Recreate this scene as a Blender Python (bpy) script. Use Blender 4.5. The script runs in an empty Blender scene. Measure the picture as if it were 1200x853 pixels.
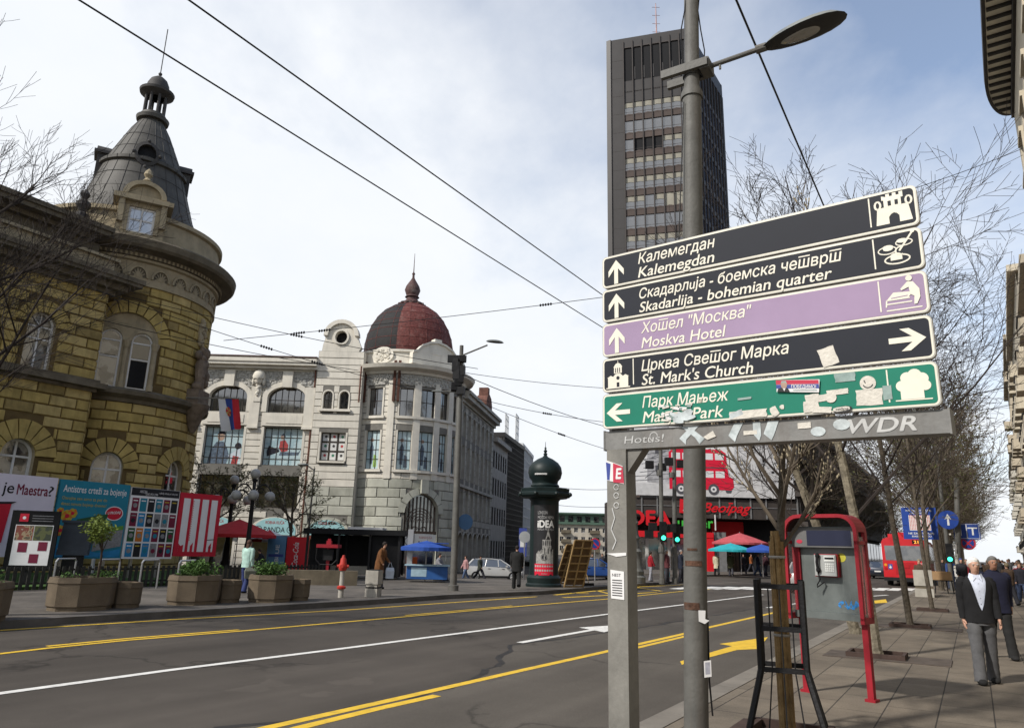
import bpy, bmesh, math, random
import numpy as np
from mathutils import Vector, Matrix
random.seed(7)
R_ = math.radians
scene = bpy.context.scene
COL = scene.collection
# ------------------------------------------------------------------ camera
FPX, PW, PH, EYE = 850.0, 1200.0, 853.0, 1.75
PITCH = math.atan(215.5 / FPX)
ROLL = R_(-1.5)
_F = np.array([0, math.cos(PITCH), math.sin(PITCH)])
_R0 = np.array([1.0, 0, 0]); _U0 = np.cross(_R0, _F)
_R = math.cos(ROLL) * _R0 - math.sin(ROLL) * _U0
_U = math.cos(ROLL) * _U0 + math.sin(ROLL) * _R0
cam_data = bpy.data.cameras.new('camera')
cam = bpy.data.objects.new('camera', cam_data); COL.objects.link(cam)
cam_data.sensor_width = 36; cam_data.lens = 36 * FPX / PW
cam_data.clip_start = 0.05; cam_data.clip_end = 3000
cam.matrix_world = Matrix(((_R[0], _U[0], -_F[0], 0), (_R[1], _U[1], -_F[1], 0), (_R[2], _U[2], -_F[2], EYE), (0, 0, 0, 1)))
scene.camera = cam
# ------------------------------------------------------------------ sky, sun, exposure
SUN_EL, SUN_AZ = R_(41), R_(-123)          # azimuth from +Y towards +X
world = bpy.data.worlds.new('World'); scene.world = world; world.use_nodes = True
wn = world.node_tree.nodes; wl = world.node_tree.links; wn.clear()
w_out = wn.new('ShaderNodeOutputWorld'); w_bg = wn.new('ShaderNodeBackground')
w_sky = wn.new('ShaderNodeTexSky'); w_sky.sky_type = 'NISHITA'; w_sky.sun_disc = False
w_sky.sun_elevation = SUN_EL; w_sky.sun_rotation = SUN_AZ; w_sky.air_density = 1.0; w_sky.dust_density = 0.6; w_sky.ozone_density = 1.5
w_tc = wn.new('ShaderNodeTexCoord')
def wmath(op, a, b=None, clamp=False):
    n = wn.new('ShaderNodeMath'); n.operation = op; n.use_clamp = clamp
    for i, x in enumerate((a, b)):
        if x is None: continue
        if isinstance(x, (int, float)): n.inputs[i].default_value = x
        else: wl.new(x, n.inputs[i])
    return n.outputs[0]
w_sep = wn.new('ShaderNodeSeparateXYZ'); wl.new(w_tc.outputs['Generated'], w_sep.inputs[0])
# clouds live on a layer overhead: direction / (z + k)
den = wmath('ADD', w_sep.outputs[2], 0.22)
cx = wmath('DIVIDE', w_sep.outputs[0], den); cy = wmath('DIVIDE', w_sep.outputs[1], den)
w_comb = wn.new('ShaderNodeCombineXYZ'); wl.new(cx, w_comb.inputs[0]); wl.new(cy, w_comb.inputs[1])
def wnoise(scale, det, rough, off):
    m = wn.new('ShaderNodeMapping'); m.inputs['Location'].default_value = off; m.inputs['Scale'].default_value = (1, 0.75, 1)
    m.inputs['Rotation'].default_value = (0, 0, R_(25))
    wl.new(w_comb.outputs[0], m.inputs[0])
    n = wn.new('ShaderNodeTexNoise'); n.inputs['Scale'].default_value = scale; n.inputs['Detail'].default_value = det; n.inputs['Roughness'].default_value = rough
    wl.new(m.outputs[0], n.inputs['Vector']); return n.outputs['Fac']
n1 = wnoise(1.1, 7, 0.55, (3.1, 1.7, 0)); n2 = wnoise(3.0, 6, 0.6, (8.2, 4.4, 0))
nn = wmath('ADD', wmath('MULTIPLY', n1, 0.75), wmath('MULTIPLY', n2, 0.25))
# heavier cloud to the left (west) of the view and low over the horizon, blue openings up to the right
bias = wmath('ADD', wmath('MULTIPLY', w_sep.outputs[0], -0.42), wmath('MULTIPLY', wmath('SUBTRACT', 0.50, w_sep.outputs[2]), 0.75))
cov = wmath('ADD', nn, bias)
w_ramp = wn.new('ShaderNodeMapRange'); w_ramp.inputs['From Min'].default_value = 0.24; w_ramp.inputs['From Max'].default_value = 0.58
w_ramp.inputs['To Min'].default_value = 0.14; w_ramp.inputs['To Max'].default_value = 0.98
wl.new(cov, w_ramp.inputs['Value'])
w_cl = wn.new('ShaderNodeMix'); w_cl.data_type = 'RGBA'
w_cl.inputs['A'].default_value = (4.7, 5.0, 5.4, 1); w_cl.inputs['B'].default_value = (5.6, 5.65, 5.75, 1)
wl.new(n2, w_cl.inputs['Factor'])
w_mix = wn.new('ShaderNodeMix'); w_mix.data_type = 'RGBA'
wl.new(w_ramp.outputs[0], w_mix.inputs['Factor']); wl.new(w_sky.outputs[0], w_mix.inputs['A']); wl.new(w_cl.outputs['Result'], w_mix.inputs['B'])
wl.new(w_mix.outputs['Result'], w_bg.inputs['Color']); w_bg.inputs['Strength'].default_value = 0.15
wl.new(w_bg.outputs[0], w_out.inputs[0])
sun_data = bpy.data.lights.new('sun', 'SUN'); sun_data.energy = 3.9; sun_data.angle = R_(3.0); sun_data.color = (1, 0.95, 0.88)
sun = bpy.data.objects.new('sun', sun_data); COL.objects.link(sun)
sdv = Vector((math.sin(SUN_AZ) * math.cos(SUN_EL), math.cos(SUN_AZ) * math.cos(SUN_EL), math.sin(SUN_EL)))
sun.rotation_euler = sdv.to_track_quat('Z', 'Y').to_euler(); sun.location = (-20, -5, 40)
scene.view_settings.view_transform = 'Standard'; scene.view_settings.look = 'None'
scene.view_settings.gamma = 1; scene.view_settings.exposure = 0.30; scene.view_settings.use_curve_mapping = False
scene.cycles.use_denoising = True
scene.cycles.max_bounces = 6

# ------------------------------------------------------------------ picture helpers: a pixel of the photo -> a point of the place
C0 = np.array([0, 0, EYE])
def ray(x, y): return _F * FPX + _R * (x - 600) - _U * (y - 426.5)
def gp(x, y, z=0.0):
    d = ray(x, y); return C0 + d * ((z - EYE) / d[2])
def at(x, y, Y):
    d = ray(x, y); return C0 + d * (Y / d[1])
SD = np.array([math.sin(R_(32)), math.cos(R_(32)), 0]); ND = np.array([SD[1], -SD[0], 0]); ZD = np.array([0, 0, 1.0])
def ST(s, t, z=0.0): return SD * s + ND * t + ZD * z
def sm(x): x = min(1, max(0, x)); return x * x * (3 - 2 * x)
def zg(x, y): return -0.45 * sm((y - 39) / 12) * sm((10 - x) / 8)

# ------------------------------------------------------------------ materials
MATS = {}
def rgb(c): return (c[0], c[1], c[2], 1)
def mat(name, col, rough=0.8, var=0.18, scale=2.5, bump=0.0, bscale=30, metal=0.0, streak=0.0, spec=0.28, dirt=None, coat=0.0, dscale=0.6):
    if name in MATS: return MATS[name]
    m = bpy.data.materials.new(name); m.use_nodes = True; MATS[name] = m
    nt = m.node_tree; ns = nt.nodes; lk = nt.links; b = ns['Principled BSDF']
    b.inputs['Roughness'].default_value = rough; b.inputs['Metallic'].default_value = metal
    b.inputs['Specular IOR Level'].default_value = spec
    if coat: b.inputs['Coat Weight'].default_value = coat
    tc = ns.new('ShaderNodeTexCoord')
    if var <= 0: b.inputs['Base Color'].default_value = rgb(col)
    else:
        n = ns.new('ShaderNodeTexNoise'); n.inputs['Scale'].default_value = scale; n.inputs['Detail'].default_value = 7; n.inputs['Roughness'].default_value = 0.62
        lk.new(tc.outputs['Object'], n.inputs['Vector'])
        r = ns.new('ShaderNodeValToRGB'); r.color_ramp.elements[0].position = 0.3; r.color_ramp.elements[1].position = 0.7
        r.color_ramp.elements[0].color = rgb([max(0, c * (1 - var)) for c in col]); r.color_ramp.elements[1].color = rgb([min(1, c * (1 + var)) for c in col])
        lk.new(n.outputs['Fac'], r.inputs[0]); out = r.outputs[0]
        if streak or dirt:
            mp = ns.new('ShaderNodeMapping'); mp.inputs['Scale'].default_value = (1.6, 1.6, 0.12) if streak else (dscale,) * 3
            lk.new(tc.outputs['Object'], mp.inputs[0])
            n2 = ns.new('ShaderNodeTexNoise'); n2.inputs['Scale'].default_value = 1.5; n2.inputs['Detail'].default_value = 8; n2.inputs['Roughness'].default_value = 0.7
            lk.new(mp.outputs[0], n2.inputs['Vector'])
            mr = ns.new('ShaderNodeMapRange'); mr.inputs['From Min'].default_value = 0.52; mr.inputs['From Max'].default_value = 0.75; mr.inputs['To Max'].default_value = streak or 0.6
            lk.new(n2.outputs['Fac'], mr.inputs['Value'])
            mx = ns.new('ShaderNodeMix'); mx.data_type = 'RGBA'; lk.new(mr.outputs[0], mx.inputs['Factor']); lk.new(out, mx.inputs['A'])
            mx.inputs['B'].default_value = rgb(dirt or [c * 0.42 for c in col]); out = mx.outputs['Result']
        lk.new(out, b.inputs['Base Color'])
    if bump:
        n3 = ns.new('ShaderNodeTexNoise'); n3.inputs['Scale'].default_value = bscale; n3.inputs['Detail'].default_value = 5
        lk.new(tc.outputs['Object'], n3.inputs['Vector'])
        bp = ns.new('ShaderNodeBump'); bp.inputs['Strength'].default_value = bump; bp.inputs['Distance'].default_value = 0.03
        lk.new(n3.outputs['Fac'], bp.inputs['Height']); lk.new(bp.outputs[0], b.inputs['Normal'])
    return m
def glow(name, col, strength):
    if name in MATS: return MATS[name]
    m = bpy.data.materials.new(name); m.use_nodes = True; MATS[name] = m
    b = m.node_tree.nodes['Principled BSDF']; b.inputs['Base Color'].default_value = rgb(col)
    b.inputs['Emission Color'].default_value = rgb(col); b.inputs['Emission Strength'].default_value = strength
    return m
def asphalt_mat(name='asphalt', c0=(0.058, 0.050, 0.043), c1=(0.086, 0.075, 0.064)):
    m = bpy.data.materials.new(name); m.use_nodes = True; nt = m.node_tree; ns = nt.nodes; lk = nt.links; b = ns['Principled BSDF']
    b.inputs['Roughness'].default_value = 0.85; b.inputs['Specular IOR Level'].default_value = 0.16
    tc = ns.new('ShaderNodeTexCoord')
    def noise(sc, det, ro, mpscale=None, rot=0):
        n = ns.new('ShaderNodeTexNoise'); n.inputs['Scale'].default_value = sc; n.inputs['Detail'].default_value = det; n.inputs['Roughness'].default_value = ro
        if mpscale:
            mp = ns.new('ShaderNodeMapping'); mp.vector_type = 'TEXTURE'; mp.inputs['Rotation'].default_value = (0, 0, rot); mp.inputs['Scale'].default_value = mpscale
            lk.new(tc.outputs['Object'], mp.inputs[0]); lk.new(mp.outputs[0], n.inputs['Vector'])
        else: lk.new(tc.outputs['Object'], n.inputs['Vector'])
        return n.outputs['Fac']
    def ramp(fac, stops):
        r = ns.new('ShaderNodeValToRGB'); e = r.color_ramp.elements
        e[0].position, e[0].color = stops[0][0], rgb([stops[0][1]] * 3 if not isinstance(stops[0][1], tuple) else stops[0][1])
        e[1].position, e[1].color = stops[-1][0], rgb([stops[-1][1]] * 3 if not isinstance(stops[-1][1], tuple) else stops[-1][1])
        for p, c in stops[1:-1]:
            k = e.new(p); k.color = rgb([c] * 3 if not isinstance(c, tuple) else c)
        lk.new(fac, r.inputs[0]); return r.outputs[0]
    def mul(a, bb, f=1.0, mode='MULTIPLY'):
        x = ns.new('ShaderNodeMix'); x.data_type = 'RGBA'; x.blend_type = mode; x.inputs['Factor'].default_value = f
        lk.new(a, x.inputs['A']); lk.new(bb, x.inputs['B']); return x.outputs['Result']
    base = ramp(noise(0.35, 6, 0.6), [(0.3, c0), (0.7, c1)])
    # wheel paths: noise stretched along the street
    wheel = ramp(noise(1.0, 4, 0.5, (0.9, 26.0, 1.0), -R_(32)), [(0.35, 0.78), (0.65, 1.12)])
    grain = ramp(noise(110, 3, 0.8), [(0.3, 0.6), (0.7, 1.38)])
    o = mul(mul(base, wheel), grain)
    v = ns.new('ShaderNodeTexVoronoi'); v.feature = 'DISTANCE_TO_EDGE'; v.inputs['Scale'].default_value = 0.22
    wv = ns.new('ShaderNodeTexNoise'); wv.inputs['Scale'].default_value = 1.3; wv.inputs['Detail'].default_value = 6
    lk.new(tc.outputs['Object'], wv.inputs['Vector'])
    va = ns.new('ShaderNodeMix'); va.data_type = 'RGBA'; va.blend_type = 'LINEAR_LIGHT'; va.inputs['Factor'].default_value = 0.9
    lk.new(tc.outputs['Object'], va.inputs['A']); lk.new(wv.outputs['Color'], va.inputs['B']); lk.new(va.outputs['Result'], v.inputs['Vector'])
    crack = ramp(v.outputs['Distance'], [(0.0, 0.55), (0.008, 0.72), (0.018, 1.0)])
    keep = ramp(noise(0.22, 3, 0.5), [(0.47, 0.0), (0.56, 1.0)])
    x = ns.new('ShaderNodeMix'); x.data_type = 'RGBA'; x.blend_type = 'MULTIPLY'; lk.new(keep, x.inputs['Factor']); lk.new(o, x.inputs['A']); lk.new(crack, x.inputs['B'])
    o = x.outputs['Result']
    v2 = ns.new('ShaderNodeTexVoronoi'); v2.inputs['Scale'].default_value = 0.16; v2.feature = 'F1'
    lk.new(va.outputs['Result'], v2.inputs['Vector'])
    patch = ramp(v2.outputs['Color'], [(0.0, 0.76), (0.4, 0.97), (0.8, 1.0), (0.9, 1.2)])
    o = mul(o, patch)
    lk.new(o, b.inputs['Base Color'])
    bp = ns.new('ShaderNodeBump'); bp.inputs['Strength'].default_value = 0.35; bp.inputs['Distance'].default_value = 0.01
    lk.new(noise(140, 2, 0.7), bp.inputs['Height']); lk.new(bp.outputs[0], b.inputs['Normal'])
    return m
def paver_mat(name, c1, c2, bw, bh, rot, mortar=(0.05, 0.045, 0.04)):
    m = bpy.data.materials.new(name); m.use_nodes = True; nt = m.node_tree; ns = nt.nodes; lk = nt.links; b = ns['Principled BSDF']
    b.inputs['Roughness'].default_value = 0.85; b.inputs['Specular IOR Level'].default_value = 0.2
    tc = ns.new('ShaderNodeTexCoord'); mp = ns.new('ShaderNodeMapping'); mp.inputs['Rotation'].default_value = (0, 0, rot)
    lk.new(tc.outputs['Object'], mp.inputs[0])
    br = ns.new('ShaderNodeTexBrick'); br.offset = 0.5; br.inputs['Scale'].default_value = 1; br.inputs['Brick Width'].default_value = bw; br.inputs['Row Height'].default_value = bh
    br.inputs['Mortar Size'].default_value = 0.008; br.inputs['Color1'].default_value = rgb(c1); br.inputs['Color2'].default_value = rgb(c2); br.inputs['Mortar'].default_value = rgb(mortar)
    br.inputs['Mortar Smooth'].default_value = 0.3
    lk.new(mp.outputs[0], br.inputs['Vector'])
    n = ns.new('ShaderNodeTexNoise'); n.inputs['Scale'].default_value = 0.7; n.inputs['Detail'].default_value = 9; n.inputs['Roughness'].default_value = 0.7
    lk.new(tc.outputs['Object'], n.inputs['Vector'])
    r = ns.new('ShaderNodeValToRGB'); r.color_ramp.elements[0].position = 0.32; r.color_ramp.elements[0].color = (0.5, 0.5, 0.5, 1); r.color_ramp.elements[1].position = 0.65; r.color_ramp.elements[1].color = (1.12, 1.1, 1.06, 1)
    lk.new(n.outputs['Fac'], r.inputs[0])
    x = ns.new('ShaderNodeMix'); x.data_type = 'RGBA'; x.blend_type = 'MULTIPLY'; x.inputs['Factor'].default_value = 0.9
    lk.new(br.outputs['Color'], x.inputs['A']); lk.new(r.outputs[0], x.inputs['B'])
    g = ns.new('ShaderNodeTexNoise'); g.inputs['Scale'].default_value = 60; g.inputs['Detail'].default_value = 4
    lk.new(tc.outputs['Object'], g.inputs['Vector'])
    r2 = ns.new('ShaderNodeValToRGB'); r2.color_ramp.elements[0].position = 0.3; r2.color_ramp.elements[0].color = (0.78, 0.78, 0.78, 1); r2.color_ramp.elements[1].position = 0.7; r2.color_ramp.elements[1].color = (1.15, 1.15, 1.15, 1)
    lk.new(g.outputs['Fac'], r2.inputs[0])
    y = ns.new('ShaderNodeMix'); y.data_type = 'RGBA'; y.blend_type = 'MULTIPLY'; y.inputs['Factor'].default_value = 1
    lk.new(x.outputs['Result'], y.inputs['A']); lk.new(r2.outputs[0], y.inputs['B']); lk.new(y.outputs['Result'], b.inputs['Base Color'])
    bp = ns.new('ShaderNodeBump'); bp.inputs['Strength'].default_value = 0.5; bp.inputs['Distance'].default_value = 0.01; bp.invert = True
    lk.new(br.outputs['Fac'], bp.inputs['Height']); lk.new(bp.outputs[0], b.inputs['Normal'])
    return m
def glass_mat(name, col, rough=0.05, curtain=None, scale=0.9, lo=0.42, hi=0.6):
    m = bpy.data.materials.new(name); m.use_nodes = True; MATS[name] = m; nt = m.node_tree; ns = nt.nodes; lk = nt.links; b = ns['Principled BSDF']
    b.inputs['Roughness'].default_value = rough; b.inputs['Specular IOR Level'].default_value = 0.8; b.inputs['IOR'].default_value = 2.1
    tc = ns.new('ShaderNodeTexCoord'); n = ns.new('ShaderNodeTexNoise'); n.inputs['Scale'].default_value = scale; n.inputs['Detail'].default_value = 2
    lk.new(tc.outputs['Object'], n.inputs['Vector'])
    r = ns.new('ShaderNodeValToRGB'); r.color_ramp.elements[0].position = lo; r.color_ramp.elements[0].color = rgb(col)
    r.color_ramp.elements[1].position = hi; r.color_ramp.elements[1].color = rgb(curtain or [c * 2 for c in col])
    lk.new(n.outputs['Fac'], r.inputs[0]); lk.new(r.outputs[0], b.inputs['Base Color'])
    bp = ns.new('ShaderNodeBump'); bp.inputs['Strength'].default_value = 0.06; bp.inputs['Distance'].default_value = 0.05
    n2 = ns.new('ShaderNodeTexNoise'); n2.inputs['Scale'].default_value = 1.4; lk.new(tc.outputs['Object'], n2.inputs['Vector'])
    lk.new(n2.outputs['Fac'], bp.inputs['Height']); lk.new(bp.outputs[0], b.inputs['Normal'])
    return m

# ------------------------------------------------------------------ objects
WM = {}
def tag(o, label=None, cat=None, group=None, kind=None):
    if label: o['label'] = label
    if cat: o['category'] = cat
    if group: o['group'] = group
    if kind: o['kind'] = kind
    return o
def thing(name, label, cat, loc=(0, 0, 0), rz=0.0, group=None):
    o = bpy.data.objects.new(name, None); COL.objects.link(o); o.empty_display_size = 0.2
    o.location = tuple(float(c) for c in loc); o.rotation_euler = (0, 0, rz)
    WM[o.name] = Matrix.Translation(Vector(tuple(float(c) for c in loc))) @ Matrix.Rotation(rz, 4, 'Z')
    return tag(o, label, cat, group)
_TX = {}
def text_mesh(s, shear=0.0, bold=0.0):
    k = (s, shear, bold)
    if k in _TX: return _TX[k]
    c = bpy.data.curves.new('lettering', 'FONT'); c.body = s; c.shear = shear; c.offset = bold; c.resolution_u = 4
    o = bpy.data.objects.new('lettering', c); COL.objects.link(o); bpy.context.view_layer.update()
    me = bpy.data.meshes.new_from_object(o.evaluated_get(bpy.context.evaluated_depsgraph_get()))
    v = [(a.co.x, a.co.y) for a in me.vertices]; f = [tuple(p.vertices) for p in me.polygons]
    comp = list(range(len(v)))                              # a letter whose three bars were filled as one tangle: redraw the bars
    def root(i):
        while comp[i] != i: i = comp[i]
        return i
    for q in f:
        for i in q[1:]: comp[root(i)] = root(q[0])
    grp = {}
    for i in range(len(v)): grp.setdefault(root(i), []).append(i)
    for g_ in grp.values():
        if len(g_) == 12 and g_[-1] - g_[0] == 11 and sum(1 for q in f if q[0] in g_) == 13:
            f = [q for q in f if q[0] not in g_] + [tuple(range(g_[0] + 4 * j, g_[0] + 4 * j + 4)) for j in range(3)]
    bpy.data.objects.remove(o); bpy.data.curves.remove(c); bpy.data.meshes.remove(me)
    _TX[k] = (v, f); return _TX[k]
def tr(p): return (float(p[0]), float(p[1]), float(p[2]))
class MB:
    def __init__(s): s.v = []; s.f = []; s.m = []; s.e = 0.0
    def add(s, vs, fs, mi=0):
        o = len(s.v); s.v += [tr(p) for p in vs]; s.f += [tuple(i + o for i in f) for f in fs]; s.m += [mi] * len(fs); return s
    def quad(s, a, b, c, d, mi=0): return s.add([a, b, c, d], [(0, 1, 2, 3)], mi)
    def hexa(s, p, mi=0): return s.add(p, [(0, 1, 2, 3), (7, 6, 5, 4), (0, 4, 5, 1), (1, 5, 6, 2), (2, 6, 7, 3), (3, 7, 4, 0)], mi)
    def box(s, c, size, mi=0, rz=0.0, rx=0.0, ry=0.0):
        h = [x / 2 for x in size]; M = Matrix.Rotation(rz, 3, 'Z') @ Matrix.Rotation(rx, 3, 'X') @ Matrix.Rotation(ry, 3, 'Y')
        p = [M @ Vector((sx * h[0], sy * h[1], sz * h[2])) + Vector(tr(c)) for sz in (-1, 1) for sx, sy in ((-1, -1), (1, -1), (1, 1), (-1, 1))]
        return s.hexa(p, mi)
    def ob(s, f, u0, u1, v0, v1, d0, d1, mi=0, nu=1):      # box in a wall's own (along, up, out) coordinates
        for k in range(nu):
            a = u0 + (u1 - u0) * k / nu; b = u0 + (u1 - u0) * (k + 1) / nu
            s.hexa([f(a, v0, d0), f(b, v0, d0), f(b, v1, d0), f(a, v1, d0), f(a, v0, d1), f(b, v0, d1), f(b, v1, d1), f(a, v1, d1)], mi)
        return s
    def frust(s, f, u0, u1, v0, v1, d, ins, mi=0, nu=1):
        for k in range(nu):
            a = u0 + (u1 - u0) * k / nu; b = u0 + (u1 - u0) * (k + 1) / nu
            ia = a + (ins if k == 0 else 0); ib = b - (ins if k == nu - 1 else 0)
            p = [f(a, v0, 0), f(b, v0, 0), f(b, v1, 0), f(a, v1, 0), f(ia, v0 + ins, d), f(ib, v0 + ins, d), f(ib, v1 - ins, d), f(ia, v1 - ins, d)]
            fs = [(4, 5, 6, 7), (0, 1, 5, 4), (2, 3, 7, 6)]
            if k == 0: fs.append((3, 0, 4, 7))
            if k == nu - 1: fs.append((1, 2, 6, 5))
            s.add(p, fs, mi)
        return s
    def tube(s, pts, r, n=8, mi=0, cap=True):
        pts = [np.array(p, float) for p in pts]; k = len(pts)
        rs = r if isinstance(r, (list, tuple)) else [r] * k
        o = len(s.v); up = None
        for i in range(k):
            t = pts[min(i + 1, k - 1)] - pts[max(i - 1, 0)]; t = t / (np.linalg.norm(t) + 1e-9)
            if up is None:
                up = np.array([0, 0, 1.0]) if abs(t[2]) < 0.9 else np.array([1.0, 0, 0])
            x = np.cross(up, t); x /= (np.linalg.norm(x) + 1e-9); y = np.cross(t, x); up = y
            for j in range(n):
                a = 2 * math.pi * j / n; s.v.append(tr(pts[i] + (x * math.cos(a) + y * math.sin(a)) * rs[i]))
        fs = [(o + i * n + j, o + i * n + (j + 1) % n, o + (i + 1) * n + (j + 1) % n, o + (i + 1) * n + j) for i in range(k - 1) for j in range(n)]
        if cap: fs += [tuple(o + j for j in range(n - 1, -1, -1)), tuple(o + (k - 1) * n + j for j in range(n))]
        s.f += fs; s.m += [mi] * len(fs); return s
    def lathe(s, prof, c, n=24, mi=0, a0=0.0, a1=360.0, sx=1.0, sy=1.0, mf=None):
        o = len(s.v); full = abs(a1 - a0) >= 359.9; m = n if full else n + 1
        for (r, z) in prof:
            for j in range(m):
                a = R_(a0 + (a1 - a0) * j / n); s.v.append(tr((c[0] + r * math.cos(a) * sx, c[1] + r * math.sin(a) * sy, c[2] + z)))
        for i in range(len(prof) - 1):
            for j in range(n):
                j2 = (j + 1) % m
                s.f.append((o + i * m + j, o + i * m + j2, o + (i + 1) * m + j2, o + (i + 1) * m + j)); s.m.append(mf(i, j) if mf else mi)
        return s
    def poly(s, f, pts, d0, d1, mi=0):                     # extruded outline on a wall
        n = len(pts)
        if d0 == d1: s.e += 1e-4; d0 = d1 = d1 + s.e     # later flat pieces always lie above earlier ones
        s.add([f(u, v, d1) for u, v in pts], [tuple(range(n))], mi)
        if d1 != d0:
            s.add([f(u, v, d0) for u, v in pts] + [f(u, v, d1) for u, v in pts], [(i, (i + 1) % n, n + (i + 1) % n, n + i) for i in range(n)], mi)
        return s
    def disc(s, f, u, v, r, d0, d1, n=20, mi=0, ry=None):
        return s.poly(f, [(u + r * math.cos(2 * math.pi * k / n), v + (ry or r) * math.sin(2 * math.pi * k / n)) for k in range(n)], d0, d1, mi)
    def line(s, f, pts, w, d, mi=0):                       # a stroke of width w lying on a wall
        s.e += 1e-4; d = d + s.e
        for k in range(len(pts) - 1):
            (a, b), (c, e) = pts[k], pts[k + 1]; L = math.hypot(c - a, e - b) or 1
            nx, ny = -(e - b) / L * w / 2, (c - a) / L * w / 2
            s.add([f(a + nx, b + ny, d), f(a - nx, b - ny, d), f(c - nx, e - ny, d), f(c + nx, e + ny, d)], [(0, 1, 2, 3)], mi)
        return s
    def arc(s, f, u, v, r, a0, a1, w, d, mi=0, n=16, ry=None):
        return s.line(f, [(u + r * math.cos(R_(a0 + (a1 - a0) * k / n)), v + (ry or r) * math.sin(R_(a0 + (a1 - a0) * k / n))) for k in range(n + 1)], w, d, mi)
    def text(s, f, st, u, v, w=None, h=0.1, d=0.002, mi=0, shear=0.0, bold=0.0, rot=0.0, bars=()):
        vs, fs = text_mesh(st, shear)
        if not vs: return s
        x0 = min(a for a, b in vs); x1 = max(a for a, b in vs)
        sy = h / 0.70; sx = (w / (x1 - x0)) if w else sy; cr, sr = math.cos(rot), math.sin(rot)
        g = lambda a, b: f(u + ((a - x0) * sx) * cr - b * sy * sr, v + ((a - x0) * sx) * sr + b * sy * cr, d + s.e)
        for ox, oy in (((0, 0),) if bold <= 0 else ((0, 0), (bold, 0), (-bold, 0), (0, bold), (0, -bold))):
            s.e += 1e-4; s.add([g(a + ox, b + oy) for a, b in vs], fs, mi)
        for i in bars:                                      # bar over the letter number i (cursive t)
            e1 = max(a for a, b in text_mesh(st[:i + 1], shear)[0]); wv = text_mesh(st[i], shear)[0]; ww = max(a for a, b in wv) - min(a for a, b in wv)
            s.add([g(e1 - ww + 0.06, 0.66), g(e1 + 0.02, 0.66), g(e1 + 0.04, 0.73), g(e1 - ww + 0.08, 0.73)], [(0, 1, 2, 3)], mi)
        return s
    def ell(s, c, r, nu=12, nv=8, mi=0):
        if not isinstance(r, (tuple, list)): r = (r, r, r)
        return s.lathe([(max(1e-4, math.sin(math.pi * k / nv)), -math.cos(math.pi * k / nv) * r[2]) for k in range(nv + 1)], c, nu, mi, sx=r[0], sy=r[1])
    def build(s, name, mats, parent=None, smooth=False, local=False, label=None, kind=None, flat_angle=None):
        if not isinstance(mats, (list, tuple)): mats = [mats]
        vs = s.v
        if parent is not None and not local and parent.name in WM:
            I = WM[parent.name].inverted(); vs = [tuple(I @ Vector(p)) for p in vs]
        me = bpy.data.meshes.new(name); me.from_pydata(vs, [], s.f)
        for m in mats: me.materials.append(m)
        if len(mats) > 1: me.polygons.foreach_set('material_index', s.m)
        bm = bmesh.new(); bm.from_mesh(me)
        if smooth: bmesh.ops.remove_doubles(bm, verts=bm.verts, dist=1e-5)
        bmesh.ops.recalc_face_normals(bm, faces=bm.faces); bm.to_mesh(me); bm.free()
        if smooth:
            me.polygons.foreach_set('use_smooth', [True] * len(me.polygons))
            try: me.set_sharp_from_angle(angle=R_(flat_angle or 40))
            except Exception: pass
        me.update()
        o = bpy.data.objects.new(name, me); COL.objects.link(o)
        if parent is not None:
            o.parent = parent
            if parent.name in WM: WM[o.name] = WM[parent.name]
        if label: o['label'] = label
        if kind: o['kind'] = kind
        return o
def plane(o, ax, nrm=None):
    o = np.array(o, float); ax = np.array(ax, float); ax = ax / np.linalg.norm(ax)
    n = np.cross(ax, ZD) if nrm is None else np.array(nrm, float); n = n / np.linalg.norm(n)
    return lambda u, v, d=0.0: o + ax * u + ZD * v + n * d
def cyl(c, R, front):
    c = np.array([c[0], c[1], 0.0]); fr = np.array([front[0], front[1], 0.0]); fr /= np.linalg.norm(fr); rt = np.array([-fr[1], fr[0], 0.0])
    return lambda u, v, d=0.0: c + (R + d) * (fr * math.cos(u / R) + rt * math.sin(u / R)) + ZD * v
def tangent(f, u):
    e = 1e-3; a = f(u - e, 0, 0); b = f(u + e, 0, 0); ax = (b - a) / np.linalg.norm(b - a); o = f(u, 0, 0); n = f(u, 0, 1) - o
    return lambda uu, v, d=0.0: o + ax * (uu - u) + ZD * v + n * d

class Op:
    def __init__(s, uc, hw, sill, spring, rise=None, ring=0.25): s.uc, s.hw, s.sill, s.spring, s.rise, s.ring = uc, hw, sill, spring, (hw if rise is None else rise), ring; s.top = spring + s.rise
    def half(s, v, pad=0.0):
        if v < s.sill - pad - 1e-6 or v >= s.top + pad - 1e-6: return 0
        if v <= s.spring or s.rise <= 0: return s.hw + min(pad, 0.16)
        q = (v - s.spring) / (s.rise + pad); return (s.hw + pad) * math.sqrt(max(0, 1 - q * q))
    def outline(s, ins=0.0, n=14):
        h = s.hw - ins; r = s.rise - ins
        p = [(s.uc - h, s.sill + ins), (s.uc + h, s.sill + ins)]
        if s.rise <= 0: return p + [(s.uc + h, s.spring - ins), (s.uc - h, s.spring - ins)]
        return p + [(s.uc + h * math.cos(math.pi * k / n), s.spring + r * math.sin(math.pi * k / n)) for k in range(n + 1)]
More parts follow.
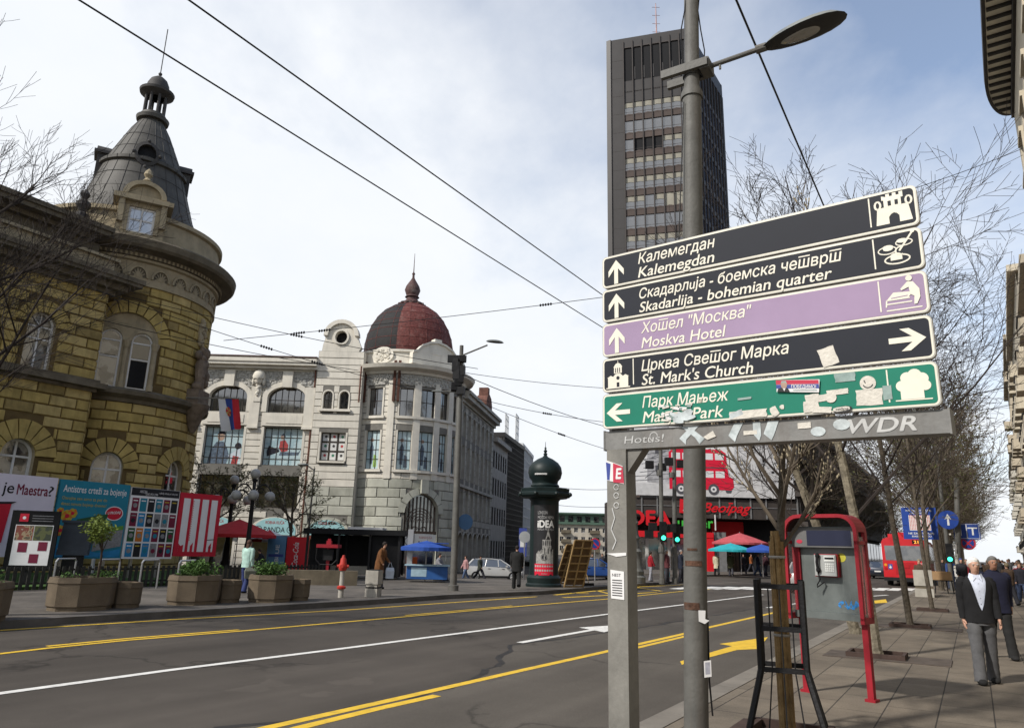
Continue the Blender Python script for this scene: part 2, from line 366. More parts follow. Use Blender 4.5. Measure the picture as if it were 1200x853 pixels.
def wall(mb, f, u0, u1, v0, v1, ops=(), row=0.42, block=1.0, depth=0.05, gap=0.03, ins=0.02, du=None, mi=0, mib=0, blocks=True, pad=None):
    br = {v0, v1}
    for o in ops:
        for x in (o.sill, o.spring, o.top):
            if v0 < x < v1: br.add(x)
        if o.rise > 0:
            for k in range(1, 10):
                x = o.spring + o.rise * k / 10
                if v0 < x < v1: br.add(x)
    br = sorted(br)
    def free(a, pad, b=None):
        iv = [(u0, u1)]
        for o in ops:
            pp = o.ring if pad is None else pad
            h = max(o.half(a, pp if pad is None else pad), o.half((b if b else a), pp if pad is None else pad) if b else 0)
            if b and a < o.sill < b: h = max(h, o.hw + pp)
            if h <= 0: continue
            nv = []
            for x, y in iv:
                l, r = o.uc - h, o.uc + h
                if r <= x or l >= y: nv.append((x, y)); continue
                if l > x: nv.append((x, l))
                if r < y: nv.append((r, y))
            iv = nv
        return iv
    for a, b in zip(br, br[1:]):
        for x, y in free(a + 1e-5, 0.0):
            n = max(1, int(math.ceil((y - x) / du))) if du else 1
            for k in range(n):
                p, q = x + (y - x) * k / n, x + (y - x) * (k + 1) / n
                mb.quad(f(p, a), f(q, a), f(q, b), f(p, b), mi)
    if blocks:
        nr = max(1, int(round((v1 - v0) / row))); rh = (v1 - v0) / nr
        for k in range(nr):
            a, b = v0 + rh * k, v0 + rh * (k + 1)
            for x, y in free(a, pad, b - 1e-4):
                off = (block / 2 if k % 2 else 0.0); c = math.floor((x - off) / block) * block + off; cuts = [x]
                while c < y:
                    if c > x + 0.14 and c < y - 0.14: cuts.append(c)
                    c += block
                cuts.append(y)
                for p, q in zip(cuts, cuts[1:]):
                    if q - p < 0.1: continue
                    n = max(1, int(math.ceil((q - p) / du))) if du else 1
                    mb.frust(f, p + gap / 2, q - gap / 2, a + gap / 2, b - gap / 2, depth * (.85 + .3 * ((k * 5 + int(p * 9)) % 7) / 6), ins, mib if isinstance(mib, int) else mib[(k * 13 + int(p * 7.3) * 5 + int(p * p)) % len(mib)], n)
    return mb
def ring(mb, f, o, w, depth=0.08, reveal=0.25, vous=0, mi=0, mir=0, n=14, legs=False):
    pt = lambda a, x: (o.uc + (o.hw + x) * math.cos(a), o.spring + (o.rise + x) * math.sin(a))
    if o.rise > 0:
        m = vous or n
        for k in range(m):
            a0 = math.pi * k / m; a1 = math.pi * (k + 1) / m; g = 0.03 if vous else 0
            sub = 2 if vous else 1
            for q in range(sub):
                b0 = a0 + (a1 - a0) * q / sub + (g / (o.hw + w) if q == 0 else 0); b1 = a0 + (a1 - a0) * (q + 1) / sub - (g / (o.hw + w) if q == sub - 1 else 0)
                i0, i1, e0, e1 = pt(b0, 0), pt(b1, 0), pt(b0, w), pt(b1, w)
                mb.hexa([f(*i0, -0.02), f(*e0, -0.02), f(*e1, -0.02), f(*i1, -0.02), f(*i0, depth), f(*e0, depth), f(*e1, depth), f(*i1, depth)], mi)
    if legs:
        for sg in (-1, 1):
            a, b = sorted((o.uc + sg * o.hw, o.uc + sg * (o.hw + w)))
            mb.ob(f, a, b, o.sill, o.spring, -0.02, depth, mi)
    ol = o.outline()
    for p, q in zip(ol, ol[1:] + ol[:1]):
        mb.quad(f(*p, 0.0), f(*q, 0.0), f(*q, -reveal), f(*p, -reveal), mir)
    return mb
def window(parent, f, o, d=-0.2, fw=0.07, mull=(), trans=(), mf=None, mg=None, name='window', bw=None, pane=True, fan=0):
    g = tangent(f, o.uc); b = MB(); a = o.outline(); c = o.outline(fw)
    n = len(a)
    b.add([g(*p, d) for p in a] + [g(*p, d) for p in c], [(i, (i + 1) % n, n + (i + 1) % n, n + i) for i in range(n)])
    b.add([g(*p, d) for p in c] + [g(*p, d - 0.05) for p in c], [(i, (i + 1) % n, n + (i + 1) % n, n + i) for i in range(n)])
    bw = bw or fw * 0.8
    top = o.top - fw
    for x in mull:
        q = min(1, abs(x) / o.hw); t = o.spring + o.rise * math.sqrt(1 - q * q) if o.rise > 0 else o.spring
        b.ob(g, o.uc + x - bw / 2, o.uc + x + bw / 2, o.sill + fw * 0.5, t - fw * 0.4, d - 0.05, d - 0.006)
    for v in trans:
        h = o.half(v); b.ob(g, o.uc - h, o.uc + h, v - bw / 2, v + bw / 2, d - 0.05, d - 0.003)
    for k in range(fan):
        an = math.pi * (k + 1) / (fan + 1); b.line(g, [(o.uc, o.spring), (o.uc + o.hw * 0.96 * math.cos(an), o.spring + o.rise * 0.96 * math.sin(an))], bw * 0.7, d - 0.004)
    w = b.build(name, mf, parent)
    if pane:
        p = MB(); p.add([g(*q, d - 0.04) for q in a], [tuple(range(n))]); p.build('pane', mg, w)
    return w
# ================================================================== SETTING: ground, kerbs, markings
M_ASPH = asphalt_mat()
M_PAVE = paver_mat('paving_slabs', (0.185, 0.158, 0.126), (0.15, 0.127, 0.102), 1.0, 0.52, R_(32) - math.pi / 2)
M_PAVEL = paver_mat('plaza_slabs', (0.135, 0.122, 0.108), (0.115, 0.104, 0.094), 0.8, 0.8, R_(20))
M_KERB = mat('kerb_stone', (0.18, 0.163, 0.14), 0.85, 0.25, 1.2, 0.3, 60, streak=0)
M_KERBD = mat('kerb_stone_dark', (0.10, 0.092, 0.085), 0.9, 0.3, 1.5, 0.3, 50)
M_WPAINT = mat('white_road_paint', (0.62, 0.61, 0.58), 0.7, 0.12, 5, 0.1, 80, dirt=(0.16, 0.15, 0.14), dscale=5)
M_YPAINT = mat('yellow_road_paint', (0.62, 0.40, 0.03), 0.7, 0.14, 5, 0.1, 80, dirt=(0.20, 0.14, 0.05), dscale=5)
M_GRASS = mat('lawn', (0.05, 0.10, 0.025), 0.95, 0.4, 6, 0.6, 90)
gx = [-600, -300, -150, -90] + list(np.arange(-60, 61, 2.0)) + [80, 110, 160, 300, 600]
gy = [-100, -40, -20] + list(np.arange(-10, 101, 2.0)) + [120, 150, 200, 300, 500, 900]
g = MB(); vs = [(x, y, zg(x, y)) for y in gy for x in gx]; nx = len(gx)
g.add(vs, [(j * nx + i, j * nx + i + 1, (j + 1) * nx + i + 1, (j + 1) * nx + i) for j in range(len(gy) - 1) for i in range(nx - 1)])
g.build('road', M_ASPH, kind='structure', smooth=True)
# left kerb and plaza pavement
KPX = [(0, 736), (200, 723.5), (430, 708.5), (527, 701.5), (635, 696.5), (708, 690.3), (736, 688), (801, 683)]
KP = [gp(x, y, 0) for x, y in KPX]; KP = [KP[0] - SD * 40, KP[0] - SD * 15] + KP
K2 = []
for a, b in zip(KP, KP[1:]):
    n = max(1, int(np.linalg.norm(b - a) / 1.5)); K2 += [a + (b - a) * k / n for k in range(n)]
K2.append(KP[-1])
KH = 0.14; pav = MB(); krb = MB(); NP = len(K2); wid = [0, 0.35] + list(np.arange(2, 61, 2.0))
rows = []
for i, p in enumerate(K2):
    w = sm(i / (NP - 1)) ; d0 = -ND * (1 - w) + np.array([-0.985, 0.17, 0]) * w; d0 /= np.linalg.norm(d0)
    rows.append([p + d0 * x for x in wid])
for i in range(NP):
    for j in range(len(wid)):
        p = rows[i][j]; rows[i][j] = np.array([p[0], p[1], zg(p[0], p[1]) + KH])
nw = len(wid)
flat = [q for r in rows for q in r[1:]]; m_ = nw - 1
pav.add(flat, [(i * m_ + j, i * m_ + j + 1, (i + 1) * m_ + j + 1, (i + 1) * m_ + j) for i in range(NP - 1) for j in range(m_ - 1)])
far = rows[-1]
for a, b in zip(far, far[1:]): pav.quad(a, b, b - ZD * 0.3, a - ZD * 0.3)
pav.build('plaza_pavement', M_PAVEL, kind='structure')
for i in range(NP - 1):
    a, b, c, d = rows[i][0], rows[i + 1][0], rows[i + 1][1], rows[i][1]
    krb.quad(a, b, c, d, 0); krb.quad(a, b, b - ZD * 0.4, a - ZD * 0.4, 1)
    if i % 1 == 0:
        e = (b - a) * 0.008; krb.quad(b - e + ZD * .002, b + ZD * .002, c + ZD * .002, c - e + ZD * .002, 1)
krb.build('plaza_kerb', [M_KERBD, M_KERBD], kind='structure')
# right pavement
rp = MB(); RK = -2.74; RZ = 0.10
for s in range(-16, 220, 4):
    rp.quad(ST(s, RK, RZ), ST(s, 9, RZ), ST(s + 4, 9, RZ), ST(s + 4, RK, RZ))
rp.build('pavement', M_PAVE, kind='structure')
rk = MB()
s = -16.0
while s < 200:
    L = 1.0 if s < 60 else 4.0
    rk.hexa([ST(s + .006, RK - .30, -.2), ST(s + .006, RK - .012, -.2), ST(s + L - .006, RK - .012, -.2), ST(s + L - .006, RK - .30, -.2),
             ST(s + .006, RK - .28, RZ + .002), ST(s + .006, RK - .012, RZ + .002), ST(s + L - .006, RK - .012, RZ + .002), ST(s + L - .006, RK - .28, RZ + .002)])
    s += L
rk.build('pavement_kerb', M_KERB, kind='structure')
# far pavement by the shopping block
fp = MB(); PL = [(8.5, 58.5), (14.5, 58), (19, 61.5), (60, 126), (60, 160), (-4, 160), (5, 75)]
fp.poly(lambda u, v, d: np.array([u, v, d]), PL, -0.5, 0.12)
fp.build('far_pavement', M_PAVEL, kind='structure')
# lawn between the plaza and the ochre building
lw = MB(); LZ = KH + 0.10
for s in np.arange(-10, 24, 2.0):
    lw.quad(ST(s, -24.6, LZ), ST(s, -31.5, LZ + .15), ST(s + 2, -31.5, LZ + .15), ST(s + 2, -24.6, LZ))
lw.quad(ST(-10, -24.6, LZ), ST(24, -24.6, LZ), ST(24, -24.6, LZ - .3), ST(-10, -24.6, LZ - .3)); lw.quad(ST(24, -24.6, LZ), ST(24, -31.5, LZ + .15), ST(24, -31.5, LZ - .3), ST(24, -24.6, LZ - .3))
lw.build('lawn', M_GRASS, kind='structure')
# lighter relaid asphalt of the bus lane, with a ragged edge
lp_ = MB(); rs = random.Random(1); edge = [(150, 905), (255, 853), (330, 846), (420, 829), (500, 812), (548, 800), (585, 776), (600, 756), (650, 750), (740, 737), (830, 722), (930, 706)]
ep = [gp(x, y, 0) for x, y in edge]; fine = []
for a, b in zip(ep, ep[1:]):
    n = max(2, int(np.linalg.norm(b - a) / .35)); fine += [a + (b - a) * k / n + ND * rs.uniform(-.07, .07) for k in range(n)]
for a, b in zip(fine, fine[1:]):
    sa, sb = float(a @ SD), float(b @ SD); lp_.quad(a + ZD * .003, ST(sa, RK - .31, .003), ST(sb, RK - .31, .003), b + ZD * .003)
lp_.build('relaid_asphalt', asphalt_mat('relaid_asphalt', (0.076, 0.067, 0.057), (0.106, 0.094, 0.080)), kind='structure')
tj = MB()
for a, b in zip(fine, fine[1:]):
    w = rs.uniform(.02, .07); tj.quad(a + ZD * .005 - ND * w, a + ZD * .005 + ND * w, b + ZD * .005 + ND * w, b + ZD * .005 - ND * w)
tj.build('tar_joint', mat('tar', (.022, .02, .019), .8, .3, 6), kind='structure')
# painted markings
mk = MB()
def stripe(px, w, mi, z=0.006):
    pts = [gp(x, y, 0) for x, y in px]
    q = []
    for a, b in zip(pts, pts[1:]):
        n = max(1, int(np.linalg.norm(b - a) / 1.0)); q += [a + (b - a) * k / n for k in range(n)]
    q.append(pts[-1]); q = [p + ZD * (zg(p[0], p[1]) + z) for p in q]
    for i in range(len(q) - 1):
        t0 = q[min(i + 1, len(q) - 1)] - q[max(i - 1, 0)]; t1 = q[min(i + 2, len(q) - 1)] - q[i]
        n0 = np.array([t0[1], -t0[0], 0]); n0 /= np.linalg.norm(n0); n1 = np.array([t1[1], -t1[0], 0]); n1 /= np.linalg.norm(n1)
        mk.quad(q[i] - n0 * w / 2, q[i] + n0 * w / 2, q[i + 1] + n1 * w / 2, q[i + 1] - n1 * w / 2, mi)
def shape(px, mi): 
    p = [gp(x, y, 0) for x, y in px]; mk.add([a + ZD * (0.007 + zg(a[0], a[1])) for a in p], [tuple(range(len(p)))], mi)
stripe([(-80, 744), (0, 738.6), (200, 726), (400, 715), (600, 701), (629, 699)], 0.13, 1)
stripe([(-80, 776), (0, 766), (55, 759.5), (150, 750), (280, 739.5), (475, 722.5), (600, 711), (708, 702), (801, 692.5), (848, 689)], 0.13, 1)
stripe([(55, 757.2), (150, 748), (280, 737.8)], 0.12, 1)
stripe([(475, 721), (600, 709.6)], 0.1, 1)
stripe([(-80, 823), (0, 812.5), (200, 785), (400, 760), (600, 734), (708, 720), (894, 696.6)], 0.15, 0)
stripe([(180, 892), (312, 853), (460, 820), (600, 788), (709, 763.7), (801, 742.7), (829, 735.4), (928, 713)], 0.14, 1)
stripe([(250, 884), (350, 853), (440, 831), (512, 815)], 0.14, 1)
stripe([(736, 761.4), (801, 746), (829, 738)], 0.12, 1)
stripe([(609, 753), (640, 747.5), (697, 737.5)], 0.16, 0); shape([(678, 735.2), (745, 731), (708, 740.8)], 0)
shape([(797, 775), (799, 779), (864, 761.5), (888.7, 760.4), (900, 746.5), (843, 754.5), (858, 757)], 1)
for px in ([(650, 697), (700, 692), (745, 687.5), (800, 685)], [(660, 700), (720, 697), (770, 693.5)], [(700, 692), (720, 697)], [(668, 694.5), (690, 695.5)], [(745, 688), (775, 692.5)]): stripe(px, 0.2, 1)
for k in range(15):                                       # zebra crossing
    a = gp(806, 688.5, 0); b = gp(1066, 690.5, 0); c = a + (b - a) * k / 14; w = 0.30; L = 2.0
    mk.quad(c - ND * w - SD * L + ZD * .006, c + ND * w - SD * L + ZD * .006, c + ND * w + SD * L + ZD * .006, c - ND * w + SD * L + ZD * .006, 0)
stripe([(900, 712), (940, 706), (1000, 700), (1040, 697)], 0.2, 0)
shape([(1022, 704), (1038, 702), (1040, 706), (1022, 707)], 1)
mk.build('lane_markings', [M_WPAINT, M_YPAINT], kind='structure')

# ================================================================== shared building materials
M_OCHRE = mat('ochre_plaster', (0.36, 0.268, 0.092), 0.9, 0.26, 1.6, 0.3, 40, streak=0.7)
M_OCHRE2 = mat('pale_ochre_plaster', (0.40, 0.305, 0.125), 0.9, 0.22, 2.2, 0.3, 40, streak=0.6); M_OCHRE3 = mat('sooty_ochre_plaster', (0.25, 0.185, 0.07), 0.9, 0.3, 2.0, 0.4, 40, streak=0.8)
M_OCHJ = mat('ochre_joints', (0.11, 0.075, 0.03), 0.95, 0.2, 2)
M_STONE = mat('weathered_stone', (0.30, 0.25, 0.165), 0.9, 0.2, 1.8, 0.3, 30, streak=0.6)
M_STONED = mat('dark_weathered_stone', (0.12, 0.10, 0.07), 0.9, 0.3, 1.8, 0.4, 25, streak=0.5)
M_SLATE = mat('slate_roof', (0.062, 0.058, 0.050), 0.6, 0.25, 2.2, 0.2, 20, streak=0.4)
M_DARKROOF = mat('dark_roof', (0.045, 0.042, 0.04), 0.7, 0.25, 2, 0.2, 20)
M_WHITEFR = mat('white_window_frame', (0.60, 0.59, 0.57), 0.6, 0.08, 4)
M_DKFR = mat('dark_window_frame', (0.05, 0.042, 0.036), 0.6, 0.2, 3)
M_GLASS = glass_mat('window_glass', (0.008, 0.009, 0.010), 0.04, (0.20, 0.19, 0.165), 1.7, 0.48, 0.54)
M_GLASSD = glass_mat('dark_window_glass', (0.009, 0.010, 0.011), 0.07, (0.06, 0.058, 0.052), 1.3, 0.5, 0.56)
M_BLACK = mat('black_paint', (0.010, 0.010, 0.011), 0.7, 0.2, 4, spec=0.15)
M_BLACKM = mat('black_metal', (0.011, 0.011, 0.012), 0.55, 0.25, 6, 0.2, 40, spec=0.22)
# ================================================================== OCHRE BUILDING with round corner tower
TA = np.array([-19.7, 34.8, 0]); TR = 4.2
TFR = -TA / np.linalg.norm(TA); TFR = np.array([0.4924, -0.8704, 0])
yb = thing('ochre_building', 'ochre rusticated building with round corner tower and dark conical roof', 'building', (TA[0], TA[1], KH))
ft = cyl(TA, TR, TFR); ph = lambda deg: R_(deg) * TR
og = [Op(ph(a), 0.62, 2.7, 4.65, 0.68, 0.62) for a in (-39, 6, 51, 96)]
ou = [Op(ph(a), 1.28, 8.15, 10.35, 1.28, 0.55) for a in (6,)] + [Op(ph(96), 0.62, 8.15, 10.2, 0.62, 0.5)]
b = MB(); wall(b, ft, ph(-110), ph(130), 0.2, 7.55, og, 0.43, 1.05, 0.055, 0.036, 0.028, du=0.55, mi=0, mib=(1, 1, 3, 1, 4, 1, 3))
wall(b, ft, ph(-110), ph(130), 8.12, 13.0, ou, 0.43, 1.05, 0.055, 0.036, 0.028, du=0.55, mi=0, mib=(1, 1, 3, 1, 4, 1, 3))
for o in og: ring(b, ft, o, 0.62, 0.085, 0.32, vous=9, mi=1, mir=2)
for o in ou: ring(b, ft, o, 0.55, 0.085, 0.16, vous=13, mi=1, mir=2)
b.build('wall', [M_OCHJ, M_OCHRE, M_STONE, M_OCHRE2, M_OCHRE3], yb)
def lathe_part(name, prof, m, a0=0, a1=360, n=72, parent=yb, sm_=True):
    p = MB(); p.lathe(prof, (TA[0], TA[1], 0), n, 0, a0, a1); return p.build(name, m, parent, smooth=sm_, flat_angle=25)
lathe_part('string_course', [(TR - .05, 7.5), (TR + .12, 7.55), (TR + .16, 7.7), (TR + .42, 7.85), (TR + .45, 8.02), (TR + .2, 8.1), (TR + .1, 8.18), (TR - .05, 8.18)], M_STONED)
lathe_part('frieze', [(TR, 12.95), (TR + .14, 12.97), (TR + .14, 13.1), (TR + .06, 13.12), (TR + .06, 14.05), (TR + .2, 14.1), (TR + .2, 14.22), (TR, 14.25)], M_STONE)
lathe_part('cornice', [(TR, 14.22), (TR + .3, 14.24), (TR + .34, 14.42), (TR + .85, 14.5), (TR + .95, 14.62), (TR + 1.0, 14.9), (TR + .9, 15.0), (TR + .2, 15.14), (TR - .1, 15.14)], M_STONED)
lathe_part('parapet', [(TR + .1, 15.1), (TR + .12, 15.3), (TR + .02, 15.34), (TR - .04, 16.3), (TR + .12, 16.36), (TR + .12, 16.56), (TR - .3, 16.6), (TR - .4, 16.0), (2.0, 15.8)], M_STONE)
p = MB()
for k in range(96):
    a = ph(-120) + (ph(250) * k / 96); p.ob(ft, a, a + .085, 14.25, 14.41, .06, .33)
p.build('dentil_band', M_STONE, yb)
p = MB()
for k in range(-8, 13):                                   # shell lunettes of the frieze
    a = ph(6 + k * 13.0); 
    o = Op(a, .33, 13.3, 13.35, .45, .1); ring(p, ft, o, .09, .14, -.02, mi=0, mir=0, n=10)
    p.poly(ft, [(a + .33 * math.cos(math.pi * q / 10), 13.35 + .45 * math.sin(math.pi * q / 10)) for q in range(11)], .06, .065, 1)
    for q in range(1, 7):
        an = math.pi * q / 7; p.line(ft, [(a, 13.36), (a + .29 * math.cos(an), 13.36 + .4 * math.sin(an))], .045, .085, 0)
p.build('shell_ornament', [M_STONE, M_STONED], yb)
# roof cone with seams
cone = [(r_ * 1.07 if r_ > .6 else r_, z_) for r_, z_ in [(3.35, 15.9), (2.95, 16.9), (2.5, 17.9), (2.12, 19.2), (1.86, 20.15), (1.98, 20.2), (1.98, 20.36), (1.80, 20.42), (1.30, 21.7), (.9, 22.7), (.58, 23.4)]]
rf = lathe_part('roof', cone, M_SLATE)
p = MB()
for k in range(22):
    a = 2 * math.pi * k / 22; ca, sa = math.cos(a), math.sin(a)
    p.tube([TA + np.array([r * ca * 1.004, r * sa * 1.004, z]) for r, z in cone], .013, 4)
for z, r in ((16.9, 2.95), (18.5, 2.32), (19.4, 2.08), (21.2, 1.5), (22.1, 1.15)):
    p.lathe([(r * 1.07 + .006, z - .015), (r * 1.07 + .018, z), (r * 1.07 + .006, z + .015)], (TA[0], TA[1], 0), 48)
p.build('roof_seam', M_DARKROOF, rf)
lathe_part('lantern', [(.56, 23.38), (.78, 23.42), (.82, 23.6), (.66, 23.68), (.62, 23.85), (.05, 23.86)], M_SLATE, n=28)
p = MB()
for k in range(8):
    a = 2 * math.pi * k / 8; p.tube([TA + np.array([.5 * math.cos(a), .5 * math.sin(a), 23.8]), TA + np.array([.5 * math.cos(a), .5 * math.sin(a), 25.0])], .075, 8)
p.lathe([(.42, 24.9), (.62, 25.0), (.85, 25.12), (.88, 25.25), (.6, 25.32), (.55, 25.7), (.42, 26.0), (.2, 26.2), (.05, 26.3), (.03, 26.4)], (TA[0], TA[1], 0), 24)
p.tube([TA + ZD * 26.3, TA + ZD * 29.3], .025, 6); p.ell(TA + ZD * 26.42, .1)
p.build('lantern_cap', M_DARKROOF, yb, smooth=True)
# round dormer + side dormers
p = MB(); fd = plane(TA + TFR * 1.78, (-TFR[1], TFR[0], 0), TFR)
for k in range(20):
    a0, a1 = 2 * math.pi * k / 20, 2 * math.pi * (k + 1) / 20
    q = lambda a, r: (r * .85 * math.cos(a), 20.55 + r * math.sin(a))
    p.hexa([fd(*q(a0, .5), -.6), fd(*q(a0, .68), -.6), fd(*q(a1, .68), -.6), fd(*q(a1, .5), -.6), fd(*q(a0, .5), .34), fd(*q(a0, .68), .3), fd(*q(a1, .68), .3), fd(*q(a1, .5), .34)])
for a in (0, 90, 180, 270): p.ell(fd(.6 * math.cos(R_(a)), 20.55 + .72 * math.sin(R_(a)), .28), .1, 8, 6)
p.disc(fd, 0, 20.55, .5, .1, .1, 20, 1, )
p.build('round_dormer', [M_DARKROOF, M_BLACK], yb)
for sg in (-1, 1):
    p = MB(); rt = np.array([-TFR[1], TFR[0], 0]) * sg; c = TA + rt * 1.95 + ZD * 20.3
    fs = plane(c - ZD * 20.3, TFR, rt)
    p.ob(fs, -.45, .45, 19.5, 20.75, -.9, .25); p.ob(fs, -.6, .6, 20.75, 20.9, -.9, .4)
    p.poly(fs, [(-.55, 20.9), (.55, 20.9), (.3, 21.2), (-.3, 21.2)], -.9, .3)
    p.build('side_dormer', M_DARKROOF, yb)
# stone window house on the parapet
p = MB(); fp_ = plane(TA + TFR * (TR + .32), (-TFR[1], TFR[0], 0), TFR); ua = .2
ow = Op(ua, .55, 15.35, 16.60, 0, .2)
wall(p, fp_, ua - 1.0, ua + 1.0, 15.02, 16.85, [ow], blocks=False); ring(p, fp_, ow, .2, .06, .15, mi=0, mir=0, legs=True)
for sg in (-1, 1): p.ob(fp_, ua + sg * .88 - .12, ua + sg * .88 + .12, 15.70, 16.80, 0, .22)
for sg in (-1, 1): p.ob(fp_, ua + sg - .02, ua + sg + .02, 15.02, 16.85, -1.6, 0)
p.ob(fp_, ua - 1.25, ua + 1.25, 16.80, 17.02, -1.6, .32)
p.ob(fp_, ua - 1.05, ua + 1.05, 17.02, 17.10, -1.6, .2)
for k in range(16):
    a0, a1 = math.pi * k / 16, math.pi * (k + 1) / 16; q = lambda a, r: (ua + r * math.cos(a), 17.10 + r * .85 * math.sin(a))
    p.hexa([fp_(*q(a0, .7), -1.2), fp_(*q(a0, .92), -1.2), fp_(*q(a1, .92), -1.2), fp_(*q(a1, .7), -1.2), fp_(*q(a0, .7), .22), fp_(*q(a0, .92), .22), fp_(*q(a1, .92), .22), fp_(*q(a1, .7), .22)])
p.poly(fp_, [(ua + .72 * math.cos(math.pi * k / 16), 17.10 + .61 * math.sin(math.pi * k / 16)) for k in range(17)], -.2, .02)
p.lathe([(.12, 17.85), (.2, 17.95), (.1, 18.10), (.2, 18.26), (.14, 18.45), (.02, 18.60)], tuple(fp_(ua, 0, 0)), 10)
p.build('attic_gable', M_STONE, yb)
M_CURT = glass_mat('curtained_glass', (0.30, 0.34, 0.40), 0.1, (0.48, 0.50, 0.54))
window(yb, fp_, ow, -.1, .09, (0,), (16.0,), M_WHITEFR, M_CURT)
# tower windows
for o in og[:3] + og[3:]: window(yb, ft, o, -.24, .1, (0,), (3.55, 4.6), M_WHITEFR, M_GLASS, fan=0)
gpan = tangent(ft, ou[0].uc); uc = ou[0].uc
pw = [Op(uc - .62, .43, 8.18, 10.36, .43, .0), Op(uc + .62, .43, 8.18, 10.36, .43, 0)]
p = MB()
fpn = lambda u, v, d=0.0: gpan(u, v, d - .12)
class Cut(Op): pass
wall(p, fpn, uc - 1.3, uc + 1.3, 8.1, 11.7, pw, blocks=False)
for o in pw: ring(p, fpn, o, .12, .06, .12, mi=0, mir=0)
for x in (-1.17, 0, 1.17):
    c = fpn(uc + x, 0, .06); p.lathe([(.14, 8.15), (.14, 8.4), (.1, 8.45), (.1, 10.0), (.13, 10.05), (.18, 10.28), (.18, 10.35), (.0, 10.35)], tuple(c), 12)
p.build('window_surround', M_STONE, yb)
for i, o in enumerate(pw): window(yb, fpn, o, -.06, .075, (), (9.55, 10.3), M_WHITEFR, M_GLASS if i == 0 else M_GLASSD)
b = MB(); b.ob(fpn, pw[1].uc - .34, pw[1].uc + .34, 8.28, 9.5, -.1, -.095); b.build('open_casement_dark', M_BLACK, yb)  # black plate paints in the unlit room behind the open casement
window(yb, ft, ou[1], -.2, .08, (0,), (9.8,), M_WHITEFR, M_GLASS)
# carved figure on a bracket and coat of arms
p = MB(); ua = ph(58); gs = tangent(ft, ua)
p.lathe([(.1, 6.7), (.25, 7.0), (.42, 7.5), (.6, 7.8), (.66, 8.05), (.6, 8.1), (0, 8.1)], tuple(gs(ua, 0, .25)), 14)
p.ob(gs, ua - .55, ua + .55, 8.1, 8.75, 0, .6)
rs = random.Random(3)
for k in range(26): p.ell(gs(ua + rs.uniform(-.38, .38), 8.8 + rs.random() * 2.0, .25 + rs.uniform(-.05, .2)), (.14 + rs.random() * .14, .14 + rs.random() * .1, .16 + rs.random() * .16), 8, 6)
p.tube([gs(ua - .2, 8.8, .4), gs(ua - .18, 10.0, .35), gs(ua - .1, 10.5, .3)], [.2, .28, .13], 8); p.ell(gs(ua - .08, 10.75, .3), (.15, .16, .2), 8, 6)
p.build('carved_figure', mat('brown_carved_stone', (0.15, 0.115, 0.085), 0.9, 0.35, 4, 0.5, 25), yb, smooth=True)
p = MB()
for k in range(24): p.ell(gs(ua + rs.uniform(-.3, .3) * (1 - abs(k / 24 - .5)), 11.0 + k / 24 * 1.3, .1), (.09 + rs.random() * .08, .1, .1 + rs.random() * .08), 7, 5)
p.poly(gs, [(ua - .28, 12.1), (ua + .28, 12.1), (ua + .28, 11.5), (ua, 11.1), (ua - .28, 11.5)], 0, .14)
p.build('coat_of_arms', M_STONE, yb)
# wing along the street
PC = np.array([-17.66, 29.98, 0]); fwg = plane(PC, SD, ND)
gw = [Op(x, .62, 2.7, 4.75, .62, .75) for x in (-2.35, -6.35, -10.35)]; uw = [Op(x, .52, 8.15, 9.95, .52, .5) for x in (-2.35, -6.35, -10.35)]
b = MB(); wall(b, fwg, -14, 0, .2, 7.7, gw, .43, 1.05, .06, .036, .028, mi=0, mib=(1, 1, 3, 1, 4, 1, 3)); wall(b, fwg, -14, 0, 8.15, 12.0, uw, .43, 1.05, .06, .036, .028, mi=0, mib=(1, 1, 3, 1, 4, 1, 3))
for o in gw: ring(b, fwg, o, .75, .1, .32, vous=9, mi=1, mir=2)
for o in uw: ring(b, fwg, o, .5, .1, .25, vous=9, mi=1, mir=2)
fre = plane(PC, -ND, SD)                                   # return wall beside the tower
wall(b, fre, 0, 3.5, .2, 7.7, (), .43, 1.05, .06, .036, .028, mi=0, mib=(1, 1, 3, 1, 4, 1, 3)); wall(b, fre, 0, 3.5, 8.15, 12.0, (), .43, 1.05, .06, .036, .028, mi=0, mib=(1, 1, 3, 1, 4, 1, 3))
b.build('wall', [M_OCHJ, M_OCHRE, M_STONE, M_OCHRE2, M_OCHRE3], yb)
for o in gw: window(yb, fwg, o, -.22, .1, (0,), (3.5, 4.7), M_WHITEFR, M_GLASS)
for o in uw: window(yb, fwg, o, -.18, .075, (0,), (9.4, 9.9), M_WHITEFR, M_GLASS, fan=3)
p = MB()
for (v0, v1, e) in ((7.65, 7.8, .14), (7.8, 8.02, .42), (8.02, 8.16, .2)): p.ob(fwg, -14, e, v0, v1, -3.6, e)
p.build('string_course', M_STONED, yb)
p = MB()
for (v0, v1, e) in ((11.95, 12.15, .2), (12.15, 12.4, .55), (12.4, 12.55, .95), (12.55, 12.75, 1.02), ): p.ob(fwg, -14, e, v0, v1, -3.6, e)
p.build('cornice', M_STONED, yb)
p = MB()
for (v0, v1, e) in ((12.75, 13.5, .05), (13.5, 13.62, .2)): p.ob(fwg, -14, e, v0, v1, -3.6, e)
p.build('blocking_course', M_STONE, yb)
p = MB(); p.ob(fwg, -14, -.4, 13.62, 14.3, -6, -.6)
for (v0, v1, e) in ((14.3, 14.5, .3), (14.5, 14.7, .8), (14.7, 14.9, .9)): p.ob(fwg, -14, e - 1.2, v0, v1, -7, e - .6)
p.build('attic', M_STONED, yb)
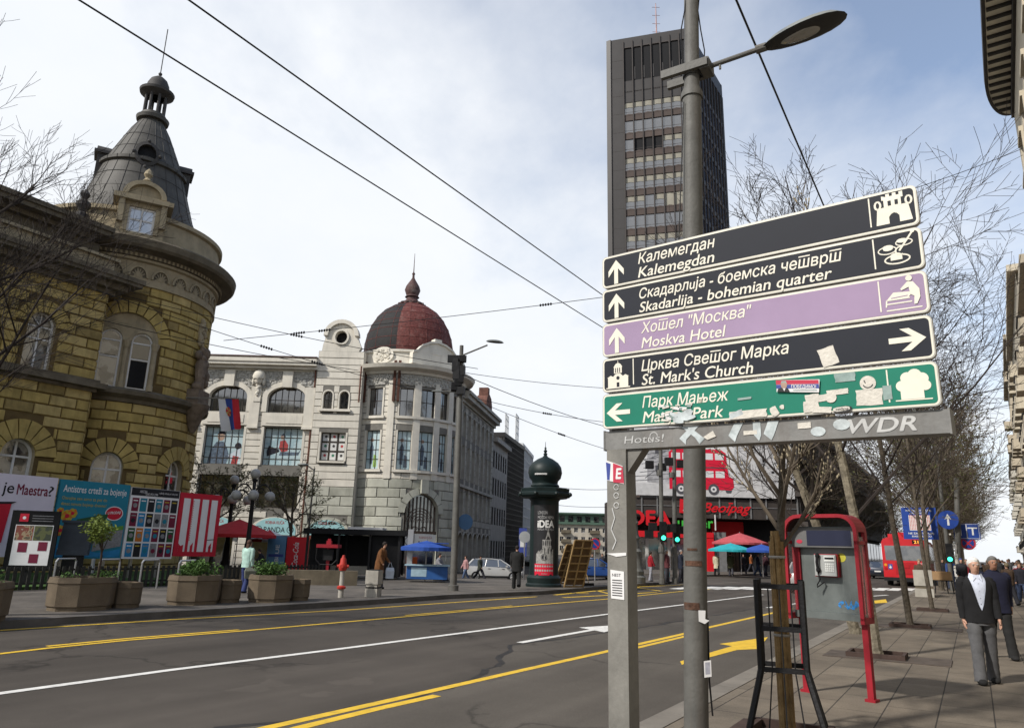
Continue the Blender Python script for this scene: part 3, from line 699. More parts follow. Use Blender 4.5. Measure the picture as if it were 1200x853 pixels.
p = MB(); a = fwg(-14, 14.9, .2); e = fwg(-.4, 14.9, .2); p.add([fwg(-14, 14.9, .25), fwg(-.4, 14.9, .25), fwg(-.6, 16.4, -5), fwg(-14, 16.4, -5)], [(0, 1, 2, 3)])
for u in (-1.0, -4.8): p.lathe([(.28, 15.3), (.28, 15.7), (.12, 15.8), (.3, 16.1), (.3, 16.25), (.1, 16.4), (.22, 16.65), (.05, 16.9)], tuple(fwg(u, 0, -1.4)), 10)
p.build('roof', M_DARKROOF, yb)
# rear body behind the tower
p = MB(); fr2 = plane(TA + SD * 2.2 - ND * 1.0, -ND, SD)
p.ob(fr2, 0, 22, .1, 14.6, -14, 1.0, 0); p.ob(fr2, 1.6, 22, 14.6, 15.3, -14, 2.1, 1); p.ob(fr2, 2, 22, 15.3, 16.5, -14, 1.0, 1)
p.lathe([(.2, 16.5), (.22, 16.9), (.1, 17), (.24, 17.3), (.08, 17.5), (.16, 17.7), (.02, 17.9)], tuple(fr2(2.3, 0, 1.2)), 10, 1)
p.build('rear_body', [M_OCHRE, M_STONE], yb)
# ================================================================== WHITE STORE with red dome
M_WST = mat('pale_store_stone', (0.60, 0.565, 0.49), 0.88, 0.12, 0.9, 0.15, 30, streak=0.38)
M_WSTJ = mat('pale_store_joints', (0.16, 0.152, 0.135), 0.92, 0.15, 2)
M_WORN = mat('relief_stone', (0.36, 0.35, 0.32), 0.9, 0.35, 6, 0.8, 14)
M_LIME2 = mat('dirty_limestone', (0.31, 0.31, 0.26), 0.9, 0.25, 1.0, 0.3, 30, streak=0.6)
M_LIME = mat('grey_green_limestone', (0.40, 0.40, 0.34), 0.9, 0.2, 0.6, 0.2, 30, streak=0.4)
def poster_mat(name, seed, base, cols):
    m = bpy.data.materials.new(name); m.use_nodes = True; nt = m.node_tree; ns = nt.nodes; b = ns['Principled BSDF']; b.inputs['Roughness'].default_value = 0.25
    tc = ns.new('ShaderNodeTexCoord'); v = ns.new('ShaderNodeTexNoise'); v.inputs['Scale'].default_value = 0.8; v.inputs['Detail'].default_value = 3
    mp = ns.new('ShaderNodeMapping'); mp.inputs['Location'].default_value = (seed, seed * 1.7, 0); nt.links.new(tc.outputs['Object'], mp.inputs[0]); nt.links.new(mp.outputs[0], v.inputs['Vector'])
    r = ns.new('ShaderNodeValToRGB'); e = r.color_ramp.elements; e[0].position = .40; e[0].color = rgb(base); e[1].position = .75; e[1].color = rgb(cols[-1])
    for k, c in enumerate(cols[:-1]): q = e.new(.46 + .08 * k); q.color = rgb(c)
    r.color_ramp.interpolation = 'CONSTANT'; nt.links.new(v.outputs['Fac'], r.inputs[0]); nt.links.new(r.outputs[0], b.inputs['Base Color']); return m
M_POST = [poster_mat('window_poster_print', 3.3, (0.32, 0.44, 0.48), [(0.42, 0.53, 0.56), (0.25, 0.36, 0.4)]),]
GW = -0.5
ws = thing('white_store_building', 'white art nouveau corner store with red and black ribbed dome', 'building', (-12, 60, GW))
fw1 = plane((-31, 60, 0), (1, 0, 0), (0, -1, 0)); U = lambda X: X + 31
# --- left wing: two great bays and one more hidden behind the ochre tower
b = MB(); bays = [-28.9, -23.75, -18.85]; ops = []
for X in bays:
    ops += [Op(U(X), 1.6, 12.25, 13.5, .95, 0), Op(U(X), 1.62, 7.85, 11.0, 0, 0), Op(U(X), 1.7, 4.4, 7.0, 0, 0), Op(U(X), 1.75, -.4, 2.5, 1.0, 0)]
wall(b, fw1, 0, U(-16.45), -.6, 16.2, ops, .52, 40, .045, .05, .02, mi=1, mib=0, pad=.18)
for X in bays:
    o = Op(U(X), 1.6, 12.25, 13.5, .95, 0); ring(b, fw1, o, .42, .16, .4, mi=0, mir=0, n=16, legs=True)
    b.ob(fw1, U(X) - .42, U(X) + .42, 14.35, 15.7, .05, .4, 0)
    b.ob(fw1, U(X) - 1.9, U(X) + 1.9, 11.1, 12.2, .03, .13, 0); b.ob(fw1, U(X) - 1.5, U(X) + 1.5, 11.3, 12.0, .13, .17, 0)
    for q in ops[1:3]:
        pass
    for o in (Op(U(X), 1.62, 7.85, 11.0, 0), Op(U(X), 1.7, 4.4, 7.0, 0), Op(U(X), 1.75, -.4, 2.5, 1.0)): ring(b, fw1, o, .2, .07, .4, mi=0, mir=0, legs=True)
for X in (-26.3, -21.3, -16.75):                            # pilasters between the bays
    b.ob(fw1, U(X) - .55, U(X) + .28, 11.0, 14.4, .05, .2, 0); b.ob(fw1, U(X) - .6, U(X) + .3, 10.85, 11.05, .05, .28, 0)
b.build('wing_wall', [M_WST, M_WSTJ], ws)
b = MB(); rs = random.Random(5)
b.ob(fw1, 0, U(-16.45), 14.5, 15.75, .05, .1)
for k in range(420):
    x = rs.uniform(.1, U(-16.6)); z = rs.uniform(14.3, 15.7)
    nb = min(abs(x - U(X)) for X in bays)
    if nb < .5 or (nb < 2.0 and z < 13.5 + 1.45 * math.sqrt(max(0, 1 - (nb / 2.05) ** 2))): continue
    b.ell(fw1(x, z, .1), (.1 + rs.random() * .13, .09, .08 + rs.random() * .12), 6, 4)
b.build('relief_frieze', M_WORN, ws)
b = MB(); c = fw1(U(-21.3), 15.0, .1)                       # carved head with a beard drop
b.ell(c + np.array([0, -.2, 0]), (.36, .3, .48), 12, 8); b.lathe([(.5, -.1), (.56, .1), (.45, .5), (.15, .72), (0.01, .75)], c + np.array([0, -.1, .1]), 12)
b.ell(c + np.array([0, -.48, -.02]), (.07, .12, .13), 8, 6)
for sg in (-1, 1): b.ell(c + np.array([sg * .13, -.44, .1]), (.07, .05, .05), 8, 6); b.ell(c + np.array([sg * .42, -.1, -.2]), (.16, .2, .35), 8, 6)
for k in range(8): b.ell(c + np.array([rs.uniform(-.12, .12), -.12, -.5 - k * .12]), (.24 - k * .02, .15, .14), 7, 5)
b.ob(fw1, U(-21.3) - .3, U(-21.3) + .3, 13.1, 13.5, .05, .25)
b.build('carved_head', M_WST, ws, smooth=True)
b = MB()
for (v0, v1, e) in ((15.75, 15.9, .2), (15.9, 16.15, .55), (16.15, 16.4, .9), (16.4, 16.7, 1.0), (16.7, 16.85, .5)): b.ob(fw1, 0, U(-16.4), v0, v1, -6, e, 0)
b.ob(fw1, 0, U(-16.4), 16.85, 16.93, -9, .9, 1)
b.build('wing_cornice', [M_WST, mat('zinc_flashing', (0.16, 0.12, 0.11), 0.6, 0.3, 3)], ws)
MUL4 = (-1.2, -.8, -.4, 0, .4, .8, 1.2)
for i, X in enumerate(bays):
    window(ws, fw1, Op(U(X), 1.6, 12.25, 13.5, .95), -.32, .07, (-1.07, -.53, 0, .53, 1.07), (13.35,), M_DKFR, M_GLASSD)
    w = window(ws, fw1, Op(U(X), 1.62, 7.85, 11.0, 0), -.3, .06, (-1.07, -.53, 0, .53, 1.07), (8.4, 9.3, 10.2), M_DKFR, M_POST[0])
    window(ws, fw1, Op(U(X), 1.7, 4.4, 7.0, 0), -.3, .08, (-.55, .55), (6.3,), M_DKFR, M_GLASSD)
    # printed figures behind the panes
    if i:
        sk = MB(); fg = lambda u, v, d=0.0, X=X: fw1(U(X) + u, v, -.335 + d)
        if i == 1:
            sk.disc(fg, -.35, 10.15, .3, 0, 0, 14, 0, .36); sk.poly(fg, [(-1.3, 7.9), (-1.1, 9.0), (-.7, 9.7), (-.1, 9.75), (.25, 9.2), (.5, 8.5), (.3, 7.9)], 0, 0, 1)
            sk.disc(fg, 1.15, 9.4, .28, .001, .001, 12, 2); sk.poly(fg, [(.4, 8.6), (1.3, 9.2), (1.5, 8.3), (.9, 7.9)], .001, .001, 3); sk.poly(fg, [(-.7, 10.3), (-.5, 10.6), (-.1, 10.6), (.0, 10.3), (-.3, 10.4)], .002, .002, 2)
            sk.poly(fg, [(.7, 7.9), (1.2, 7.9), (1.3, 8.5), (.8, 8.6)], .003, .003, 4)
        else:
            sk.disc(fg, -.1, 10.25, .2, 0, 0, 14, 0, .24); sk.poly(fg, [(-.35, 9.3), (-.3, 9.9), (.1, 10.0), (.4, 9.6), (.4, 9.1), (-.1, 8.95)], 0, 0, 4); sk.poly(fg, [(-.2, 9.0), (1.3, 9.0), (1.5, 9.3), (1.3, 8.75), (-.3, 8.7)], .001, .001, 1)
            sk.poly(fg, [(-1.3, 8.6), (-.3, 9.0), (-.3, 9.15), (-1.2, 9.5), (-1.35, 9.0)], .001, .001, 2); sk.poly(fg, [(-.3, 10.3), (-.1, 10.55), (.12, 10.35), (.1, 10.2), (-.1, 10.35)], .002, .002, 1)
        sk.build('printed_figure', [mat('print_skin', (.36, .25, .19), .4, .3, 9), mat('print_navy', (.09, .12, .16), .4, .5, 5), mat('print_dark', (.02, .02, .03), .4, 0), mat('print_pale', (.5, .55, .6), .4, 0), mat('print_red', (.34, .06, .06), .4, .3, 6)], w)
M_TEAL = mat('pale_turquoise_sign', (0.30, 0.52, 0.54), 0.5, 0.08, 4); M_BRN = mat('brown_awning', (0.16, 0.05, 0.035), 0.7, 0.2, 3); M_INK = mat('sign_ink', (0.02, 0.02, 0.025), 0.5, 0); M_REDINK = mat('red_lettering', (0.35, 0.03, 0.03), 0.5, 0)
def panda_sign(parent, f, uc, v0, hw, rise):
    p = MB(); p.poly(f, [(uc - hw, v0), (uc + hw, v0)] + [(uc + hw * math.cos(math.pi * k / 12), v0 + .35 + rise * math.sin(math.pi * k / 12)) for k in range(13)], .02, .1, 0)
    s = p.build('shop_sign', M_TEAL, parent)
    p = MB(); p.text(f, 'PANDA', uc - hw * .5, v0 + .2, hw * 1.0, .42, .105, 0, 0, .01); p.text(f, 'ROBNA KUĆA', uc - hw * .45, v0 + .85, hw * .9, .24, .105, 1, 0, .01)
    for sg in (-1, 1): p.arc(f, uc + sg * hw * .75, v0 + .42, .26, 0, 360, .05, .105, 0, 16); p.disc(f, uc + sg * hw * .75, v0 + .42, .12, .105, .105, 10, 0)
    p.build('lettering', [M_INK, M_REDINK], s)
    p = MB(); p.ob(f, uc - hw, uc + hw, v0 - .3, v0 - .02, -.1, .25); p.build('awning', M_BRN, parent)
for X in bays: panda_sign(ws, fw1, U(X) + .1, 2.3, 1.7, 1.0)
p = MB()
for X in bays: p.quad(fw1(U(X) - 1.75, -.5, -.35), fw1(U(X) + 1.75, -.5, -.35), fw1(U(X) + 1.75, 3.5, -.35), fw1(U(X) - 1.75, 3.5, -.35))
p.build('shop_window', M_GLASSD, ws)
# --- gabled stair block
fg1 = plane((-16.45, 59.7, 0), (1, 0, 0), (0, -1, 0)); g0 = 1.8
tw = [Op(g0 - .68, .38, 12.6, 13.75, .38, .12), Op(g0 + .68, .38, 12.6, 13.75, .38, .12)]; lwn = Op(g0 + .05, 1.02, 8.3, 10.65, 0, .2); sh = Op(g0 + .15, 1.55, -.6, 2.5, 1.0, .3)
b = MB(); wall(b, fg1, 0, 3.9, 6.2, 17.6, tw + [lwn], .6, 30, .035, .05, .02, mi=1, mib=0)
wall(b, fg1, 0, 3.9, -.6, 6.2, [sh], .75, 1.9, .05, .05, .03, mi=1, mib=(2, 2, 3, 2, 2))
for o in tw: ring(b, fg1, o, .12, .08, .3, mi=0, mir=0, legs=True)
ring(b, fg1, lwn, .15, .07, .3, mi=0, mir=0, legs=True); ring(b, fg1, sh, .3, .06, .35, vous=5, mi=2, mir=2)
b.ob(fg1, g0 - 1.3, g0 + 1.3, 12.4, 12.6, 0, .22, 0); b.ob(fg1, g0 - 1.1, g0 + 1.15, 8.12, 8.28, 0, .2, 0)
for u in (0, 3.9): b.quad(fg1(u, -.6, 0), fg1(u, 17.6, 0), fg1(u, 17.6, -6), fg1(u, -.6, -6), 0)
# curved gable top with an oculus
hh = [(0.1, 17.6), (.35, 18.3), (.45, 18.9)] + [(g0 + 1.4 * math.cos(math.pi * (1 - k / 14)), 18.95 + 1.35 * math.sin(math.pi * k / 14)) for k in range(15)] + [(3.2, 18.9), (3.4, 18.3), (3.8, 17.6)]
n = 28; cc = (g0, 18.85); inn = [(cc[0] + .52 * math.cos(2 * math.pi * k / n), cc[1] + .56 * math.sin(2 * math.pi * k / n)) for k in range(n)]
def rayhit(a):
    d = (math.cos(a), math.sin(a)); best = 9
    for (x0, y0), (x1, y1) in zip(hh, hh[1:] + hh[:1]):
        ex, ey = x1 - x0, y1 - y0; den = d[0] * ey - d[1] * ex
        if abs(den) < 1e-9: continue
        t = ((x0 - cc[0]) * ey - (y0 - cc[1]) * ex) / den; q = ((x0 - cc[0]) * d[1] - (y0 - cc[1]) * d[0]) / den
        if t > 0 and -1e-6 <= q <= 1 + 1e-6: best = min(best, t)
    return (cc[0] + d[0] * best, cc[1] + d[1] * best)
outp = [rayhit(2 * math.pi * k / n) for k in range(n)]
for k in range(n):
    j = (k + 1) % n; b.hexa([fg1(*inn[k], -.6), fg1(*outp[k], -.6), fg1(*outp[j], -.6), fg1(*inn[j], -.6), fg1(*inn[k], .0), fg1(*outp[k], .0), fg1(*outp[j], .0), fg1(*inn[j], .0)], 0)
for k in range(14):
    a0, a1 = math.pi * k / 14, math.pi * (k + 1) / 14; q = lambda a, r: (g0 + r * math.cos(a), 18.95 + r * .96 * math.sin(a))
    b.hexa([fg1(*q(a0, 1.15), -.6), fg1(*q(a0, 1.5), -.6), fg1(*q(a1, 1.5), -.6), fg1(*q(a1, 1.15), -.6), fg1(*q(a0, 1.15), .22), fg1(*q(a0, 1.5), .22), fg1(*q(a1, 1.5), .22), fg1(*q(a1, 1.15), .22)], 0)
    b.hexa([fg1(g0 + .52 * math.cos(2 * a0), 18.85 + .56 * math.sin(2 * a0), 0), fg1(g0 + .68 * math.cos(2 * a0), 18.85 + .72 * math.sin(2 * a0), 0), fg1(g0 + .68 * math.cos(2 * a1), 18.85 + .72 * math.sin(2 * a1), 0), fg1(g0 + .52 * math.cos(2 * a1), 18.85 + .56 * math.sin(2 * a1), 0),
            fg1(g0 + .52 * math.cos(2 * a0), 18.85 + .56 * math.sin(2 * a0), .12), fg1(g0 + .68 * math.cos(2 * a0), 18.85 + .72 * math.sin(2 * a0), .12), fg1(g0 + .68 * math.cos(2 * a1), 18.85 + .72 * math.sin(2 * a1), .12), fg1(g0 + .52 * math.cos(2 * a1), 18.85 + .56 * math.sin(2 * a1), .12)], 0)
b.build('gable_wall', [M_WST, M_WSTJ, M_LIME, M_LIME2], ws)
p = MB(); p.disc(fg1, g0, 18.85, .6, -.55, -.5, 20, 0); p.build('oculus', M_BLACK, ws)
for o in tw: window(ws, fg1, o, -.25, .06, (0,), (13.4,), M_DKFR, M_GLASSD)
w = window(ws, fg1, lwn, -.25, .08, (-.34, .34), (9.1, 9.9), M_DKFR, M_GLASSD)
p = MB()
for i in range(3):
    for j in range(3):
        x = lwn.uc - .68 + i * .68; z = 8.72 + j * .78; p.ob(fg1, x - .25, x + .25, z - .32, z + .3, -.282, -.28, 0)
        p.disc(fg1, x + .02, z + .05, .12, -.275, -.275, 8, 1 + (i + j) % 3)
p.build('picture_card', [mat('card_white', (.6, .6, .58), .5, 0), mat('card_red', (.4, .06, .06), .5, 0), mat('card_green', (.06, .2, .12), .5, 0), mat('card_black', (.05, .05, .05), .5, 0)], w)
panda_sign(ws, fg1, sh.uc, 2.35, 1.5, .85)
p = MB(); p.quad(fg1(sh.uc - 1.55, -.6, -.34), fg1(sh.uc + 1.55, -.6, -.34), fg1(sh.uc + 1.55, 3.5, -.34), fg1(sh.uc - 1.55, 3.5, -.34)); p.build('shop_window', M_GLASSD, ws)
p = MB(); p.tube([fw1(U(-16.6), 15.9, .2), fw1(U(-16.6), 15, .12), fw1(U(-16.6), -.4, .12)], .07, 8); p.tube([fg1(3.75, 16.3, .2), fg1(3.75, 13.2, .2)], .07, 8)
p.build('downpipe', mat('rusty_pipe', (0.12, 0.055, 0.04), 0.8, 0.4, 3), ws)
# --- round corner
WC = np.array([-9.6, 65.0, 0]); WR = 5.2; fc = cyl(WC, WR, (.146, -.989)); pc = lambda d: R_(d) * WR
cu = [Op(pc(a), w_, 12.2, 14.6, 0, .12) for a, w_ in ((-29, .68), (1, .58), (21, .85), (40, .5), (57, .45))]
cl = [Op(pc(a), w_, 7.75, 11.0, 0, .12) for a, w_ in ((-29, .68), (1, .58), (21, .85), (40, .5), (57, .45))]
door = Op(pc(21.5), 1.5, -.6, 4.3, 1.55, .35)
b = MB(); wall(b, fc, pc(-62), pc(98), 7.0, 16.0, cu + cl, .5, 60, .03, .05, .02, du=.6, mi=1, mib=0, pad=.14)
wall(b, fc, pc(-62), pc(98), -.6, 7.0, [door], .75, 1.9, .05, .05, .03, du=.6, mi=1, mib=(2, 2, 3, 2, 2))
for o in cu + cl: ring(b, fc, o, .13, .08, .3, mi=0, mir=0, legs=True); b.ob(fc, o.uc - o.hw - .25, o.uc + o.hw + .25, o.sill - .22, o.sill, 0, .2, 0, 3)
ring(b, fc, door, .55, .1, .6, vous=7, mi=2, mir=2); b.ob(fc, door.uc - .3, door.uc + .3, 5.9, 7.0, .05, .35, 2)
for a in (-13, 11, 31, 48): b.ob(fc, pc(a) - .28, pc(a) + .28, 7.0, 15.2, 0, .12, 0, 2)
b.build('corner_wall', [M_WST, M_WSTJ, M_LIME, M_LIME2], ws)
b = MB()
for k in range(70):
    pass
b.ob(fc, pc(-60), pc(96), 14.85, 15.75, .03, .07, 0, 40)
for k in range(300): b.ell(fc(pc(rs.uniform(-58, 95)), rs.uniform(14.9, 15.7), .07), (.1, .1, .08 + rs.random() * .08), 6, 4)
b.build('relief_band', M_WORN, ws)
b = MB(); b.lathe([(WR, 15.75), (WR + .2, 15.8), (WR + .3, 16.0), (WR + .9, 16.2), (WR + 1.05, 16.5), (WR + .6, 16.62), (WR + .05, 16.65), (WR - .05, 17.7), (WR + .1, 17.76), (WR + .1, 17.95), (WR - .35, 18.0), (WR - .4, 16.8), (3.0, 16.8)], (WC[0], WC[1], 0), 72)
b.build('corner_cornice', M_WST, ws, smooth=True, flat_angle=25)
b = MB(); gt = tangent(fc, pc(28)); u0 = pc(28)               # stepped curved parapet shield
pts = [(u0 - 2.4, 16.7), (u0 + 2.4, 16.7), (u0 + 2.4, 17.7), (u0 + 2.0, 17.85), (u0 + 1.5, 18.4), (u0 + .8, 18.75), (u0, 18.9), (u0 - .8, 18.75), (u0 - 1.5, 18.4), (u0 - 2.0, 17.85), (u0 - 2.4, 17.7)]
b.poly(gt, pts, -.5, .06, 0); b.ob(gt, u0 - .35, u0 + .35, 18.85, 19.15, -.5, .15, 0)
for k in range(10):
    a0, a1 = pts[3 + min(k, 7)], pts[3 + min(k + 1, 7)]
    if k < 7: b.hexa([gt(a0[0], a0[1] - .12, .05), gt(a1[0], a1[1] - .12, .05), gt(a1[0], a1[1] + .06, .05), gt(a0[0], a0[1] + .06, .05), gt(a0[0], a0[1] - .12, .2), gt(a1[0], a1[1] - .12, .2), gt(a1[0], a1[1] + .06, .2), gt(a0[0], a0[1] + .06, .2)])
b.build('parapet_shield', M_WST, ws)
b = MB(); gt2 = tangent(fc, pc(-24)); u2 = pc(-24); b.disc(gt2, u2, 17.45, .95, -.1, .08, 24, 0, .72)
for k in range(60): b.ell(gt2(u2 + rs.uniform(-.8, .8) * .8, 17.45 + rs.uniform(-.5, .5), .1), (.1, .08, .08), 6, 4)
b.build('rosette', M_WST, ws)
# dome
M_DRED = mat('red_dome_tiles', (0.105, 0.028, 0.023), 0.7, 0.55, 7, 0.8, 22, dirt=(0.24, 0.15, 0.13), dscale=1.2)
M_DBLK = mat('black_dome_sheets', (0.016, 0.015, 0.015), 0.75, 0.3, 3, 0.3, 26)
DP = [(3.85, 16.8), (4.02, 17.7), (4.1, 18.6), (4.06, 19.5), (3.9, 20.4), (3.6, 21.25), (3.15, 22.05), (2.55, 22.75), (1.85, 23.25), (1.1, 23.6)]
NS = 48; b = MB()
b.lathe(DP, (WC[0], WC[1], 0), NS, mf=lambda i, j: 1 if 19 <= j < 35 else 0)
dm = b.build('dome', [M_DRED, M_DBLK], ws, smooth=True, flat_angle=60)
b = MB()
for k in range(16):
    a = 2 * math.pi * (k + .33) / 16; b.tube([WC + np.array([(r + .005) * math.cos(a), (r + .005) * math.sin(a), z]) for r, z in DP], .022, 5)
for i, (r, z) in enumerate(DP[1:-1]): b.lathe([(r + .0, z - .03), (r + .025, z), (r - .0, z + .03)], (WC[0], WC[1], 0), 48)
b.build('dome_rib', M_DRED, dm)
b = MB(); b.lathe([(1.3, 23.45), (1.15, 23.6), (1.15, 23.8), (.75, 23.95), (.55, 24.2), (.52, 24.4), (.68, 24.45), (.55, 24.6), (.6, 24.75), (.74, 25.15), (.62, 25.55), (.38, 25.95), (.25, 26.15), (.12, 26.4), (.1, 26.7), (.16, 26.8), (.05, 27.0), (.02, 28.9)], (WC[0], WC[1], 0), 20)
for k in range(14): a = 2 * math.pi * k / 14; b.ell(WC + np.array([1.22 * math.cos(a), 1.22 * math.sin(a), 23.65]), .13, 6, 5)
b.build('dome_lantern', [mat('weathered_red_metal', (0.07, 0.038, 0.035), 0.7, 0.4, 4, 0.3, 20, dirt=(.3, .27, .24))], ws, smooth=True)
for o in cu: window(ws, fc, o, -.22, .07, (0,), (13.5,), M_DKFR, M_GLASSD)
for i, o in enumerate(cl):
    w = window(ws, fc, o, -.22, .06, tuple(x * o.hw for x in (-.33, .33)), (8.6, 9.4, 10.2), M_DKFR, M_POST[0])
    gk = tangent(fc, o.uc); p = MB(); q = o.uc; D = -.255
    p.poly(gk, [(q - .3, 8.2), (q - .05, 8.2), (q, 9.6), (q - .15, 10.0), (q - .35, 9.6)], D, D, 0); p.disc(gk, q - .18, 10.2, .16, D, D, 10, 1)
    p.poly(gk, [(q + .02, 7.95), (q + .35, 7.95), (q + .3, 8.9), (q + .05, 9.0)], D + .001, D + .001, 2 if i == 0 else 0)
    p.build('printed_figure', [MATS['print_navy'], MATS['print_skin'], mat('print_green', (.22, .36, .08), .4, .3, 6)], w)
# doorway with ironwork fan
gd = tangent(fc, door.uc); p = MB(); p.add([gd(*q, -.5) for q in door.outline()], [tuple(range(len(door.outline())))]); dr = p.build('doorway', M_GLASSD, ws)
p = MB(); p.ob(gd, door.uc - 1.45, door.uc + 1.45, 2.7, 2.9, -.45, -.3)
for k in range(9): x = door.uc - 1.3 + k * .325; p.ob(gd, x - .03, x + .03, 2.9, 4.3 + 1.4 * math.sqrt(max(0, 1 - ((x - door.uc) / 1.5) ** 2)), -.42, -.38)
for k in range(5): p.arc(gd, door.uc, 3.6, .25 + .22 * k, 0, 180, .05, -.37, 0, 12)
p.arc(gd, door.uc - .4, 3.0, .25, 0, 180, .06, -.36); p.arc(gd, door.uc + .4, 3.0, .25, 0, 180, .06, -.36)
p.build('ironwork', mat('rusty_ironwork', (0.09, 0.06, 0.045), 0.7, 0.3, 5), dr)
p = MB(); p.ob(gd, door.uc - 1.45, door.uc + 1.45, 1.55, 2.65, -.45, -.28, 0); p.text(gd, 'PANDA', door.uc - .1, 1.75, 1.25, .36, -.275, 1, 0, .01); p.text(gd, 'ROBNA KUĆA', door.uc - .05, 2.32, 1.15, .18, -.275, 2); p.arc(gd, door.uc - .95, 2.1, .32, 0, 360, .05, -.275, 1)
p.ob(gd, door.uc - .5, door.uc - .46, 1.55, 2.65, -.28, -.27, 1)
p.build('door_sign', [mat('card_white', (.6, .6, .58), .5, 0), M_INK, M_REDINK], dr)
# rusty bracket stubs under the cornice
p = MB()
for a in (-41, -11, -7): p.ob(fc, pc(a) - .1, pc(a) + .1, 13.4, 16.9, .1, .3)
p.build('rusty_bracket', mat('rust', (0.075, 0.032, 0.022), 0.9, 0.4, 5), ws)
# --- long facade down the side street
SO = WC + np.array([5.2 * .98, .3, 0]); sdir = np.array([math.sin(R_(10)), math.cos(R_(10)), 0]); fsx = plane(SO, sdir, (math.cos(R_(10)), -math.sin(R_(10)), 0))
so = []
for k in range(7):
    u = 1.2 + k * 2.05; so += [Op(u, .6, 11.6, 13.3, .6, .12), Op(u, .6, 7.7, 10.8, 0, .12), Op(u, .6, 4.3, 6.6, 0, .1), Op(u, .75, -.6, 2.4, .6, .15)]
b = MB(); wall(b, fsx, -.3, 15.3, -.6, 15.6, so, .6, 3, .035, .05, .02, mi=1, mib=0)
for o in so: ring(b, fsx, o, .12, .08, .3, mi=0, mir=0, legs=True)
for (v0, v1, e) in ((14.6, 14.9, .25), (14.9, 15.3, .7), (15.3, 15.6, .9), (6.95, 7.2, .2)): b.ob(fsx, -.3, 15.3, v0, v1, -1, e, 0)
b.ob(fsx, -.3, 15.3, -.6, 15.5, -10, -.5, 0)
b.build('side_wall', [mat('darker_store_stone', (.36, .345, .305), .9, .22, .9, .2, 30, streak=.6), M_WSTJ], ws)  # side wall takes a darker tone of the store stone
p = MB(); p.add([fsx(-.3, 15.6, .9), fsx(15.3, 15.6, .9), fsx(15.3, 18, -4), fsx(-.3, 18, -4)], [(0, 1, 2, 3)]); p.build('roof', M_DARKROOF, ws)
p = MB(); p.poly(fsx, [(9.5, 15.4), (12.5, 15.4), (12.5, 16.6), (12.0, 17.3), (11.0, 17.6), (10.0, 17.3), (9.5, 16.6)], -.8, .3); p.ob(fsx, 10.6, 11.4, 17.5, 18.3, -.8, .2); p.build('side_gable', mat('rusty_pipe', (0.12, 0.055, 0.04)), ws)
for o in so: window(ws, fsx, o, -.25, .07, (0,), (o.sill + (o.spring - o.sill) * .65,), M_DKFR, M_GLASSD)
p = MB(); p.box((-20.3, 72, 8), (20, 15, 16.4)); p.build('rear_body', M_WSTJ, ws)
# ================================================================== side street: further buildings
nb = thing('pale_side_street_house', 'pale plastered house with rows of windows beside the white store', 'building', tr(fsx(20, -.5, 0)))
so = [Op(15.9 + k * 1.5, .4, v, v + 1.9, 0, .1) for k in range(6) for v in (.6, 4.2, 7.4, 10.4)]
b = MB(); wall(b, fsx, 15.3, 24.5, -.6, 13.2, so, .6, 2, .02, .03, .015, blocks=False)
b.ob(fsx, 15.3, 24.5, 13.2, 13.7, -8, .5); b.ob(fsx, 15.35, 24.5, -.6, 13.2, -8, -.3)
b.build('wall', mat('grey_plaster', (.36, .34, .31), .9, .15, 1, streak=.4), nb)
for o in so: window(nb, fsx, o, -.15, .06, (0,), (), M_DKFR, M_GLASSD)
def grid_block(name, label, f, L, H, D, mw, mg_, nu, nv, v0=-.6, bar=.12, cat='building', base=None):
    t = thing(name, label, cat, tr(f(L / 2, v0, -D / 2)))
    b = MB(); b.ob(f, 0, L, v0, H, -D, -.2); b.build('glazing', mg_, t)
    b = MB()
    for k in range(nu + 1): u = L * k / nu; b.ob(f, u - bar / 2, u + bar / 2, v0, H, -.15, .08)
    for k in range(nv + 1): v = v0 + (H - v0) * k / nv; b.ob(f, -bar / 2, L + bar / 2, v - bar / 2, v + bar / 2, -.15, .05)
    b.ob(f, -.1, L + .1, H, H + .5, -D, .15)
    b.build('grid', mw, t); return t
f2 = plane((-.75, 88.5, 0), (math.sin(R_(12)), math.cos(R_(12)), 0), (math.cos(R_(12)), -math.sin(R_(12)), 0))
grid_block('black_grid_building', 'black office block with a fine dark grid facade down the side street', f2, 13, 15.0, 12, mat('black_cladding', (.018, .017, .017), .5, .2, 2), M_GLASSD, 22, 24)
f3 = plane(f2(13.4, 0, -.3), (math.sin(R_(8)), math.cos(R_(8)), 0), (math.cos(R_(8)), -math.sin(R_(8)), 0))
grid_block('white_glass_building', 'whitish glazed block rising beyond the black office', f3, 14, 15.6, 10, mat('white_cladding', (.55, .56, .56), .5, .1, 2), M_CURT, 14, 12)
p = MB(); t = thing('roof_scaffold', 'openwork white roof scaffold above the side street offices', 'scaffold', tr(f3(2, 15.6, -2)))
for u in (0, 1.0, 2.0, 3.0):
    for d in (-1, -2.5): p.tube([f3(u, 16.1, d), f3(u, 20.3, d)], .09, 5)
for v in (16.6, 17.6, 18.6, 19.6, 20.3):
    for d in (-1, -2.5): p.tube([f3(0, v, d), f3(3, v, d)], .07, 5)
p.build('frame', MATS['white_cladding'], t)
t = thing('tan_side_street_house', 'narrow tan house closing the side street after the white glass block', 'building', (4.4, 130, -.5)); b = MB()
ft_ = plane((1.9, 128, 0), (1, .1, 0)); so = [Op(.9 + 1.4 * k, .4, v, v + 1.5, 0, .1) for k in range(3) for v in (1, 4, 7, 10)]
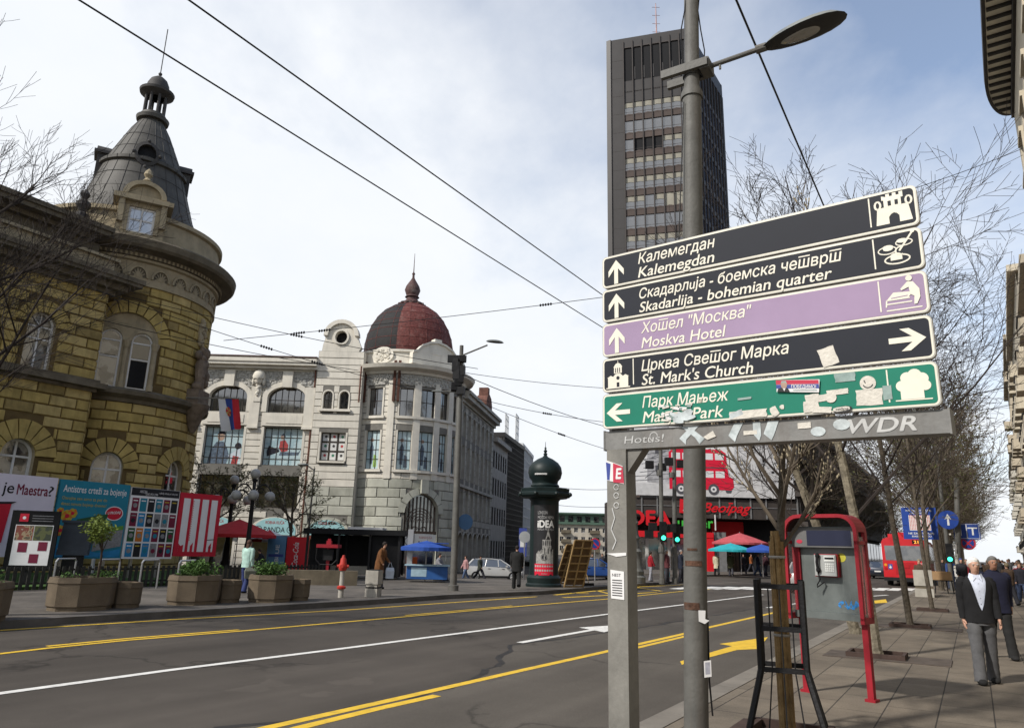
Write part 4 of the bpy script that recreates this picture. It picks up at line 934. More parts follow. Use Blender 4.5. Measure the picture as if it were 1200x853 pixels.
wall(b, ft_, 0, 4.6, -.6, 12.5, so, blocks=False); b.ob(ft_, 0, 4.6, -.6, 12.4, -9, -.3); b.ob(ft_, -.2, 4.8, 12.5, 13, -9, .3); b.build('wall', mat('tan_plaster', (.25, .19, .13), .9, .2, 1), t)
for o in so: window(t, ft_, o, -.12, .06, (0,), (), M_DKFR, M_GLASSD)
# distant block with a green roof storey
t = thing('green_roofed_block', 'distant apartment block with green roof storey and balconies at street end', 'building', (24, 250, -2)); fb = plane((5, 250, 0), (1, 0, 0), (0, -1, 0)); b = MB()
so = [Op(1.2 + 2.4 * k, .65, v, v + 1.6, 0, .1) for k in range(15) for v in (-1.6, 1.4, 4.4, 7.4)]
wall(b, fb, 0, 37, -3, 10, so, blocks=False); b.ob(fb, 0, 37, -3, 10, -12, -.4); b.build('wall', mat('cream_plaster', (.42, .38, .31), .9, .15, .5, streak=.4), t)
for o in so: window(t, fb, o, -.2, .1, (0,), (), M_WHITEFR, M_GLASSD)
b = MB(); b.ob(fb, -.4, 37.4, 10, 10.5, -12, .8, 0); b.ob(fb, .5, 36.5, 10.5, 13.4, -11, -1, 0)
b.ob(fb, -.2, 37.2, 13.4, 13.9, -12, .2, 0)
b.build('roof_storey', mat('green_roof_sheet', (.07, .115, .085), .6, .25, .6), t)
b = MB(); [b.ob(fb, .9 + 2.9 * k, 2.6 + 2.9 * k, 10.9, 12.8, -1, -.95) for k in range(12)]; b.build('roof_window', M_GLASSD, t)
for k in range(4):
    for v in (1.2, 4.2, 7.2): b = MB(); x = 3.3 + 9.6 * k; b.ob(fb, x, x + 3.4, v - .1, v + .05, 0, 1.3); b.ob(fb, x, x + 3.4, v + .05, v + .95, 1.2, 1.3); b.build('balcony', M_STONED, t)
# ================================================================== DARK OFFICE TOWER
TL, TC, TRt = np.array([17.3, 125.5, 0]), np.array([32.6, 121.0, 0]), np.array([44.3, 138.8, 0]); TB = TL + TRt - TC
M_TWR = mat('bronze_cladding', (0.034, 0.031, 0.030), 0.5, 0.12, 0.5, metal=0.0); M_TWRD = mat('tower_mullion', (0.040, 0.033, 0.030), 0.5, 0.15, 0.8)
M_SPAN = mat('brown_spandrel', (0.055, 0.038, 0.031), 0.5, 0.15, 0.6); M_BLIND = mat('cream_blind', (0.25, 0.235, 0.19), 0.7, 0.12, 0.4)
M_TGL = glass_mat('tower_glass', (0.03, 0.031, 0.034), 0.2, (0.05, 0.05, 0.054)); M_TGB = glass_mat('blue_tower_glass', (0.02, 0.026, 0.045), 0.12, (0.03, 0.045, 0.08))
tw_ = thing('office_tower', 'tall dark bronze office tower with cream blinds behind the signpost', 'skyscraper', tr((TL + TRt) / 2))
fl_ = plane(TL, TC - TL); fr_ = plane(TC, TRt - TC); LL = float(np.linalg.norm(TC - TL)); LR = float(np.linalg.norm(TRt - TC)); TH = 101.0
b = MB(); ins = lambda p: p + ((TL + TRt) / 2 - p) * .03
q = [ins(p) for p in (TL, TC, TRt, TB)]
b.hexa([p for p in q] + [p + ZD * (TH - .5) for p in q]); b.build('core', M_TWR, tw_)
b = MB(); b.ob(fl_, 0, 3.35, 0, TH, -.9, .0)
for v in np.arange(4, 100, 4.0): b.ob(fl_, 0, 3.35, v - .02, v + .02, 0, .02, 1)
b.ob(fl_, 3.35, LL, 99.0, TH, -.9, .0, 0); b.ob(fr_, 0, LR, 98.0, TH, -.9, .0, 0); b.ob(fr_, LR - .6, LR, 0, TH, -.9, 0.05)
fbk = plane(TB, TL - TB); b.ob(fbk, 0, float(np.linalg.norm(TL - TB)), 0, TH, -.9, 0.02)
b.build('cladding_panel', [M_TWR, M_TWRD], tw_)
CW = (LL - 3.35) / 7
for k in range(8):
    b = MB(); u = 3.35 + CW * k; b.ob(fl_, u - .09, u + .09, 0, 100.2, -.2, .25); b.build('mullion', M_TWRD, tw_)
b = MB()
for k in range(8): u = 3.35 + CW * k
for k in range(7):
    u0, u1 = 3.35 + CW * k, 3.35 + CW * (k + 1)
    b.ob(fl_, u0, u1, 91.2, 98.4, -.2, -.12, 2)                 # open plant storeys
    if k: b.ob(fl_, u0 + .25, u0 + .5, 91.4, 94.2, -.12, -.05, 0)
    b.ob(fl_, u0, u1, 86.4, 91.2, -.2, -.1, 0)
    b.poly(fl_, [(u0, 98.3), (u0, 99), (u1, 99), (u1, 98.3), (u1 - .3, 98.7), (u0 + .3, 98.7)], -.2, .0, 1)
b.ob(fl_, 3.35, LL, 88.6, 88.9, -.3, -.1, 1)
b.build('plant_storey', [M_TWR, M_TWRD, M_BLACK], tw_)
def tower_window(kind, u0, v0):
    b = MB(); u1 = u0 + CW
    b.ob(fl_, u0, u1, v0, v0 + 1.1, -.3, -.05, 2)
    b.poly(fl_, [(u0, v0 + 1.1), (u1, v0 + 1.1), (u1, v0 + 1.25), (u0 + CW / 2, v0 + 1.45), (u0, v0 + 1.25)], -.1, -.02, 2)
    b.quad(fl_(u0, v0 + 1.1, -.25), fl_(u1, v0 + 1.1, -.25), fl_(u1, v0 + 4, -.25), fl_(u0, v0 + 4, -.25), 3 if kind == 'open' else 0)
    z = {'none': 0, 'open': 0, 'half': 1.15, 'full': 2.6}[kind]
    if z: b.poly(fl_, [(u0 + .05, v0 + 3.95 - z), (u0 + CW / 2, v0 + 4.1 - z), (u1 - .05, v0 + 3.95 - z), (u1 - .05, v0 + 3.85), (u0 + CW / 2, v0 + 4.0), (u0 + .05, v0 + 3.85)], -.2, -.19, 1)
    b.line(fl_, [(u0, v0 + 1.9), (u1, v0 + 1.9)], .08, -.24, 4)
    return b.build('window', [M_TGL, M_BLIND, M_SPAN, M_BLACK, M_TWRD], tw_)
proto = {}
rs = random.Random(11); rowk = ['half', 'none', 'open3', 'half', 'half', 'full4', 'none', 'half', 'open3f', 'half']
for fl in range(21):
    v0 = 82.4 - 4 * fl
    for k in range(7):
        rk_ = rowk[fl] if fl < len(rowk) else 'half'
        kd = {'half': 'half', 'none': 'none'}.get(rk_)
        if kd is None:
            if rk_ == 'open3': kd = 'open' if k in (1, 2, 3) else ('half' if k > 3 else 'none')
            elif rk_ == 'full4': kd = 'full' if k >= 4 else ('half' if k in (0, 1, 3) else 'none')
            else: kd = 'full' if k == 3 else ('open' if k < 3 else 'none')
        if fl < 10:
            if kd not in proto: proto[kd] = (tower_window(kd, 3.35 + CW * k, v0), k, fl)
            else:
                o, k0, f0 = proto[kd]; c = o.copy(); COL.objects.link(c); c.parent = tw_
                dv = fl_(CW * (k - k0), -4 * (fl - f0), 0) - fl_(0, 0, 0); c.location = tr(dv)
b = MB()
for fl in range(10, 21):
    v0 = 82.4 - 4 * fl; b.ob(fl_, 3.35, LL, v0, v0 + 1.2, -.3, -.05, 2); b.ob(fl_, 3.35, LL, v0 + 1.2, v0 + 4, -.35, -.25, 0); b.ob(fl_, 3.35, LL, v0 + 2.9, v0 + 3.9, -.24, -.2, 1)
o = b.build('lower_windows', [M_TGL, M_BLIND, M_SPAN], tw_, kind='stuff')
b = MB(); nr = 11
b.quad(fr_(0, 0, -.2), fr_(LR, 0, -.2), fr_(LR, 98, -.2), fr_(0, 98, -.2), 0); b.ob(fr_, 0, LR, 90.5, 98, -.19, -.15, 2)
b.build('side_glazing', [M_TGB, M_TWRD, M_BLACK], tw_)
b = MB()
for k in range(nr + 1): u = LR * k / nr; b.ob(fr_, u - .1, u + .1, 0, 98, -.18, .12)
for fl in range(23): v = 2.4 + 4 * fl; b.ob(fr_, 0, LR, v, v + .9, -.18, -.06)
b.build('side_mullions', M_TWRD, tw_)
b = MB(); a = fl_(9.5, TH, -6); b.tube([a, a + ZD * 12], [.2, .08], 5)
for k in range(5): b.tube([a + ZD * (3 + 2 * k) - np.array([.8, 0, 0]), a + ZD * (3 + 2 * k) + np.array([.8, 0, 0])], .06, 4)
b.tube([a + np.array([-2, 0, 0]), a + np.array([-2, 0, 4])], .12, 5); b.build('antenna', mat('red_white_mast', (.35, .2, .18), .6, .3, 2), tw_)
# ================================================================== SHOPPING BLOCK with banner
M_DKC = mat('dark_brown_concrete', (0.045, 0.038, 0.034), 0.8, 0.25, 1.0, 0.3, 15); M_REDP = mat('bright_red_panel', (0.55, 0.012, 0.02), 0.45, 0.06, 2); M_GREENP = mat('bright_green_letters', (0.05, 0.42, 0.05), 0.4, 0.05)
fi = plane((0, 70, 0), (1, 0, 0), (0, -1, 0))
sb = thing('shopping_block', 'low dark shopping block with red entrance frame and big shop letters', 'building', (19, 74, .1))
b = MB(); b.ob(fi, 10.7, 27.4, -.3, 6.85, -12, -3.5, 0); b.ob(fi, 10.6, 27.5, 4.95, 6.75, -8, .0, 0)
for k in range(13): u = 9.7 + k * 1.48; b.ob(fi, u - .06, u + .06, 5.0, 7.3, 0, .09, 1)
b.ob(fi, 9.6, 27.5, 7.25, 7.33, 0, .09, 1); b.ob(fi, 9.6, 27.5, 6.0, 6.06, 0, .06, 1)
b.build('canopy', [M_DKC, mat('grey_steel', (.16, .16, .16), .5, .2, 3)], sb)
b = MB(); 
for k in range(14): u = 19.6 + k * .55; b.ob(fi, u, u + .5, -.2, 4.9, -3.2, -3.15 + .04 * (k % 2), 0)
b.build('wood_panelling', mat('brown_panelling', (.06, .04, .028), .7, .3, 2), sb)
b = MB(); b.quad(fi(9.8, -.2, -2), fi(18.8, -.2, -2), fi(18.8, 3.3, -2), fi(9.8, 3.3, -2)); w = b.build('shop_glazing', glass_mat('shop_glass', (.05, .05, .05), .1, (.22, .21, .2)), sb)
b = MB()
for u in (11.2, 12.4, 13.3, 15.4, 17.1): b.ob(fi, u, u + .28, -.2, 3.2, -1.98, -1.8)
b.build('glazing_frame', mat('pale_frame', (.5, .5, .48), .5, .1), w)
b = MB(); b.ob(fi, 9.9, 19.35, 3.1, 3.65, -.4, .15); b.ob(fi, 18.7, 19.35, -.3, 3.15, -.4, .15); b.ob(fi, 20.0, 23.6, 3.0, 4.8, -3.0, -2.8); b.build('entrance_frame', M_REDP, sb)
b = MB(); b.ob(fi, 19.5, 20.6, -.2, 3.7, -1.5, -.2); b.build('side_box', mat('grey_steel', (.16, .16, .16)), sb)
b = MB(); b.text(fi, 'IDEA', 11.0, 4.22, 4.3, 1.3, .28, 0, 0, .035); b.build('shop_letters', M_REDP, sb)
b = MB(); b.ob(fi, 10.55, 10.85, 4.22, 5.0, .2, .3, 1); b.ob(fi, 10.55, 10.85, 5.15, 5.5, .2, .3, 0); b.build('letter_accent', [M_GREENP, M_REDP], sb)
b = MB(); b.text(fi, 'univer', 16.0, 4.05, 3.3, .95, .28, 0, 0, .02); b.ob(fi, 19.5, 19.6, 3.85, 5.3, .1, .2, 1); b.build('shop_letters', [M_GREENP, M_WHITEFR], sb)
b = MB(); b.text(fi, 'Beoīpag', 18.4, 5.55, 4.6, .85, .15, 0, .45, .02); b.poly(fi, [(16.2, 5.4), (17.4, 5.3), (17.7, 6.5), (16.3, 6.7)], .08, .14, 0); b.text(fi, 'B', 16.55, 5.6, .7, .8, .16, 1, .4, .02); b.build('script_letters', [M_REDP, M_WHITEFR], sb)
# banner: printed sketch of a town with a red bus
M_BAN = mat('white_banner_vinyl', (.62, .62, .62), .55, .05, 2); M_BG1 = mat('banner_grey', (.36, .36, .37), .6, .3, 1.2, dirt=(.12, .12, .13)); M_BG2 = mat('banner_pale_grey', (.5, .5, .5), .6, .15, 2)
bn = thing('advertising_banner', 'wide white advertising banner with a red double decker bus over the shops', 'banner', (19.5, 69.8, 6.9))
fb_ = plane((0, 69.75, 0), (1, 0, 0), (0, -1, 0)); b = MB(); b.ob(fb_, 11.9, 27.2, 6.95, 13.6, -.25, 0); b.build('sheet', M_BAN, bn)
b = MB(); b.poly(fb_, [(13.2, 8.2), (15.3, 8.0), (15.4, 13.6), (13.3, 13.6)], .008, .008, 0); b.quad(fb_(11.9, 6.95, .01), fb_(27.2, 6.95, .01), fb_(27.2, 7.9, .01), fb_(11.9, 8.1, .01), 1)
b.poly(fb_, [(21.6, 7.9), (27.2, 7.9), (27.2, 13.0), (26, 13.3), (24.5, 12.2), (23.2, 13.2), (21.6, 12.6)], .008, .008, 1)
rs = random.Random(2)
for k in range(60): x = rs.uniform(21.6, 27); z = rs.uniform(8, 12.5); b.ob(fb_, x, x + rs.uniform(.1, .8), z, z + rs.uniform(.06, .4), .009, .012, 0)
for k in range(26): x = rs.uniform(12, 26.8); z = rs.uniform(8.2, 12.5); b.line(fb_, [(x, z), (x + rs.uniform(-1.5, 1.5), z + rs.uniform(-.3, .9))], .05, .014, 2)
for k in range(9): b.line(fb_, [(12 + rs.random(), 8.3 + k * .4), (15.6, 8.6 + k * .45), (19, 8.2 + k * .3)], .035, .016, 2)
for (x, z) in ((14.0, 10.9), (14.0, 9.2), (15.9, 10.6)): b.ob(fb_, x, x + .5, z, z + .6, .017, .02, 2)
b.build('printed_town_sketch', [M_BG1, M_BG2, mat('banner_ink', (.07, .07, .08), .6, 0)], bn)
b = MB(); X = lambda u: 15.3 + u
b.poly(fb_, [(X(0), 7.6), (X(0), 11.1), (X(.4), 11.45), (X(5.0), 11.45), (X(5.5), 11.1), (X(5.6), 9.6), (X(5.7), 8.9), (X(6.1), 8.7), (X(6.15), 7.9), (X(5.9), 7.6)], .03, .03, 0)
for k in range(5):
    for z in (10.45, 8.75): x = X(.25 + k * 1.05); b.ob(fb_, x, x + .85, z, z + .62, .033, .036, 1)
for x in (X(1.1), X(4.2)): b.disc(fb_, x, 7.65, .52, .04, .04, 18, 2); b.disc(fb_, x, 7.65, .28, .045, .045, 14, 1); b.disc(fb_, x, 7.65, .12, .047, .047, 10, 2)
b.line(fb_, [(X(0), 9.7), (X(5.6), 9.7)], .1, .038, 2); b.poly(fb_, [(X(5.3), 7.6), (X(5.95), 7.6), (X(5.8), 7.35), (X(5.4), 7.35)], .04, .04, 2)
b.build('printed_bus', [mat('banner_red', (.58, .012, .04), .5, .05), M_BAN, MATS['banner_ink']], bn)
# block with vertical fins receding along the street
fn = plane((27.6, 70, 0), SD, (ND[0], ND[1], 0)); fs_ = thing('finned_office_block', 'dark office block with close vertical fins and heavy sloping ledges', 'building', (32, 90, 0))
fnf = fi; b = MB(); b.ob(fn, 0, 75, -.3, 16, -16, -.5, 0)
for v in (4.3, 7.2, 10.6, 14.2): b.ob(fn, -.4, 75, v, v + .55, -.5, .8, 1)
b.build('body', [M_BLACK, M_DKC], fs_)
b = MB()
for k in range(190): u = .2 + k * .39; b.ob(fn, u, u + .13, 4.6, 15.6, -.5, .15)
b.build('fins', mat('fin_metal', (.075, .068, .06), .6, .2, 2), fs_)
b = MB()
for k in range(18): u = 1 + 4.1 * k; b.ob(fn, u, u + 3.4, .3, 3.9, -.48, -.3)
b.build('shop_window', M_GLASSD, fs_)
# ================================================================== RIGHT HAND STREET FRONT
D2 = np.array([math.sin(R_(33.7)), math.cos(R_(33.7)), 0]); N2 = np.array([D2[1], -D2[0], 0])
fr3 = plane(N2 * 3.0, D2, -N2)
M_CREAM = mat('cream_render', (.46, .41, .32), .9, .15, .8, .1, 20, streak=.45); M_CREAM2 = mat('beige_render', (.40, .35, .27), .9, .18, .8, .1, 20, streak=.5)
t = thing('eaved_apartment_house', 'cream apartment house with deep joisted eaves rounded at the corner', 'building', tr(fr3(22, .1, -5)))
ops = [Op(4 + 3.2 * k, .7, v, v + 2.0, 0, .2) for k in range(7, 12) for v in (8.0, 11.8, 15.6, 19.4)]
b = MB(); wall(b, fr3, 1, 42, .1, 24.3, ops, blocks=False); b.ob(fr3, 1, 42, .1, 24.3, -12, -.3)
for o in ops: ring(b, fr3, o, .2, .1, .28, mi=0, mir=0, legs=True); b.ob(fr3, o.uc - .95, o.uc + .95, o.sill - .15, o.sill, 0, .25); b.ob(fr3, o.uc - .9, o.uc + .9, o.spring, o.spring + .25, 0, .18)
b.build('wall', M_CREAM, t)
for o in ops: window(t, fr3, o, -.2, .08, (0,), (), M_DKFR, M_GLASSD, pane=True)
def eave_edge(s_):                                          # overhang, rounded towards the far corner
    return 1.05 if s_ < 38.5 else max(0.02, 1.05 * math.sqrt(max(0, 1 - ((s_ - 38.5) / 3.9) ** 2)))
b = MB(); ss = [1] + list(np.arange(3, 38.6, 2)) + [38.5 + 3.9 * math.sin(math.pi / 2 * k / 10) for k in range(1, 11)]
for a, c in zip(ss, ss[1:]):
    ea, ec = eave_edge(a), eave_edge(c)
    b.hexa([fr3(a, 24.55, -.3), fr3(c, 24.55, -.3), fr3(c, 24.55, ec), fr3(a, 24.55, ea), fr3(a, 24.85, -.3), fr3(c, 24.85, -.3), fr3(c, 24.85, ec + .06), fr3(a, 24.85, ea + .06)], 0)
    b.hexa([fr3(a, 24.5, ea), fr3(c, 24.5, ec), fr3(c, 24.5, ec + .14), fr3(a, 24.5, ea + .14), fr3(a, 24.95, ea), fr3(c, 24.95, ec), fr3(c, 24.95, ec + .14), fr3(a, 24.95, ea + .14)], 1)
b.build('eave', [mat('pale_soffit', (.62, .58, .48), .9, .1), M_DARKROOF], t)
b = MB()
for k in range(60):
    s_ = 1.5 + k * .68
    if s_ < 42: b.ob(fr3, s_ - .07, s_ + .07, 24.42, 24.56, -.1, eave_edge(s_) * .97)
b.ob(fr3, 1, 42, 24.1, 24.5, 0, .12)
b.build('eave_joist', M_DARKROOF, t)
def street_house(name, label, s0, s1, z1, m, fl, bal, seed, wid=1.0):
    t = thing(name, label, 'building', tr(fr3((s0 + s1) / 2, .1, -5))); rs = random.Random(seed)
    n = max(2, int((s1 - s0) / 3.4)); st = (s1 - s0) / n; vs_ = [3.8 + 3.4 * k for k in range(fl)]
    ops = [Op(s0 + st * (k + .5), wid * .6, v, v + 1.9, 0, .15) for k in range(n) for v in vs_]
    b = MB(); wall(b, fr3, s0, s1, .1, z1, ops, blocks=False); b.ob(fr3, s0, s1, .1, z1, -12, -.3); b.ob(fr3, s0 - .1, s1, z1, z1 + .5, -12, .5); b.ob(fr3, s0, s1, 3.2, 3.5, 0, .25)
    for o in ops: ring(b, fr3, o, .15, .08, .28, mi=0, mir=0, legs=True)
    b.build('wall', m, t)
    for o in ops: window(t, fr3, o, -.2, .08, (), (), M_DKFR, M_GLASSD)
    for k in range(n):
        for v in vs_:
            if rs.random() < bal:
                b = MB(); c = s0 + st * (k + .5); b.ob(fr3, c - 1.25, c + 1.25, v - .35, v - .15, 0, .95, 0); b.ob(fr3, c - 1.25, c + 1.25, v - .15, v + .7, .85, .93, 0); b.ob(fr3, c - 1.25, c - 1.2, v - .15, v + .7, 0, .9, 0); b.ob(fr3, c - 1.3, c + 1.3, v + .7, v + .78, .8, 1.0, 1)
                b.build('balcony', [m, M_BLACKM], t)
    return t
street_house('balconied_house', 'beige house with stacked balconies next to the eaved corner house', 46, 62, 17.5, M_CREAM2, 4, .5, 1)
street_house('tall_balconied_house', 'taller tan apartment house with rows of projecting balconies', 62, 92, 22.5, M_CREAM, 5, .45, 2)
street_house('dark_balconied_house', 'farthest high house with brown balconies against the sky', 92, 130, 25, M_CREAM2, 6, .4, 3)
street_house('ornate_street_house', 'low pale ornate house at the far end of the right pavement', 130, 190, 19, mat('greyish_render', (.42, .40, .35), .9, .2, .8, streak=.5), 4, .5, 4)
for i, (s0, s1, z, lab) in enumerate(((95, 150, 17, 'grey house half hidden by the street trees'), (150, 230, 19, 'far grey terrace closing the avenue behind trees'))):
    ff = plane(ST(0, -22), SD, ND); t = thing('avenue_house', lab, 'building', tr(ff((s0 + s1) / 2, 0, -5))); b = MB(); n = int((s1 - s0) / 4)
    ops = [Op(s0 + 4 * (k + .5), .8, v, v + 2, 0, .1) for k in range(n) for v in (1, 4.6, 8.2, 11.8)]
    wall(b, ff, s0, s1, -.3, z, ops, blocks=False); b.ob(ff, s0, s1, -.3, z, -12, -.3); b.ob(ff, s0, s1, z, z + .6, -12, .6); b.build('wall', MATS['grey_plaster'], t)
    for o in ops: window(t, ff, o, -.15, .08, (), (), M_DKFR, M_GLASSD)
# awning and round sign low on the right front
t = thing('shop_awning', 'black shop awning over the right pavement with a white panel', 'awning', tr(fr3(66, 3, .6))); b = MB()
b.add([fr3(58, 3.9, 0), fr3(80, 3.9, 0), fr3(80, 3.1, 1.9), fr3(58, 3.1, 1.9), fr3(80, 2.7, 1.9), fr3(58, 2.7, 1.9)], [(0, 1, 2, 3), (3, 2, 4, 5)]); b.build('canvas', M_BLACK, t)
fe = plane(fr3(57.9, 0, 1.0), -N2 * 1.0, -D2); b = MB(); b.ob(plane(fr3(57.8, 0, 0), -N2, -D2), .3, 1.8, 2.0, 2.75, 0, .06); b.build('hanging_panel', mat('pale_blue_panel', (.45, .5, .52), .5, .1), t)
t = thing('round_shop_sign', 'round white projecting shop sign above the black awning', 'sign', tr(fr3(60, 4.6, .9))); b = MB(); fe = plane(fr3(56, 0, 0), -N2, -D2)
b.disc(fe, 1.15, 4.75, .46, -.06, .06, 24); b.build('disc', MATS['card_white'], t); b = MB(); b.tube([fe(0, 4.75, 0), fe(.75, 4.75, 0)], .04, 6); b.build('arm', M_BLACKM, t)
# ================================================================== FOREGROUND DIRECTION SIGN
M_GALV = mat('painted_steel', (.17, .163, .145), .6, .3, 3, .12, 25, streak=.5, spec=.3); M_GALVD = mat('dark_grey_steel', (.17, .168, .16), .55, .25, 4, .1, 30, streak=.5, dirt=(.07, .04, .025))
M_CREAML = mat('cream_sign_film', (.66, .63, .53), .4, .06, 6); M_EDGE = mat('aluminium_edge', (.35, .34, .31), .45, .15, 8, metal=.3)
M_NAVY = mat('dark_navy_film', (.011, .013, .020), .6, .12, 2.5, spec=.22); M_LILAC = mat('lilac_film', (.285, .205, .315), .6, .08, 2, dirt=(.24, .15, .25)); M_SGRN = mat('green_film', (.006, .155, .10), .6, .08, 2.5, spec=.25)
M_PAPER = mat('torn_paper', (.55, .52, .46), .9, .15, 9, .3, 40); M_SPRAY = mat('white_spray_paint', (.50, .53, .54), .7, .2, 6)
SO_ = np.array([.70, 5.37, 0]); SX = np.array([.7822, -.6230, 0]); SNn = np.array([-.6230, -.7822, 0])
fsg = lambda u, v, d=0.0: SO_ + SX * u + ZD * (v - .018 * u) + SNn * d
sg = thing('direction_sign', 'large tourist direction sign of five panels on a grey steel frame', 'signpost', (.78, 5.36, RZ))
def rrect(u0, u1, v0, v1, r, n=5):
    p = []
    for cx_, cy_, a in ((u1 - r, v0 + r, -90), (u1 - r, v1 - r, 0), (u0 + r, v1 - r, 90), (u0 + r, v0 + r, 180)): p += [(cx_ + r * math.cos(R_(a + 90 * k / n)), cy_ + r * math.sin(R_(a + 90 * k / n))) for k in range(n + 1)]
    return p
b = MB(); fp0 = lambda u, v, d=0.0: SO_ + SX * u + ZD * v + SNn * d
b.ob(fp0, .005, .165, RZ - .05, 2.475, -.17, -.03, 0); b.poly(fp0, [(.165, 2.475), (.30, 2.475), (.165, 2.30)], -.15, -.05, 0)
b.ob(fp0, -.02, .19, RZ - .02, RZ + .015, -.2, 0, 0)
b.build('post', M_GALV, sg)
b = MB(); b.ob(fsg, -.01, 2.225, 2.476, 2.612, -.17, -.03, 0); b.ob(fsg, -.02, -.01, 2.47, 2.62, -.175, -.025); b.ob(fsg, 2.225, 2.235, 2.47, 2.62, -.175, -.025); b.build('crossbeam', M_GALVD, sg)
b = MB()
for u in (.08, 1.5): b.ob(fsg, u - .04, u + .04, 2.61, 3.98, -.13, -.045)
b.build('back_rail', M_GALVD, sg)
ARW = [(0, .197), (.068, .112), (.068, .062), (.017, .125), (.017, 0), (-.017, 0), (-.017, .125), (-.068, .062), (-.068, .112)]
def arrow(b, u, v, rot, mi=0):
    c, s_ = math.cos(rot), math.sin(rot); b.poly(fsg, [(u + x * c - (y - .098) * s_, v + x * s_ + (y - .098) * c) for x, y in ARW], .006, .006, mi)
FILM = [M_NAVY, M_NAVY, M_LILAC, M_NAVY, M_SGRN]
PANEL = ['dark panel pointing ahead to the fortress', 'dark panel pointing ahead to the bohemian quarter', 'lilac panel pointing ahead to the hotel', 'dark panel pointing right to the church', 'green park panel covered in torn stickers and spray']
TXT = [[('Калемегдан', .315, .612, 3.878, .083, ()), ('Kalemegdan', .312, .606, 3.767, .083, ())],
       [('Скадарлuја - боемска чешврш', .319, 1.436, 3.597, .078, (23, 26)), ('Skadarlija - bohemian quarter', .317, 1.372, 3.490, .078, ())],
       [('Хошел "Москва"', .329, .833, 3.325, .080, (2,)), ('Moskva Hotel', .329, .648, 3.211, .080, ())],
       [('Црква Свешог Марка', .325, 1.063, 3.036, .080, (9,)), ("St. Mark's Church", .326, .823, 2.932, .080, ())],
       [('Парк Мањеж', .327, .647, 2.764, .080, ()), ('Manjež Park', .327, .604, 2.655, .080, ())]]
